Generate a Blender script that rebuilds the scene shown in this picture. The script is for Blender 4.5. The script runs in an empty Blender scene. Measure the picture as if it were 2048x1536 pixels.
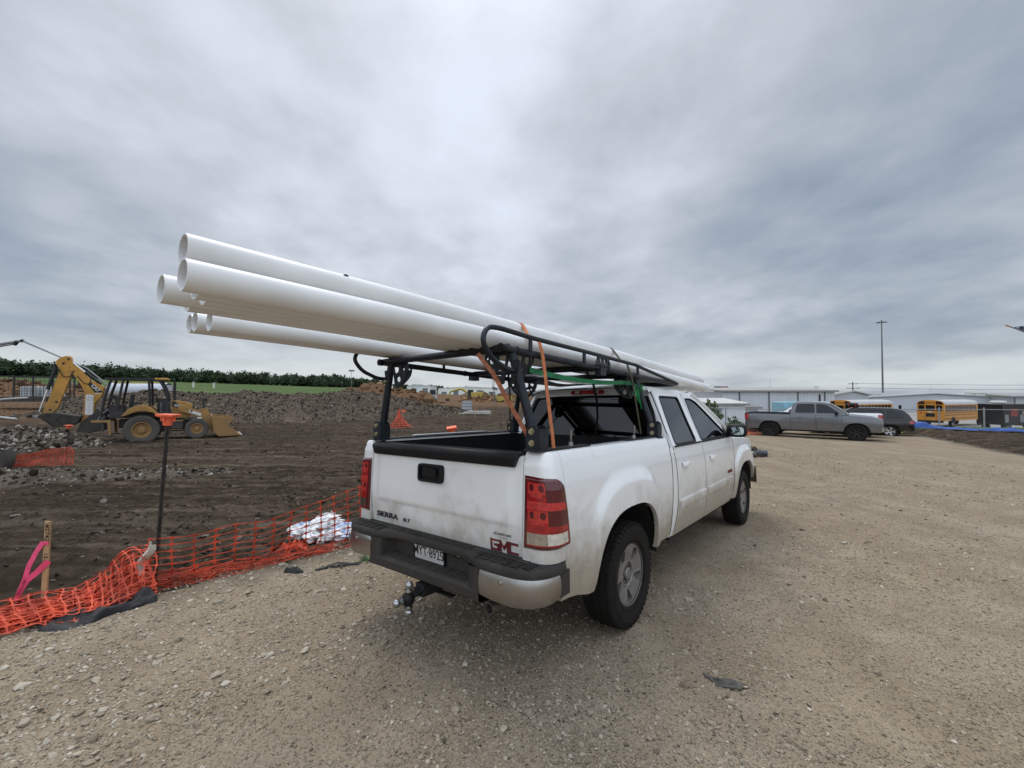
import bpy, bmesh, math, random
import numpy as np
from math import sin, cos, pi, radians, sqrt, atan2
from mathutils import Vector, Matrix, Euler
from mathutils.geometry import tessellate_polygon
random.seed(7); rng = np.random.default_rng(7)
scene = bpy.context.scene
COL = scene.collection
# ---------------------------------------------------------------- camera
CAM_H = 1.65
cam = bpy.data.cameras.new('camera'); cam_ob = bpy.data.objects.new('camera', cam); COL.objects.link(cam_ob)
cam.sensor_width = 36.0; cam.lens = 15.63; cam.clip_start = 0.05; cam.clip_end = 6000
cam_ob.location = (0, 0, CAM_H); cam_ob.rotation_euler = (pi/2 + 0.0225, 0, 0)
scene.camera = cam_ob
scene.view_settings.view_transform = 'Standard'; scene.view_settings.look = 'None'
scene.view_settings.exposure = 0.52; scene.view_settings.gamma = 1.0
scene.render.resolution_x = 1024; scene.render.resolution_y = 768
# ---------------------------------------------------------------- sky
SUN_EL, SUN_AZ = 60.0, -22.0        # azimuth from +Y (view direction), negative = left
world = bpy.data.worlds.new('World'); scene.world = world; world.use_nodes = True
def build_sky():
    nt = world.node_tree; N = nt.nodes; L = nt.links; N.clear()
    out = N.new('ShaderNodeOutputWorld'); bg = N.new('ShaderNodeBackground'); L.new(bg.outputs[0], out.inputs[0])
    bg.inputs[1].default_value = 0.1
    sky = N.new('ShaderNodeTexSky'); sky.sky_type = 'NISHITA'; sky.sun_disc = False
    sky.sun_elevation = radians(SUN_EL); sky.sun_rotation = radians(SUN_AZ)
    sky.altitude = 200; sky.air_density = 1.0; sky.dust_density = 2.0
    tc = N.new('ShaderNodeTexCoord'); sep = N.new('ShaderNodeSeparateXYZ'); L.new(tc.outputs['Generated'], sep.inputs[0])
    def m(op, a, b=None, clamp=False):
        n = N.new('ShaderNodeMath'); n.operation = op; n.use_clamp = clamp
        for i, s in enumerate((a, b)):
            if s is None: continue
            if isinstance(s, (int, float)): n.inputs[i].default_value = s
            else: L.new(s, n.inputs[i])
        return n.outputs[0]
    def mr(v, a, b, c, d, smooth=True):
        n = N.new('ShaderNodeMapRange'); n.interpolation_type = 'SMOOTHSTEP' if smooth else 'LINEAR'
        L.new(v, n.inputs[0])
        for i, s in enumerate((a, b, c, d)): n.inputs[i+1].default_value = s
        return n.outputs[0]
    X, Y, Z = sep.outputs
    zc = m('ADD', m('MAXIMUM', Z, 0.0), 0.17)
    px = m('DIVIDE', X, zc); py = m('DIVIDE', Y, zc)
    comb = N.new('ShaderNodeCombineXYZ'); L.new(px, comb.inputs[0]); L.new(m('MULTIPLY', py, SKY_STRETCH), comb.inputs[1])
    def noise(scale, detail, rough, dist, off, lac=2.0):
        n = N.new('ShaderNodeTexNoise'); n.inputs['Scale'].default_value = scale; n.inputs['Detail'].default_value = detail
        n.inputs['Roughness'].default_value = rough; n.inputs['Distortion'].default_value = dist; n.inputs['Lacunarity'].default_value = lac
        mp = N.new('ShaderNodeMapping'); mp.inputs['Location'].default_value = off; L.new(comb.outputs[0], mp.inputs[0]); L.new(mp.outputs[0], n.inputs['Vector'])
        return n.outputs['Fac']
    big = noise(0.75, 3, 0.45, 0.2, SKY_OFF[0])
    fine = noise(2.1, 6, 0.52, 0.15, SKY_OFF[1])
    wisps = noise(6.5, 5, 0.55, 0.1, SKY_OFF[2])
    c = m('ADD', m('ADD', m('MULTIPLY', big, 0.62), m('MULTIPLY', fine, 0.36)), m('MULTIPLY', wisps, 0.11))
    # the thin part of the cloud deck lies ahead and a little left, high up (where the sun stands)
    el = radians(36); az = radians(-9)
    sd = (sin(az)*cos(el), cos(az)*cos(el), sin(el))
    dot = m('ADD', m('ADD', m('MULTIPLY', X, sd[0]), m('MULTIPLY', Y, sd[1])), m('MULTIPLY', Z, sd[2]))
    glow = mr(dot, 0.60, 1.0, 0.0, 0.14)
    low = mr(Z, 0.05, 0.32, -0.085, 0.0)
    c = m('ADD', m('ADD', c, glow), low)
    t = mr(c, 0.415, 0.79, 0.0, 1.0, False)
    ramp = N.new('ShaderNodeValToRGB'); L.new(t, ramp.inputs[0]); r = ramp.color_ramp
    r.elements[0].position = 0.0; r.elements[0].color = (0.245, 0.298, 0.370, 1)
    r.elements[1].position = 1.0; r.elements[1].color = (0.70, 0.755, 0.86, 1)
    e = r.elements.new(0.30); e.color = (0.365, 0.408, 0.468, 1)
    e = r.elements.new(0.58); e.color = (0.50, 0.535, 0.59, 1)
    e = r.elements.new(0.78); e.color = (0.615, 0.655, 0.73, 1)
    # thin bright strip low over the horizon, under the far edge of the deck
    strip = m('MULTIPLY', mr(Z, 0.0, 0.02, 0.6, 1.0), mr(Z, 0.035, 0.14, 1.0, 0.0))
    mixs = N.new('ShaderNodeMix'); mixs.data_type = 'RGBA'
    sn = noise(0.9, 5, 0.55, 0.2, (7, 3, 0))
    L.new(m('MULTIPLY', strip, mr(sn, 0.35, 0.65, 0.35, 0.95)), mixs.inputs[0])
    L.new(ramp.outputs[0], mixs.inputs[6]); mixs.inputs[7].default_value = (0.60, 0.645, 0.67, 1)
    # gain added to the unseen dome overhead and behind the camera, lighting the truck
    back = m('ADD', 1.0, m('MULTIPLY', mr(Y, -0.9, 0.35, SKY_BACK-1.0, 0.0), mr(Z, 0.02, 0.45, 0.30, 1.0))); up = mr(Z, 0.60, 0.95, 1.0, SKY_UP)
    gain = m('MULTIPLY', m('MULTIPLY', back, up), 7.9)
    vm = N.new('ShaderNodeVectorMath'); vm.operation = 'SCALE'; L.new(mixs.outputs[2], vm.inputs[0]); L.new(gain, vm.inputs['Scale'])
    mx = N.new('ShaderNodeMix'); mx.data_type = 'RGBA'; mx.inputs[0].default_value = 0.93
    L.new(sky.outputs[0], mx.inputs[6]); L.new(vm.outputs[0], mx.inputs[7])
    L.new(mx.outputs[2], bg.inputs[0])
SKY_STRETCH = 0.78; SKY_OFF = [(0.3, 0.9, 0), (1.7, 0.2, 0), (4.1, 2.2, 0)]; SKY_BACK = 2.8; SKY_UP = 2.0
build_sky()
sun = bpy.data.lights.new('sun', 'SUN'); sun.energy = 1.0; sun.angle = radians(26); sun.color = (1.0, 0.96, 0.90)
sun_ob = bpy.data.objects.new('sun', sun); COL.objects.link(sun_ob)
_e, _a = radians(SUN_EL), radians(SUN_AZ)
sun_ob.rotation_euler = Vector((sin(_a)*cos(_e), cos(_a)*cos(_e), sin(_e))).to_track_quat('Z', 'Y').to_euler()
sun_ob.location = (0, 0, 60)
# ---------------------------------------------------------------- helpers
def smooth(a, b, x):
    t = np.clip((np.asarray(x, float)-a)/(b-a), 0, 1); return t*t*(3-2*t)
def lerp(a, b, t): return a+(b-a)*t
def interp(x, xs, ys): return float(np.interp(x, xs, ys))
class MB:
    """collects geometry for ONE mesh"""
    def __init__(s): s.v = []; s.f = []; s.m = []; s.k = 0
    def add(s, vs, fs):
        o = len(s.v); s.v += [tuple(map(float, p)) for p in vs]
        for f in fs: s.f.append(tuple(i+o for i in f)); s.m.append(s.k)
        return s
    def box(s, c, d, rot=None, taper=1.0):
        x, y, z = d[0]/2, d[1]/2, d[2]/2; t = taper
        vs = [(-x,-y,-z),(x,-y,-z),(x,y,-z),(-x,y,-z),(-x*t,-y*t,z),(x*t,-y*t,z),(x*t,y*t,z),(-x*t,y*t,z)]
        if rot is not None:
            R = rot if isinstance(rot, Matrix) else Euler(rot).to_matrix()
            vs = [tuple(R @ Vector(p)) for p in vs]
        vs = [(p[0]+c[0], p[1]+c[1], p[2]+c[2]) for p in vs]
        return s.add(vs, [(0,3,2,1),(4,5,6,7),(0,1,5,4),(1,2,6,5),(2,3,7,6),(3,0,4,7)])
    def tube(s, pts, r, n=10, cap=True, flat=1.0, closed=False, up=(0,0,1)):
        P = [Vector(p) for p in pts]; m = len(P); rs = r if isinstance(r, (list, tuple)) else [r]*m
        T = []
        for i in range(m):
            a = P[(i-1) % m] if (i > 0 or closed) else P[0]; b = P[(i+1) % m] if (i < m-1 or closed) else P[-1]
            T.append((b-a).normalized())
        u = Vector(up)
        if abs(u.dot(T[0])) > 0.95: u = Vector((1,0,0)) if abs(T[0].x) < .9 else Vector((0,1,0))
        nv = (u-T[0]*u.dot(T[0])).normalized(); vs = []
        for i in range(m):
            nv = (nv-T[i]*nv.dot(T[i])).normalized(); bv = T[i].cross(nv)
            for j in range(n):
                a = 2*pi*j/n; vs.append(P[i]+nv*(cos(a)*rs[i]*flat)+bv*(sin(a)*rs[i]))
        fs = []
        for i in range(m if closed else m-1):
            i2 = (i+1) % m
            for j in range(n): fs.append((i*n+j, i*n+(j+1) % n, i2*n+(j+1) % n, i2*n+j))
        if cap and not closed: fs.append(tuple(range(n-1,-1,-1))); fs.append(tuple((m-1)*n+j for j in range(n)))
        return s.add(vs, fs)
    def cyl(s, a, b, r, n=16, r2=None): return s.tube([a, b], [r, r if r2 is None else r2], n)
    def lathe(s, prof, n, fn, closed=False):
        """prof: (r, h); fn(r*cos, r*sin, h) -> xyz"""
        k = len(prof); vs = []
        for i in range(n):
            a = 2*pi*i/n
            for r, h in prof: vs.append(fn(r*cos(a), r*sin(a), h))
        fs = []
        for i in range(n):
            i2 = (i+1) % n
            for j in range(k if closed else k-1):
                j2 = (j+1) % k; fs.append((i*k+j, i2*k+j, i2*k+j2, i*k+j2))
        return s.add(vs, fs)
    def plate(s, outer, holes, fn, t0, t1):
        """flat plate with holes; fn(a, b, t) -> xyz"""
        loops = [list(outer)]+[list(h) for h in holes]
        tris = tessellate_polygon([[Vector((a, b, 0)) for a, b in l] for l in loops])
        flat = [p for l in loops for p in l]; n = len(flat)
        vs = [fn(a, b, t0) for a, b in flat]+[fn(a, b, t1) for a, b in flat]
        fs = [tuple(t) for t in tris]+[(c+n, b+n, a+n) for a, b, c in tris]
        o = 0
        for l in loops:
            k = len(l)
            for i in range(k): fs.append((o+i, o+(i+1) % k, o+(i+1) % k+n, o+i+n))
            o += k
        return s.add(vs, fs)
    def grid(s, nu, nv, fn, closeu=False):
        vs = [fn(i/(nu-1) if not closeu else i/nu, j/(nv-1)) for i in range(nu) for j in range(nv)]
        fs = []
        for i in range(nu if closeu else nu-1):
            i2 = (i+1) % nu
            for j in range(nv-1): fs.append((i*nv+j, i2*nv+j, i2*nv+j+1, i*nv+j+1))
        return s.add(vs, fs)
    def rows(s, R, closed=False):
        """R: list of columns, each an equal-length list of points"""
        k = len(R[0]); vs = [p for c in R for p in c]; n = len(R); fs = []
        for i in range(n if closed else n-1):
            i2 = (i+1) % n
            for j in range(k-1): fs.append((i*k+j, i2*k+j, i2*k+j+1, i*k+j+1))
        return s.add(vs, fs)
    def sphere(s, c, r, n=16, m=10):
        rx, ry, rz = (r, r, r) if isinstance(r, (int, float)) else r
        return s.grid(n, m, lambda u, v: (c[0]+rx*cos(2*pi*u)*sin(pi*(.001+v*.998)), c[1]+ry*sin(2*pi*u)*sin(pi*(.001+v*.998)), c[2]-rz*cos(pi*v)), closeu=True)
    def quad(s, a, b, c, d): return s.add([a, b, c, d], [(0,1,2,3)])
def mesh_of(mb, name, mats, ang=35, recalc=True):
    me = bpy.data.meshes.new(name); me.from_pydata(mb.v, [], mb.f)
    for m in (mats if isinstance(mats, (list, tuple)) else [mats]): me.materials.append(m)
    me.polygons.foreach_set('material_index', mb.m)
    if recalc:
        bm = bmesh.new(); bm.from_mesh(me); bmesh.ops.recalc_face_normals(bm, faces=bm.faces); bm.to_mesh(me); bm.free()
    if ang:
        me.polygons.foreach_set('use_smooth', [True]*len(me.polygons)); me.set_sharp_from_angle(angle=radians(ang))
    me.update(); return me
def part(mb, name, mats, parent, ang=35, bevel=0, label=None, recalc=True):
    o = bpy.data.objects.new(name, mesh_of(mb, name, mats, ang, recalc)); COL.objects.link(o)
    if parent is not None: o.parent = parent
    if bevel:
        b = o.modifiers.new('bevel', 'BEVEL'); b.width = bevel; b.segments = 2; b.limit_method = 'ANGLE'; b.angle_limit = radians(40)
        b.harden_normals = False
    if label: o['label'] = label
    return o
def tag(o, label, cat, group=None):
    o['label'] = label; o['category'] = cat
    if group: o['group'] = group
    return o
def single(mb, name, mats, label, cat, group=None, mw=None, **k):
    o = part(mb, name, mats, None, **k); tag(o, label, cat, group)
    if mw is not None: o.matrix_world = mw
    return o
def thing(name, label, cat, mw=None, group=None):
    o = bpy.data.objects.new(name, None); COL.objects.link(o); o.empty_display_size = .2
    if mw is not None: o.matrix_world = mw
    return tag(o, label, cat, group)
def structure(mb, name, mats, **k):
    o = part(mb, name, mats, None, **k); o['kind'] = 'structure'; return o
def dup(root, mw, label=None, group=None):
    r = root.copy(); COL.objects.link(r); r.matrix_world = mw
    if label: r['label'] = label
    if group: r['group'] = group
    for ch in list(root.children):
        c = ch.copy(); COL.objects.link(c); c.parent = r
        for g in list(ch.children):
            d = g.copy(); COL.objects.link(d); d.parent = c
    return r
def place(x, y, z, heading):
    """things built with +X forward, Z up; heading in degrees counter-clockwise from world +X"""
    return Matrix.Translation((x, y, z)) @ Matrix.Rotation(radians(heading), 4, 'Z')
def text_obj(s, name, mat, parent, mw, size, extr=.002, shear=0, offset=0, sx=1.0, align='CENTER', space=1.0):
    cu = bpy.data.curves.new('t', 'FONT'); cu.body = s; cu.size = size; cu.extrude = extr; cu.shear = shear; cu.offset = offset
    cu.align_x = align; cu.align_y = 'CENTER'; cu.space_character = space; cu.resolution_u = 3
    t = bpy.data.objects.new('t', cu); COL.objects.link(t); bpy.context.view_layer.update()
    me = bpy.data.meshes.new_from_object(t.evaluated_get(bpy.context.evaluated_depsgraph_get()))
    bpy.data.objects.remove(t); bpy.data.curves.remove(cu)
    me.transform(mw @ Matrix.Diagonal((sx, 1, 1, 1))); me.materials.clear(); me.materials.append(mat); me.name = name
    o = bpy.data.objects.new(name, me); COL.objects.link(o); o.parent = parent
    return o
def frame(o, xdir, ydir):
    """matrix that lays text with its baseline along xdir and its up along ydir at o"""
    x = Vector(xdir).normalized(); y = Vector(ydir); y = (y-x*y.dot(x)).normalized(); z = x.cross(y)
    return Matrix(((x.x,y.x,z.x,o[0]),(x.y,y.y,z.y,o[1]),(x.z,y.z,z.z,o[2]),(0,0,0,1)))
def circle(cx, cy, r, n=16, sx=1, sy=1, rot=0): return [(cx+r*sx*cos(2*pi*i/n+rot), cy+r*sy*sin(2*pi*i/n+rot)) for i in range(n)]
def rrect(cx, cy, w, h, r, n=4):
    out = []
    for qx, qy, a0 in ((1,1,0),(-1,1,90),(-1,-1,180),(1,-1,270)):
        for i in range(n+1):
            a = radians(a0+90*i/n); out.append((cx+qx*(w/2-r)+r*cos(a), cy+qy*(h/2-r)+r*sin(a)))
    return out
def roundpoly(P, r, n=4):
    """polygon with its corners rounded"""
    out = []; k = len(P)
    for i in range(k):
        a, b, c = Vector(P[i-1]), Vector(P[i]), Vector(P[(i+1) % k]); d1 = (a-b); d2 = (c-b)
        rr = min(r, d1.length*.45, d2.length*.45); p = b+d1.normalized()*rr; q = b+d2.normalized()*rr
        for j in range(n+1):
            t = j/n; w = p*(1-t)**2+b*2*t*(1-t)+q*t*t; out.append((w.x, w.y))
    return out
def bend(P, r=.1, n=5):
    """3D polyline with rounded corners"""
    P = [Vector(p) for p in P]; out = [P[0]]
    for i in range(1, len(P)-1):
        a, b, c = P[i-1], P[i], P[i+1]; rr = min(r, (a-b).length*.48, (c-b).length*.48)
        p = b+(a-b).normalized()*rr; q = b+(c-b).normalized()*rr
        for j in range(n+1):
            t = j/n; out.append(p*(1-t)**2+b*2*t*(1-t)+q*t*t)
    return out+[P[-1]]
# ---------------------------------------------------------------- numeric noise
def vnoise(x, y, seed=0):
    xi = np.floor(x).astype(np.int64); yi = np.floor(y).astype(np.int64); fx = x-xi; fy = y-yi
    fx = fx*fx*(3-2*fx); fy = fy*fy*(3-2*fy)
    def h(a, b):
        n = (a*374761393+b*668265263+seed*1274126177) & 0xffffffff
        n = ((n ^ (n >> 13))*1274126177) & 0xffffffff; n = (n ^ (n >> 16)) & 0xffff
        return n/65535.0
    return (h(xi, yi)*(1-fx)+h(xi+1, yi)*fx)*(1-fy)+(h(xi, yi+1)*(1-fx)+h(xi+1, yi+1)*fx)*fy
def fbm(x, y, oct=4, seed=0, gain=.5):
    s = 0; a = 1; t = 0
    for i in range(oct): s = s+a*vnoise(x*2**i+i*17.3, y*2**i-i*9.1, seed+i); t += a; a *= gain
    return s/t
# ---------------------------------------------------------------- materials
def pm(name, base, rough=.5, metal=0., var=.08, vs=6., bump=0., bs=60., coat=0., spec=.5, dirt=None, rvar=0., coords='Object', trans=None):
    """procedural Principled material. dirt = (colour, amount, scale, z-full, z-none): a film of mud thrown up from below"""
    mt = bpy.data.materials.new(name); mt.use_nodes = True; nt = mt.node_tree; N = nt.nodes; L = nt.links
    b = N['Principled BSDF']; tc = N.new('ShaderNodeTexCoord')
    def noise(sc, det=5, ro=.55, dist=0.):
        n = N.new('ShaderNodeTexNoise'); n.inputs['Scale'].default_value = sc; n.inputs['Detail'].default_value = det
        n.inputs['Roughness'].default_value = ro; n.inputs['Distortion'].default_value = dist; L.new(tc.outputs[coords], n.inputs['Vector']); return n.outputs['Fac']
    def mth(op, a, c, cl=False):
        n = N.new('ShaderNodeMath'); n.operation = op; n.use_clamp = cl
        for i, s in enumerate((a, c)):
            if isinstance(s, (int, float)): n.inputs[i].default_value = s
            else: L.new(s, n.inputs[i])
        return n.outputs[0]
    def mix(f, a, c):
        n = N.new('ShaderNodeMix'); n.data_type = 'RGBA'
        if isinstance(f, (int, float)): n.inputs[0].default_value = f
        else: L.new(f, n.inputs[0])
        for i, s in ((6, a), (7, c)):
            if isinstance(s, tuple): n.inputs[i].default_value = (*s[:3], 1)
            else: L.new(s, n.inputs[i])
        return n.outputs[2]
    def mrange(v, a, c, d=0., e=1.):
        n = N.new('ShaderNodeMapRange'); L.new(v, n.inputs[0])
        for i, s in enumerate((a, c, d, e)): n.inputs[i+1].default_value = s
        return n.outputs[0]
    nf = noise(vs)
    lo = tuple(c*(1-var*1.6) for c in base); hi = tuple(min(1, c*(1+var*1.6)) for c in base)
    col = mix(mrange(nf, .3, .7), lo, hi); rv = rough
    if rvar: rv = mth('ADD', rough-rvar, mth('MULTIPLY', noise(vs*2.3), 2*rvar), True)
    if dirt:
        dc, amt, dsc, zf, zn = dirt
        sep = N.new('ShaderNodeSeparateXYZ'); L.new(tc.outputs[coords], sep.inputs[0])
        grad = mrange(sep.outputs[2], zf, zn, 1., 0.)
        n1 = noise(dsc, 8, .62, .6); n2 = noise(dsc*5, 6, .7)
        k = mth('ADD', mth('MULTIPLY', grad, 1.45), mth('MULTIPLY', mth('SUBTRACT', n1, .5), 1.5)); k = mth('ADD', k, mth('MULTIPLY', mth('SUBTRACT', n2, .5), .7))
        k = mth('MULTIPLY', mrange(k, .12, .95), amt, True)
        col = mix(k, col, mix(n2, tuple(c*.75 for c in dc), tuple(c*1.2 for c in dc)))
        rv = mth('ADD', rv, mth('MULTIPLY', k, .5), True)
        if coat: L.new(mth('MULTIPLY', mth('SUBTRACT', 1., k), coat, True), b.inputs['Coat Weight'])
    elif coat: b.inputs['Coat Weight'].default_value = coat
    b.inputs['Coat Roughness'].default_value = .08
    L.new(col, b.inputs['Base Color']); b.inputs['Metallic'].default_value = metal; b.inputs['Specular IOR Level'].default_value = spec
    if isinstance(rv, (int, float)): b.inputs['Roughness'].default_value = rv
    else: L.new(rv, b.inputs['Roughness'])
    if trans: b.inputs['Transmission Weight'].default_value = trans
    if bump:
        bn = N.new('ShaderNodeBump'); bn.inputs['Strength'].default_value = bump; bn.inputs['Distance'].default_value = .01
        L.new(noise(bs, 4, .6), bn.inputs['Height']); L.new(bn.outputs[0], b.inputs['Normal'])
    return mt
def glassmat(name, tint, refl=1.0, rough=.02):
    mt = bpy.data.materials.new(name); mt.use_nodes = True; nt = mt.node_tree; N = nt.nodes; L = nt.links; N.clear()
    out = N.new('ShaderNodeOutputMaterial'); tr = N.new('ShaderNodeBsdfTransparent'); tr.inputs[0].default_value = (*tint, 1)
    gl = N.new('ShaderNodeBsdfGlossy'); gl.inputs['Roughness'].default_value = rough; gl.inputs['Color'].default_value = (.9*refl, .95*refl, refl, 1)
    fr = N.new('ShaderNodeFresnel'); fr.inputs[0].default_value = 1.5; mx = N.new('ShaderNodeMixShader')
    L.new(fr.outputs[0], mx.inputs[0]); L.new(tr.outputs[0], mx.inputs[1]); L.new(gl.outputs[0], mx.inputs[2]); L.new(mx.outputs[0], out.inputs[0])
    return mt
DIRT = (.30, .25, .19)
M_WHITE = pm('white_paint', (.84, .84, .83), .24, 0, .012, 3, coat=.8, dirt=((.36,.305,.225), .95, 2.6, .40, 1.10))
M_WHITE_ROOF = pm('white_paint_clean', (.84, .84, .83), .25, 0, .015, 3, coat=.6)
M_BLACK_PL = pm('black_plastic', (.007, .0075, .008), .5, 0, .25, 9, bump=.15, bs=300, rvar=.12, spec=.28)
M_BLACK_STEP = pm('bumper_black', (.011, .0115, .0125), .55, 0, .3, 7, bump=.2, bs=250, rvar=.1, spec=.3, dirt=((.16,.135,.105), .22, 4, .3, 1.2))
M_DARK = pm('underside_dark', (.012, .011, .010), .85, 0, .3, 5)
M_LINER = pm('bed_liner', (.008, .0085, .009), .7, 0, .2, 8, bump=.3, bs=200, spec=.25)
M_CHROME = pm('bumper_chrome', (.50, .49, .48), .16, 1., .06, 6, rvar=.08, dirt=((.22,.185,.145), .55, 3, .38, .85))
M_CHROME_CL = pm('chrome_clean', (.72, .72, .72), .14, 1., .04, 8)
M_RIM = pm('rim_aluminium', (.40, .385, .37), .36, .85, .1, 10, rvar=.08, dirt=((.20,.17,.14), .55, 8, .2, 1.0))
M_RUBBER = pm('tyre_rubber', (.0065, .0065, .0065), .75, 0, .25, 10, bump=.2, bs=120, spec=.16, dirt=((.09,.076,.058), .13, 6, -.2, 1.0))
M_RED_LENS = pm('red_lens', (.30, .008, .010), .12, 0, .15, 30, coat=.8)
M_RED_DEEP = pm('red_lens_dark', (.085, .004, .008), .12, 0, .1, 30, coat=.8)
M_RED_BRIGHT = pm('red_reflector', (.48, .018, .012), .22, 0, .2, 60, bump=.5, bs=160, coat=.5)
M_CLEAR_LENS = pm('clear_lens', (.62, .58, .50), .18, .1, .15, 40, bump=.3, bs=120, coat=.6)
M_SILVER = pm('lamp_reflector', (.6, .6, .6), .15, 1, .1, 30)
M_RACK = pm('rack_black_paint', (.011, .015, .021), .40, 0, .3, 12, bump=.06, bs=200, rvar=.1, spec=.36)
M_ZINC = pm('zinc_bolt', (.50, .42, .28), .35, .9, .15, 60)
M_STEEL = pm('steel', (.42, .42, .42), .3, 1, .1, 30, rvar=.1)
M_PVC = pm('white_pvc', (.76, .755, .74), .36, 0, .05, 3, rvar=.1, spec=.4)
M_GLASS_DARK = glassmat('tinted_glass', (.009, .010, .011), 1.0)
M_GLASS = glassmat('window_glass', (.40, .46, .44), 1.0)
M_INTERIOR = pm('interior_grey', (.035, .035, .037), .8, 0, .15, 10)
# ================================================================ ground
LOT = [(-30,-30),(-12,-7),(-5.6,1.5),(-3.9,3.37),(-3.28,4.05),(-2.3,5.05),(-1.9,5.5),(2.0,10.6),(7.0,17.0),(12.6,24.6),(14.5,28.0),(20,31.0),(24.0,29.5),(23.8,26.0),(21.5,21.5),(18.2,15.4),(19.5,9.0),(34,2),(36,-30)]
def poly_sd(x, y, P):
    x = np.asarray(x, float); y = np.asarray(y, float); d = np.full(x.shape, 1e18); ins = np.zeros(x.shape, bool)
    for i in range(len(P)):
        ax, ay = P[i-1]; bx_, by_ = P[i]; ex, ey = bx_-ax, by_-ay
        t = np.clip(((x-ax)*ex+(y-ay)*ey)/(ex*ex+ey*ey), 0, 1)
        d = np.minimum(d, (x-ax-t*ex)**2+(y-ay-t*ey)**2)
        c = (ay > y) != (by_ > y)
        with np.errstate(divide='ignore', invalid='ignore'): xi = ax+(y-ay)*ex/(ey if ey else 1e-9)
        ins ^= c & (x < xi)
    return np.where(ins, 1, -1)*np.sqrt(d)
def lot_z(x, y): return np.where(y < 8, -.0365*y, -.292-.018*(y-8))-.14*smooth(11, 18, x)*smooth(10, 18, y)
def dirt_z(x, y):
    z = -.27-.25*smooth(4.5, 12, y)+.15*smooth(25, 50, y)
    rise = .008*np.maximum(0, y-60)*(1-smooth(8, 40, x)); z = z+np.minimum(rise, 3.5)
    z = z+.04*np.maximum(0, -x-20)*smooth(14, 24, y)
    return z-1.75*smooth(27, 46, y)*smooth(6, 22, x)
def ground_base(x, y):
    x = np.asarray(x, float); y = np.asarray(y, float)
    sd = poly_sd(x, y, LOT); k = smooth(-.75, .05, sd)
    return lot_z(x, y)*k+dirt_z(x, y)*(1-k), sd
TRUCK_PADS = []
def relief(x, y, sd):
    r = np.hypot(x, y)
    lot = .014*(fbm(x*1.3, y*1.3, 3, 11)-.5)+.010*(fbm(x*7, y*7, 2, 12)-.5)+.010*(fbm(x*22, y*22, 2, 13)-.5)*(1-smooth(8, 20, r))
    # tracked soil: long low ruts roughly along the boundary of the site, crumbled by coarse clods
    a = radians(8); u = x*cos(a)+y*sin(a); v = -x*sin(a)+y*cos(a)
    dirt = .10*(fbm(u*.10, v*.9, 3, 21)-.5)+.06*(fbm(u*.5, v*2.6, 3, 22)-.5)+.15*(fbm(x*2.2, y*4.6, 4, 23, .6)-.5)*(1-smooth(50, 90, r))+.05*(fbm(x*7.5, y*13, 2, 24)-.5)*(1-smooth(14, 30, r))
    k = smooth(-.5, .1, sd+.25*(fbm(x*1.5, y*1.5, 3, 5)-.5)); far = 1-smooth(70, 140, r)
    return lot*k+dirt*(1-k)*far
def gz(x, y):
    z, sd = ground_base(np.array([x]), np.array([y])); return float((z+relief(np.array([x]), np.array([y]), sd))[0])
def _ss(a, b, x): t = min(1., max(0., (x-a)/(b-a))); return t*t*(3-2*t)
def gz0(x, y):
    d = 1e18; ins = False
    for i in range(len(LOT)):
        ax, ay = LOT[i-1]; qx, qy = LOT[i]; ex, ey = qx-ax, qy-ay; t = min(1., max(0., ((x-ax)*ex+(y-ay)*ey)/(ex*ex+ey*ey))); d = min(d, (x-ax-t*ex)**2+(y-ay-t*ey)**2)
        if (ay > y) != (qy > y) and x < ax+(y-ay)*ex/ey: ins = not ins
    k = _ss(-.75, .05, math.sqrt(d)*(1 if ins else -1)); l = (-.0365*y if y < 8 else -.292-.018*(y-8))-.14*_ss(11, 18, x)*_ss(10, 18, y)
    z = -.27-.25*_ss(4.5, 12, y)+.15*_ss(25, 50, y)+min(.008*max(0, y-60)*(1-_ss(8, 40, x)), 3.5)+.04*max(0, -x-20)*_ss(14, 24, y)-1.75*_ss(27, 46, y)*_ss(6, 22, x)
    return l*k+z*(1-k)
def field_obj(name, V, F, mats, attrs, kind='structure', flat=False):
    me = bpy.data.meshes.new(name); used = np.unique(F); idx = np.full(len(V), -1); idx[used] = np.arange(len(used))
    v = V[used]; f = idx[F]; k = f.shape[1]
    me.vertices.add(len(v)); me.vertices.foreach_set('co', v.ravel().astype(np.float32)); me.loops.add(f.size); me.loops.foreach_set('vertex_index', f.ravel().astype(np.int32))
    me.polygons.add(len(f)); me.polygons.foreach_set('loop_start', np.arange(0, f.size, k, dtype=np.int32)); me.polygons.foreach_set('loop_total', np.full(len(f), k, np.int32))
    for n, d in attrs.items():
        a = me.attributes.new(n, 'FLOAT', 'POINT'); a.data.foreach_set('value', d[used].astype(np.float32))
    me.materials.append(mats); me.update(calc_edges=True); me.validate()
    if flat: me.polygons.foreach_set('use_smooth', [False]*len(me.polygons))
    o = bpy.data.objects.new(name, me); COL.objects.link(o)
    if kind: o['kind'] = kind
    return o
def nodes(name):
    mt = bpy.data.materials.new(name); mt.use_nodes = True; nt = mt.node_tree; return mt, nt.nodes, nt.links, nt.nodes['Principled BSDF']
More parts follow.
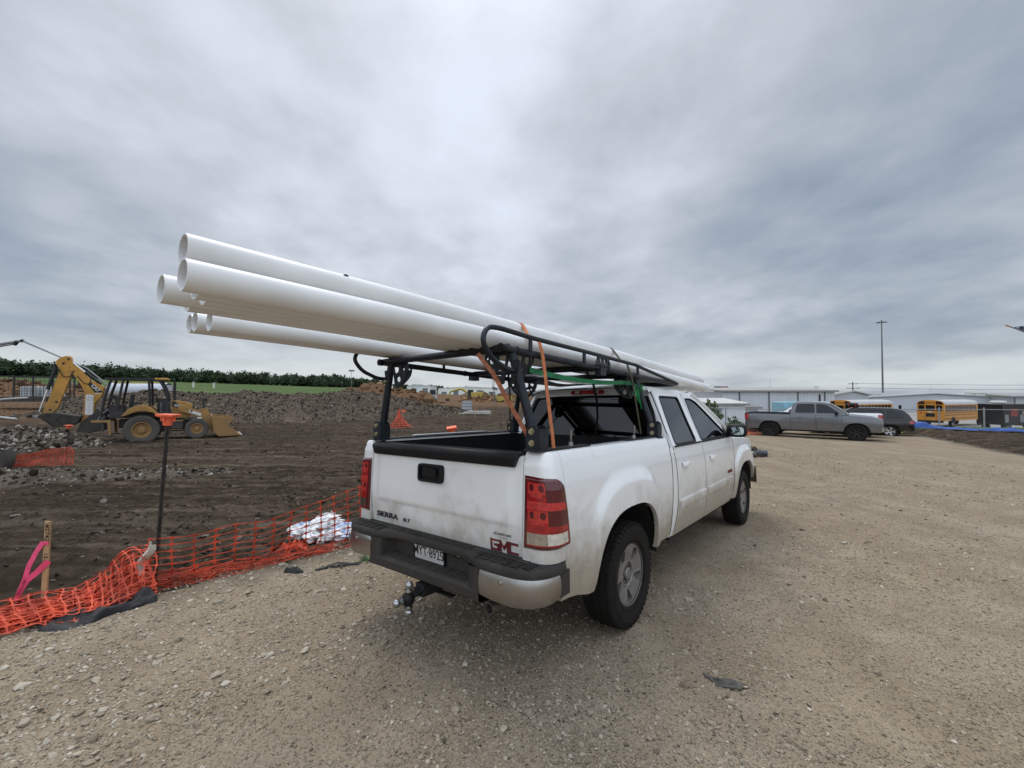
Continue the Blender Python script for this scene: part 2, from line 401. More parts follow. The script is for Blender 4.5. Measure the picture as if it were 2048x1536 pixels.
class NT:
    """small helper for longer node trees"""
    def __init__(s, name): s.mt, s.N, s.L, s.b = nodes(name); s.tc = s.N.new('ShaderNodeTexCoord').outputs['Object']
    def _in(s, sock, v):
        if isinstance(v, (int, float)): sock.default_value = v
        elif isinstance(v, tuple): sock.default_value = (*v, 1) if len(v) == 3 and sock.type == 'RGBA' else v
        else: s.L.new(v, sock)
    def map(s, sc, rot=0.):
        n = s.N.new('ShaderNodeMapping'); n.inputs['Scale'].default_value = sc; n.inputs['Rotation'].default_value = (0, 0, rot); s.L.new(s.tc, n.inputs[0]); return n.outputs[0]
    def noise(s, sc, det=5, ro=.55, dist=0., vec=None):
        n = s.N.new('ShaderNodeTexNoise'); s.L.new(vec or s.tc, n.inputs['Vector'])
        for k, v in (('Scale', sc), ('Detail', det), ('Roughness', ro), ('Distortion', dist)): n.inputs[k].default_value = v
        return n.outputs['Fac']
    def voro(s, sc, out='Distance', vec=None):
        n = s.N.new('ShaderNodeTexVoronoi'); s.L.new(vec or s.tc, n.inputs['Vector']); n.inputs['Scale'].default_value = sc; return n.outputs[out]
    def m(s, op, a, b=0., clamp=False):
        n = s.N.new('ShaderNodeMath'); n.operation = op; n.use_clamp = clamp; s._in(n.inputs[0], a); s._in(n.inputs[1], b); return n.outputs[0]
    def mr(s, v, a, b, c=0., d=1.):
        n = s.N.new('ShaderNodeMapRange'); s._in(n.inputs[0], v)
        for i, q in enumerate((a, b, c, d)): n.inputs[i+1].default_value = q
        return n.outputs[0]
    def mix(s, f, a, b, mode='MIX'):
        n = s.N.new('ShaderNodeMix'); n.data_type = 'RGBA'; n.blend_type = mode; s._in(n.inputs[0], f); s._in(n.inputs[6], a); s._in(n.inputs[7], b); return n.outputs[2]
    def ramp(s, v, stops):
        n = s.N.new('ShaderNodeValToRGB'); s.L.new(v, n.inputs[0]); e = n.color_ramp.elements
        e[0].position, e[0].color = stops[0][0], (*stops[0][1], 1); e[1].position, e[1].color = stops[-1][0], (*stops[-1][1], 1)
        for p, c in stops[1:-1]: q = e.new(p); q.color = (*c, 1)
        return n.outputs[0]
    def attr(s, name):
        n = s.N.new('ShaderNodeAttribute'); n.attribute_name = name; return n.outputs['Fac']
    def bump(s, h, st, dist=.01, prev=None):
        n = s.N.new('ShaderNodeBump'); n.inputs['Strength'].default_value = st; n.inputs['Distance'].default_value = dist; s.L.new(h, n.inputs['Height'])
        if prev: s.L.new(prev, n.inputs['Normal'])
        return n.outputs[0]
    def done(s, col, rough=.9, nrm=None, spec=.3):
        s._in(s.b.inputs['Base Color'], col); s._in(s.b.inputs['Roughness'], rough); s.b.inputs['Specular IOR Level'].default_value = spec
        if nrm: s.L.new(nrm, s.b.inputs['Normal'])
        return s.mt
def gravel_material():
    t = NT('crushed_limestone')
    patch = t.noise(.55, 5, .6, .4); patch2 = t.noise(2.6, 5, .6, .3); fine = t.noise(60, 6, .7)
    base = t.mix(t.mr(patch, .35, .65), (.345, .272, .188), (.415, .352, .268))
    base = t.mix(t.mr(patch2, .35, .70, 0, .75), base, (.262, .205, .142))
    base = t.mix(t.mr(fine, .3, .7, 0, .7), base, (.150, .110, .072))
    cells = t.voro(95, 'Color'); d1 = t.voro(95); c2 = t.voro(44, 'Color'); d2 = t.voro(44)
    sep = t.N.new('ShaderNodeSeparateColor'); t.L.new(cells, sep.inputs[0]); sep2 = t.N.new('ShaderNodeSeparateColor'); t.L.new(c2, sep2.inputs[0])
    peb = t.ramp(sep.outputs[0], [(0, (.10, .08, .058)), (.35, (.25, .20, .145)), (.75, (.40, .335, .25)), (1, (.58, .51, .41))])
    gm = t.m('MULTIPLY', t.mr(sep.outputs[1], .35, .5), t.mr(d1, .50, .38)); gm = t.m('MULTIPLY', gm, t.mr(t.m('ADD', patch2, t.m('MULTIPLY', patch, .5)), .55, .85, .35, 1.))
    col = t.mix(gm, base, peb)
    peb2 = t.ramp(sep2.outputs[0], [(0, (.12, .10, .075)), (.5, (.33, .275, .205)), (1, (.55, .48, .385))])
    gm2 = t.m('MULTIPLY', t.mr(sep2.outputs[1], .78, .86), t.mr(d2, .46, .36)); col = t.mix(gm2, col, peb2)
    tv = t.map((1.5, .10, 1), radians(-24)); trk = t.noise(1.0, 4, .55, .15, tv); col = t.mix(t.mr(trk, .52, .68, 0, .20), col, (.46, .385, .28)); col = t.mix(t.mr(trk, .46, .32, 0, .26), col, (.17, .135, .095))
    soil = t.attr('soil'); col = t.mix(soil, col, t.mix(t.noise(9, 6, .65), (.05, .042, .035), (.17, .145, .115)))
    h = t.m('ADD', t.m('MULTIPLY', gm, t.m('SUBTRACT', .6, d1)), t.m('MULTIPLY', t.m('MULTIPLY', gm2, t.m('SUBTRACT', .6, d2)), 2.2))
    n = t.bump(h, 1., .022); n = t.bump(fine, .7, .009, n)
    return t.done(col, .95, n, .04)
def dirt_material():
    t = NT('tracked_black_soil')
    sv = t.map((.28, 2.2, 1), radians(-8)); streak = t.noise(1.6, 6, .62, .5, sv); clod = t.noise(3.6, 8, .68, .2); fine = t.noise(24, 7, .72); big = t.noise(.10, 4, .5)
    k = t.m('ADD', t.m('MULTIPLY', streak, .60), t.m('MULTIPLY', clod, .40))
    col = t.ramp(k, [(.34, (.024, .0165, .0112)), (.46, (.051, .0370, .0258)), (.56, (.096, .073, .053)), (.68, (.215, .172, .130))])
    col = t.mix(t.mr(big, .4, .65, 0, .55), col, t.mix(fine, (.024, .0175, .0125), (.066, .051, .038)))
    tl = t.noise(1.0, 4, .6, .25, t.map((.045, 1.5, 1), radians(-7))); col = t.mix(t.mr(tl, .56, .66, 0, .55), col, t.mix(fine, (.085, .068, .050), (.20, .165, .125)))
    vc = t.voro(13, 'Color'); vd = t.voro(13); sep = t.N.new('ShaderNodeSeparateColor'); t.L.new(vc, sep.inputs[0])
    fl = t.m('MULTIPLY', t.mr(sep.outputs[0], .86, .92), t.mr(vd, .34, .24)); col = t.mix(t.m('MULTIPLY', fl, .8), col, (.20, .175, .145))
    red = t.attr('red'); col = t.mix(red, col, t.mix(t.noise(.9, 6, .6), (.085, .050, .030), (.22, .135, .080)))
    n = t.bump(clod, 1., .16); n = t.bump(streak, .8, .10, n); n = t.bump(fine, .8, .03, n)
    return t.done(col, .95, n, .03)
def grass_material():
    t = NT('green_field'); a = t.noise(.05, 5, .6); f = t.noise(.8, 6, .7); v = t.noise(.02, 4, .5, 0, t.map((.3, 3, 1)))
    col = t.ramp(t.m('ADD', t.m('MULTIPLY', a, .5), t.m('MULTIPLY', f, .5)), [(.3, (.050, .085, .030)), (.55, (.080, .120, .045)), (.75, (.13, .150, .070))])
    col = t.mix(t.mr(v, .5, .65, 0, .4), col, (.17, .18, .085))
    return t.done(col, .95, t.bump(f, .8, .3), .03)
def yard_material():
    t = NT('grey_yard'); f = t.noise(.35, 6, .6); col = t.ramp(f, [(.3, (.20, .19, .175)), (.7, (.34, .325, .30))]); return t.done(col, .9, t.bump(t.noise(6, 5), .4, .02), .2)
M_GRAVEL = gravel_material(); M_SOIL = dirt_material(); M_GRASSF = grass_material(); M_YARD = yard_material()
def build_ground():
    ang = np.concatenate([np.linspace(-180, -66, 50)[:-1], np.linspace(-66, 66, 560), np.linspace(66, 180, 50)[1:]])
    rad = np.concatenate([[.02, .4, .8, 1.2], np.geomspace(1.5, 60, 330), np.geomspace(62, 3500, 70)])
    A, R = np.meshgrid(np.radians(ang), rad, indexing='ij'); x = (R*np.sin(A)).ravel(); y = (R*np.cos(A)).ravel()
    z, sd = ground_base(x, y); z = z+relief(x, y, sd)
    V = np.stack([x, y, z], 1); na, nr = A.shape
    i, j = np.meshgrid(np.arange(na-1), np.arange(nr-1), indexing='ij'); a = (i*nr+j).ravel(); F = np.stack([a, a+1, a+nr+1, a+nr], 1)
    c = V[F].mean(1); cx, cy = c[:, 0], c[:, 1]; r = np.hypot(cx, cy)
    csd = poly_sd(cx, cy, LOT)+.35*(fbm(cx*1.1, cy*1.1, 4, 31)-.5)*2*smooth(2, 6, r)
    lot = csd > 0
    w = fbm(cx*.03, cy*.03, 3, 33)
    yard = (~lot) & (cx > 17) & (cy > 31+3*w) & (cy < 130) & (cx > .0*cy+14)
    grass = (~lot) & (~yard) & ((r > 118+60*(w-.5)+np.where(cx > -5, 40, 0)+np.where(cx > -42, 90, 0)) | ((cx > 15) & (cy > 27.4+2*(w-.5)) & (cx > 24.6) & (cy < 31+3*w)))
    dirt = ~(lot | yard | grass)
    soil = 1-smooth(.0, .55, sd+.5*(fbm(x*2.2, y*2.2, 4, 35)-.5)); soil = np.where(x > 12, np.clip(soil*1.2, 0, 1), soil*.75)
    red = smooth(52, 85, np.hypot(x, y)+22*(fbm(x*.05, y*.05, 3, 37)-.5))*.9
    red = np.maximum(red, smooth(-24, -34, x)*smooth(24, 32, y)*.8)
    field_obj('gravel_lot', V, F[lot], M_GRAVEL, {'soil': soil}); field_obj('dirt_field', V, F[dirt], M_SOIL, {'red': red})
    field_obj('grass_field', V, F[grass], M_GRASSF, {}); field_obj('concrete_yard', V, F[yard], M_YARD, {})
build_ground()
# ---------------------------------------------------------------- loose stones and clods
_t = (1+5**.5)/2
ICO = np.array([(-1,_t,0),(1,_t,0),(-1,-_t,0),(1,-_t,0),(0,-1,_t),(0,1,_t),(0,-1,-_t),(0,1,-_t),(_t,0,-1),(_t,0,1),(-_t,0,-1),(-_t,0,1)])/sqrt(1+_t*_t)
ICF = np.array([(0,11,5),(0,5,1),(0,1,7),(0,7,10),(0,10,11),(1,5,9),(5,11,4),(11,10,2),(10,7,6),(7,1,8),(3,9,4),(3,4,2),(3,2,6),(3,6,8),(3,8,9),(4,9,5),(2,4,11),(6,2,10),(8,6,7),(9,8,1)])
def rocks(name, pos, size, mat, tone, flat=.65, rough=.35):
    n = len(pos); B = ICO[None]*(1+rng.uniform(-rough, rough, (n, 12, 1)))
    B = B*(size[:, None, None]*np.stack([rng.uniform(.7, 1.3, n), rng.uniform(.7, 1.3, n), flat*rng.uniform(.7, 1.3, n)], 1)[:, None, :])
    a = rng.uniform(0, 2*pi, n); b = rng.normal(0, .35, n); ca, sa, cb, sb = np.cos(a), np.sin(a), np.cos(b), np.sin(b); o = np.ones(n); zr = np.zeros(n)
    Rz = np.stack([np.stack([ca, -sa, zr], 1), np.stack([sa, ca, zr], 1), np.stack([zr, zr, o], 1)], 1)
    Rx = np.stack([np.stack([o, zr, zr], 1), np.stack([zr, cb, -sb], 1), np.stack([zr, sb, cb], 1)], 1)
    P = np.einsum('nij,nkj->nki', Rz @ Rx, B)+pos[:, None, :]
    F = (ICF[None]+(np.arange(n)*12)[:, None, None]).reshape(-1, 3)
    return field_obj(name, P.reshape(-1, 3), F, mat, {'tone': np.repeat(tone, 12)}, None, True)
def stone_material(name, stops, bs=90):
    t = NT(name); tone = t.attr('tone'); f = t.noise(bs, 4, .6); col = t.ramp(tone, stops); col = t.mix(t.mr(f, .3, .7, 0, .5), col, tuple(c*.7 for c in stops[1][1]))
    return t.done(col, .95, t.bump(f, .3, .004), .08)
M_STONE = stone_material('crushed_stone', [(0, (.070, .058, .045)), (.25, (.22, .178, .128)), (.65, (.38, .32, .24)), (1, (.60, .545, .455))])
M_CLOD = stone_material('soil_clods', [(0, (.020, .0145, .0105)), (.5, (.050, .038, .028)), (.85, (.135, .108, .082)), (1, (.40, .36, .31))], 30)
def scatter_gravel():
    n = 185000; a = rng.uniform(radians(-58), radians(58), n); r = 1.75+(19-1.75)*rng.uniform(0, 1, n)**1.35; x = r*np.sin(a); y = r*np.cos(a)
    z, sd = ground_base(x, y); edge = (sd > -.35) & (sd < 1.6); cl = fbm(x*.9, y*.9, 4, 41)
    keep = (sd > -.3) & ((cl > rng.uniform(.30, .72, n)) | ((sd < 2.6) & (sd > -.3) & (x < .5) & (rng.uniform(0, 1, n) < .55)))
    x, y, z, sd, r = x[keep], y[keep], z[keep], sd[keep], r[keep]; n = len(x)
    s = .0040*np.exp(rng.normal(0, .52, n))*(1+.05*r)*np.where((sd < 2.4) & (x < 1.), 1.22, 1.0)*np.where(rng.uniform(0, 1, n) < .04, 1.7, 1.); s = np.clip(s, .0024, .036)
    tone = np.clip(rng.normal(.50, .20, n)+np.where((sd < 2.2) & (x < 1), .13, 0), 0, 1)
    pos = np.stack([x, y, z+relief(x, y, sd)+s*.22], 1); o = rocks('gravel', pos, s, M_STONE, tone, .5); o['kind'] = 'stuff'
def scatter_clods():
    n = 60000; a = rng.uniform(radians(-58), radians(58), n); r = 3.8+(75-3.8)*rng.uniform(0, 1, n)**1.9; x = r*np.sin(a); y = r*np.cos(a)
    z, sd = ground_base(x, y); cl = fbm(x*.7, y*2.2, 4, 43); keep = (sd < -.05) & (cl > rng.uniform(.30, .70, n)) & ~((x > 15) & (y > 25))
    x, y, z, sd, r = x[keep], y[keep], z[keep], sd[keep], r[keep]; n = len(x)
    s = np.clip(.0105*np.exp(rng.normal(0, .55, n))*(1+.035*r), .005, .10); tone = np.clip(rng.normal(.46, .24, n), 0, .90); tone[rng.uniform(0, 1, n) < .005] = 1.
    pos = np.stack([x, y, z+relief(x, y, sd)+s*.15], 1); o = rocks('soil_clods', pos, s, M_CLOD, tone, .6); o['kind'] = 'stuff'
scatter_gravel(); scatter_clods()
# ---------------------------------------------------------------- heaps of soil
def heap_material(name, stops, sc=1.6):
    t = NT(name); a = t.noise(sc, 8, .66, .3); b = t.noise(sc*5, 6, .7); tone = t.attr('tone')
    col = t.ramp(t.m('ADD', t.m('MULTIPLY', t.m('ADD', t.m('MULTIPLY', a, .6), t.m('MULTIPLY', b, .4)), .52), t.m('MULTIPLY', tone, .48)), stops)
    return t.done(col, .95, t.bump(a, 1., .15, t.bump(b, .7, .05)), .04)
M_SPOIL = heap_material('grey_spoil', [(.34, (.028, .021, .016)), (.46, (.075, .058, .044)), (.56, (.140, .110, .084)), (.68, (.25, .208, .162))])
M_BROWN = heap_material('brown_soil', [(.3, (.075, .045, .026)), (.5, (.15, .088, .050)), (.7, (.25, .155, .09))])
M_LIGHTSP = heap_material('pale_spoil', [(.32, (.030, .023, .017)), (.46, (.075, .060, .046)), (.58, (.15, .125, .10)), (.72, (.36, .325, .28))])
def heap(name, path, widths, heights, mat, label, n_clod, csize, seed, ns=220, nt=46, rough=.45, cat='spoil heap'):
    P = np.array(path, float); d = np.concatenate([[0], np.cumsum(np.hypot(*np.diff(P, axis=0).T))]); L = d[-1]; s = np.linspace(0, L, ns); t = np.linspace(-1, 1, nt)
    px = np.interp(s, d, P[:, 0]); py = np.interp(s, d, P[:, 1]); W = np.interp(s, d, widths); H = np.interp(s, d, heights)
    tx = np.gradient(px, s); ty = np.gradient(py, s); ln = np.hypot(tx, ty); nx, ny = -ty/ln, tx/ln
    def surf(si, tt):
        X = np.interp(si, s, px)+tt*np.interp(si, s, W)*np.interp(si, s, nx); Y = np.interp(si, s, py)+tt*np.interp(si, s, W)*np.interp(si, s, ny)
        end = smooth(0, L*.10, si)*smooth(0, L*.10, L-si); h = np.interp(si, s, H)*end*np.clip(1-np.abs(tt)**1.5, 0, 1)
        h = h*(.62+.76*fbm(X*.35+seed, Y*.35, 4, seed)); sc = np.interp(si, s, H)
        h = h+rough*np.minimum(sc, 2.)*.5*(fbm(X*1.5, Y*1.5, 4, seed+3, .6)-.5)*np.clip(h/np.maximum(sc, .01)*3, 0, 1)
        return X, Y, ground_base(X, Y)[0]-.06+h
    S, T = np.meshgrid(s, t, indexing='ij'); X, Y, Z = surf(S.ravel(), T.ravel()); V = np.stack([X, Y, Z], 1)
    i, j = np.meshgrid(np.arange(ns-1), np.arange(nt-1), indexing='ij'); a = (i*nt+j).ravel(); F = np.stack([a, a+nt, a+nt+1, a+1], 1)
    # clods and chunks lie bonded in the heap: same mesh
    cs = rng.uniform(0, L, n_clod); ct = rng.uniform(-1.05, 1.0, n_clod); cx, cy, cz = surf(cs, ct); sz = csize*np.exp(rng.normal(0, .5, n_clod))
    n = n_clod; B = ICO[None]*(1+rng.uniform(-.4, .4, (n, 12, 1)))*sz[:, None, None]*rng.uniform(.6, 1.3, (n, 1, 3)); B = B+np.stack([cx, cy, cz+sz*.2], 1)[:, None, :]
    V2 = B.reshape(-1, 3); F2 = (ICF[None]+(np.arange(n)*12)[:, None, None]).reshape(-1, 3)
    tone = np.concatenate([np.full(len(V), .5), np.repeat(np.clip(rng.normal(.5, .3, n), 0, 1), 12)])
    F1 = np.concatenate([F[:, [0, 1, 2]], F[:, [0, 2, 3]]]); VV = np.concatenate([V, V2]); FF = np.concatenate([F1, F2+len(V)])
    return tag(field_obj(name, VV, FF, mat, {'tone': tone}, None, True), label, cat)
heap('spoil_heap', [(-36,33),(-27,36),(-19,39),(-13,42.5),(-9.5,45),(-6.5,47.5),(-3.2,50)], [3.5,5,6.5,6,4.5,3.2,2], [1.3,1.9,2.2,2.2,1.25,.6,.15], M_SPOIL, 'long grey-black heap of clods and rubble behind the yellow backhoe', 34000, .033, 3, ns=420, nt=80)
heap('spoil_heap', [(-24.5,18.2),(-21,18.9),(-18.8,18.2),(-17.3,17.2)], [2.0,2.2,1.9,1.3], [.75,.80,.5,.25], M_LIGHTSP, 'low pale rubble heap at the left edge beside the digging bucket', 2600, .045, 9, ns=160, nt=44)
heap('spoil_heap', [(-14.5,11.0),(-11.8,11.0),(-9.6,11.6),(-7.4,12.6)], [.9,1.0,.8,.5], [.30,.34,.28,.12], M_LIGHTSP, 'small low berm of soil and stones below the far orange netting', 1600, .024, 15, ns=100, nt=26)
heap('soil_heap', [(-33,82),(-27,84),(-21,87),(-15,90)], [5,6,6,4], [1.3,3.3,2.6,1.0], M_BROWN, 'orange-brown soil heap far behind the grey rubble heap', 500, .25, 21, ns=90, nt=30, cat='soil heap')
heap('soil_heap', [(-92,62),(-78,64),(-64,66),(-52,66)], [4,6,6,4], [1.2,1.7,1.5,.9], M_BROWN, 'long brown soil bank behind the caged trailer', 700, .25, 25, ns=110, nt=30, cat='soil heap')
heap('soil_heap', [(-12,98),(-2,100),(8,97),(16,92)], [4,5,5,4], [1.3,1.6,1.5,1.2], M_BROWN, 'low brown soil bank around the far yellow machine', 500, .25, 27, ns=90, nt=26, cat='soil heap')
# ---------------------------------------------------------------- trees
M_LEAF = None
def leaf_material(name, a, b):
    t = NT(name); tone = t.attr('tone'); n = t.noise(.4, 4, .6); col = t.mix(t.m('ADD', t.m('MULTIPLY', tone, .7), t.m('MULTIPLY', n, .3)), a, b)
    return t.done(col, .75, None, .25)
M_LEAF_FAR = leaf_material('dark_foliage', (.018, .030, .016), (.066, .098, .046))
M_LEAF = leaf_material('foliage', (.028, .050, .016), (.105, .150, .050))
M_BARK = pm('bark', (.09, .075, .06), .9, 0, .25, 6, bump=.5, bs=40)
def leaves(name, centres, radii, per, leaf, mat, kind=None):
    """leaf-clump triangles spread through the volume of each crown"""
    V = []; T = []
    for (c, r, n) in zip(centres, radii, per):
        sub = rng.normal(0, 1, (max(5, n//26), 3)); sub /= np.linalg.norm(sub, axis=1)[:, None]; sub *= rng.uniform(.35, .85, (len(sub), 1))
        k = rng.integers(0, len(sub), n); p = sub[k]+rng.normal(0, .19, (n, 3)); p[:, 2] = np.maximum(p[:, 2], -.9)
        p = np.array(c)+p*np.array(r)
        s = leaf*rng.uniform(.5, 1.4, n); d = rng.normal(0, 1, (n, 3)); d /= np.linalg.norm(d, axis=1)[:, None]; e = np.cross(d, rng.normal(0, 1, (n, 3))); e /= np.linalg.norm(e, axis=1)[:, None]
        q = np.stack([p-d*s[:, None]*.5-e*s[:, None]*.4, p+d*s[:, None]*.5-e*s[:, None]*.3, p+e*s[:, None]*.6, p-d*s[:, None]*.45+e*s[:, None]*.25], 1)
        V.append(q.reshape(-1, 3)); T.append(np.repeat(np.clip(rng.uniform(0, 1, len(sub))[k]*.8+rng.uniform(0, .3, n), 0, 1), 4))
    V = np.concatenate(V); T = np.concatenate(T); F = np.arange(len(V)).reshape(-1, 4)
    return field_obj(name, V, F, mat, {'tone': T}, kind)
def woodland(path, n, hgt, label, leaf, per, spread):
    P = np.array(path, float); d = np.concatenate([[0], np.cumsum(np.hypot(*np.diff(P, axis=0).T))]); C = []; R = []; K = []
    for i in range(n):
        s = rng.uniform(0, d[-1]); x = np.interp(s, d, P[:, 0])+rng.normal(0, spread); y = np.interp(s, d, P[:, 1])+abs(rng.normal(0, spread)); h = hgt*rng.uniform(.55, 1.12)*(1.22 if rng.uniform() < .06 else 1)
        z = float(ground_base(np.array([x]), np.array([y]))[0][0]); w = rng.uniform(.5, .85)*h
        C.append((x, y, z+h*.52)); R.append((w, w, h*.52)); K.append(per)
    o = leaves('woodland', C, R, K, leaf, M_LEAF_FAR); o['kind'] = 'stuff'; o['label'] = label; return o
woodland([(-420,170),(-330,200),(-276,240),(-236,290),(-190,325),(-162,345)], 430, 8.3, 'dark green wood along the far left edge of the field', .95, 400, 8)
woodland([(-168,345),(-160,380),(-165,440),(-172,520)], 100, 9.5, 'dark green wood tapering away at the right end of the field', 1.5, 260, 9)
woodland([(-260,800),(-120,900),(40,950),(240,900),(420,800)], 150, 9.5, 'faint far tree belt along the horizon', 4.0, 70, 14)
# ================================================================ white pickup (local frame: X right, Y forward, Z up; origin under the rear axle)
TM = Matrix(((.780149,.625593,-.001086,.164906),(-.625147,.779655,.036465,4.023611),(.023659,-.02777,.999334,-.145413),(0,0,0,1)))
WB, RW = 3.90, .393
AYC, AY, AZ, AN = -.06, .54, .515, 2.7           # rear wheel opening
FYC, FY = WB-.02, .53
PZ = [.40,.46,.52,.62,.75,.90,1.05,1.18,1.28,1.34,1.375]; PX = [.915,.935,.955,.972,.985,.992,.992,.984,.968,.955,.940]
def flare(y, z, yc, ay=.70, az=.79, n=2.9):
    dy = abs(y-yc)/ay; dz = max(z-.42, 0)/az; rho = (dy**n+dz**n)**(1/n)
    return .034*float(1-smooth(.86, 1.0, rho))
def bx(y, z):
    x = interp(z, PZ, PX)+flare(y, z, AYC)+flare(y, z, FYC, .68, .74)
    return x-.16*float(smooth(4.35, 4.95, y))
def arch_z(y, yc, ay, az=AZ, lo=.48):
    d = abs(y-yc)/ay
    return lo if d >= 1 else max(lo, .42+az*(1-d**AN)**(1/AN))
def arch_ys(yc, ay, n=30): return [yc-ay*math.copysign(abs(cos(t))**(2/AN), cos(t)) for t in np.linspace(0, pi, n)]
def GX(z): return .965-(z-1.30)*.45
def side_panel(mb, ys, zlo, ztop, sx, X=bx, nz=22, ret=.035, top=None, ends=True, shift=None):
    """outer sheet of body side with folded edges; zlo, ztop: functions of y; shift(y, z): slanted shut lines"""
    R = []
    for y in ys:
        lo, hi = zlo(y), ztop(y); col = []
        zs = [lerp(lo, hi, j/(nz-1)) for j in range(nz)]
        yy = lambda z: y+(shift(y, z) if shift else 0)
        col.append((sx*(X(yy(lo), lo)-ret), yy(lo), lo+.004)); col.append((sx*(X(yy(lo), lo)-.006), yy(lo), lo-.002))
        col += [(sx*X(yy(z), z), yy(z), z) for z in zs]
        if top: col += [(sx*tx, yy(hi), tz) for tx, tz in top]
        R.append(col)
    if ends:
        R = [[(p[0]-sx*.03, p[1], p[2]) for p in R[0]]]+R+[[(p[0]-sx*.03, p[1], p[2]) for p in R[-1]]]
    mb.rows(R)
# plan of the rear corner: distance s along it -> point, outward normal
XS, RC = .985, .105
def corner(s):
    a = XS-RC-.785
    if s < a: return .785+s, -1.135, 0., -1.
    s2 = s-a
    if s2 < RC*pi/2: f = s2/RC; return XS-RC+RC*sin(f), -1.135+RC-RC*cos(f), sin(f), -cos(f)
    return XS, -1.135+RC+(s2-RC*pi/2), 1., 0.
S_ARC = XS-RC-.785+RC*pi/2
def body_at(s, z, off=0.):
    px, py, nx, ny = corner(s); y = py
    d = (bx(y, z)-XS)*nx; lean = .035*(z-.9)*(-ny)+(.012*(-ny) if z > 1.34 else 0)
    return (px+d+nx*off, y+lean+ny*off, z)
def build_truck():
    T = thing('pickup_truck', 'dusty white crew-cab pickup truck parked on the gravel under a load of white pipes', 'pickup truck', TM)
    P = lambda mb, n, m, par=T, **k: part(mb, n, m, par, **k)
    # ---- bed: outer sides
    mb = MB()
    for sx in (1, -1):
        ys = sorted(set([round(v, 4) for v in arch_ys(AYC, AY)]+[round(v, 4) for v in np.linspace(.55, .87, 9)]+[-.64,-.68,-.72,-.76,-.80,-.85,-.9,-.94,-.972]))
        lo = lambda y: arch_z(y, AYC, AY, AZ, .485 if y > 0 else (.455+.05*float(smooth(-.62, -.95, y))))
        side_panel(mb, ys, lo, lambda y: 1.375, sx, nz=30, top=[(.928,1.392),(.905,1.399),(.845,1.399),(.838,1.37)])
        R = []
        for s in list(np.linspace(0, S_ARC, 16))+[S_ARC+.02, S_ARC+.055]:
            col = []
            for z in [.757]+list(np.linspace(.76, 1.375, 26)): col.append(body_at(s, z))
            px, py, nx, ny = corner(s)
            for tx, tz in ((.012,1.392),(.035,1.399),(.09,1.399)):
                q = body_at(s, 1.375, -tx); col.append((q[0], q[1], tz))
            R.append([(sx*p[0], p[1], p[2]) for p in col])
        R = [[(p[0], p[1]+.05, p[2]) for p in R[0]]]+R
        mb.rows(R)
    bed = P(mb, 'bed', M_WHITE, ang=50)
    mb = MB()                                                        # liner
    for sx in (1, -1):
        mb.box((sx*.825, -.085, 1.10), (.03, 1.90, .56)); mb.box((sx*.70, -.02, .98), (.24, 1.05, .26))
    mb.box((0, -.12, .83), (1.68, 1.98, .03)); mb.box((0, .855, 1.10), (1.68, .03, .56)); mb.box((0, -1.085, 1.05), (1.54, .02, .54))
    P(mb, 'bed_liner', M_LINER, ang=0)
    for c_, d_ in (((-.868, -.12, 1.4045), (.075, 1.90, .012)), ((.868, -.80, 1.4045), (.085, .56, .012)), ((.868, .42, 1.4045), (.085, .62, .012))):
        mb = MB(); mb.box(c_, d_); P(mb, 'rail_cap', M_BLACK_PL, bevel=.004)
    mb = MB(); mb.box((-.868, -.15, 1.414), (.05, .98, .020)); P(mb, 'cargo_rail', pm('brushed_aluminium', (.42,.43,.45), .4, .9, .06, 20), bevel=.004)
    for y in (-.72, .30):
        mb = MB(); mb.cyl((.868, y, 1.41), (.885, y-.02, 1.52), .008, 8); mb.cyl((.868, y, 1.41), (.868, y, 1.435), .018, 8); P(mb, 'threaded_stud', M_STEEL)
    for sx in (1, -1):
        for yc, ay in ((AYC, .60), (FYC, .58)):
            mb = MB(); mb.rows([[(sx*x, yc+ay*cos(t), .42+.57*sin(t)) for x in (.955, .62)] for t in np.linspace(.02, pi-.02, 20)])
            mb.rows([[(sx*.62, yc+rr*cos(t), .42+rr*sin(t)) for rr in (.0, .6)] for t in np.linspace(.0, pi, 20)])
            P(mb, 'wheel_well', M_DARK)
    mb = MB()
    for sx in (1, -1): mb.box((sx*.45, 1.9, .52), (.10, 5.7, .16)); mb.box((sx*.80, 2.1, .46), (.20, 2.2, .10))
    mb.cyl((-.80, 0, RW), (.80, 0, RW), .05, 12); mb.cyl((-.75, WB, RW), (.75, WB, RW), .045, 12); mb.sphere((0, 0, RW), .16, 14, 10); mb.box((0, -.62, .58), (.8, .75, .16)); mb.box((0, 2.0, .50), (.8, 3.0, .12)); mb.cyl((-.45,.1,.33), (-.45,.1,.6), .05)
    mb.box((0, 4.0, .60), (1.2, 1.2, .3))
    P(mb, 'chassis', M_DARK)
    # ---- tailgate
    def tg_y(x, z):
        y = -1.128+.045*(z-1.05)*float(z > 1.05)-.012*float(smooth(.715, .665, abs(x)))*float(smooth(.925, .958, z))
        return y+.03*max(0, .94-z)*3
    mb = MB(); xs = [-.777,-.772]+list(np.linspace(-.76, .76, 58))+[.772,.777]; R = []
    for i, x in enumerate(xs):
        e = .02 if i in (0, len(xs)-1) else 0
        col = [(x, tg_y(x, .757)+.05, .757)]+[(x, tg_y(x, z)+e, z) for z in np.linspace(.757, 1.352, 44)]+[(x, tg_y(x, 1.352)+.012+e*.4, 1.366), (x, -1.05, 1.368)]
        R.append(col)
    mb.rows(R); tgate = P(mb, 'tailgate', M_WHITE, ang=50)
    def cap_pt(sx): return lambda a, b, t: (t*(.716+max(0, b-1.297)*.42), a, b)
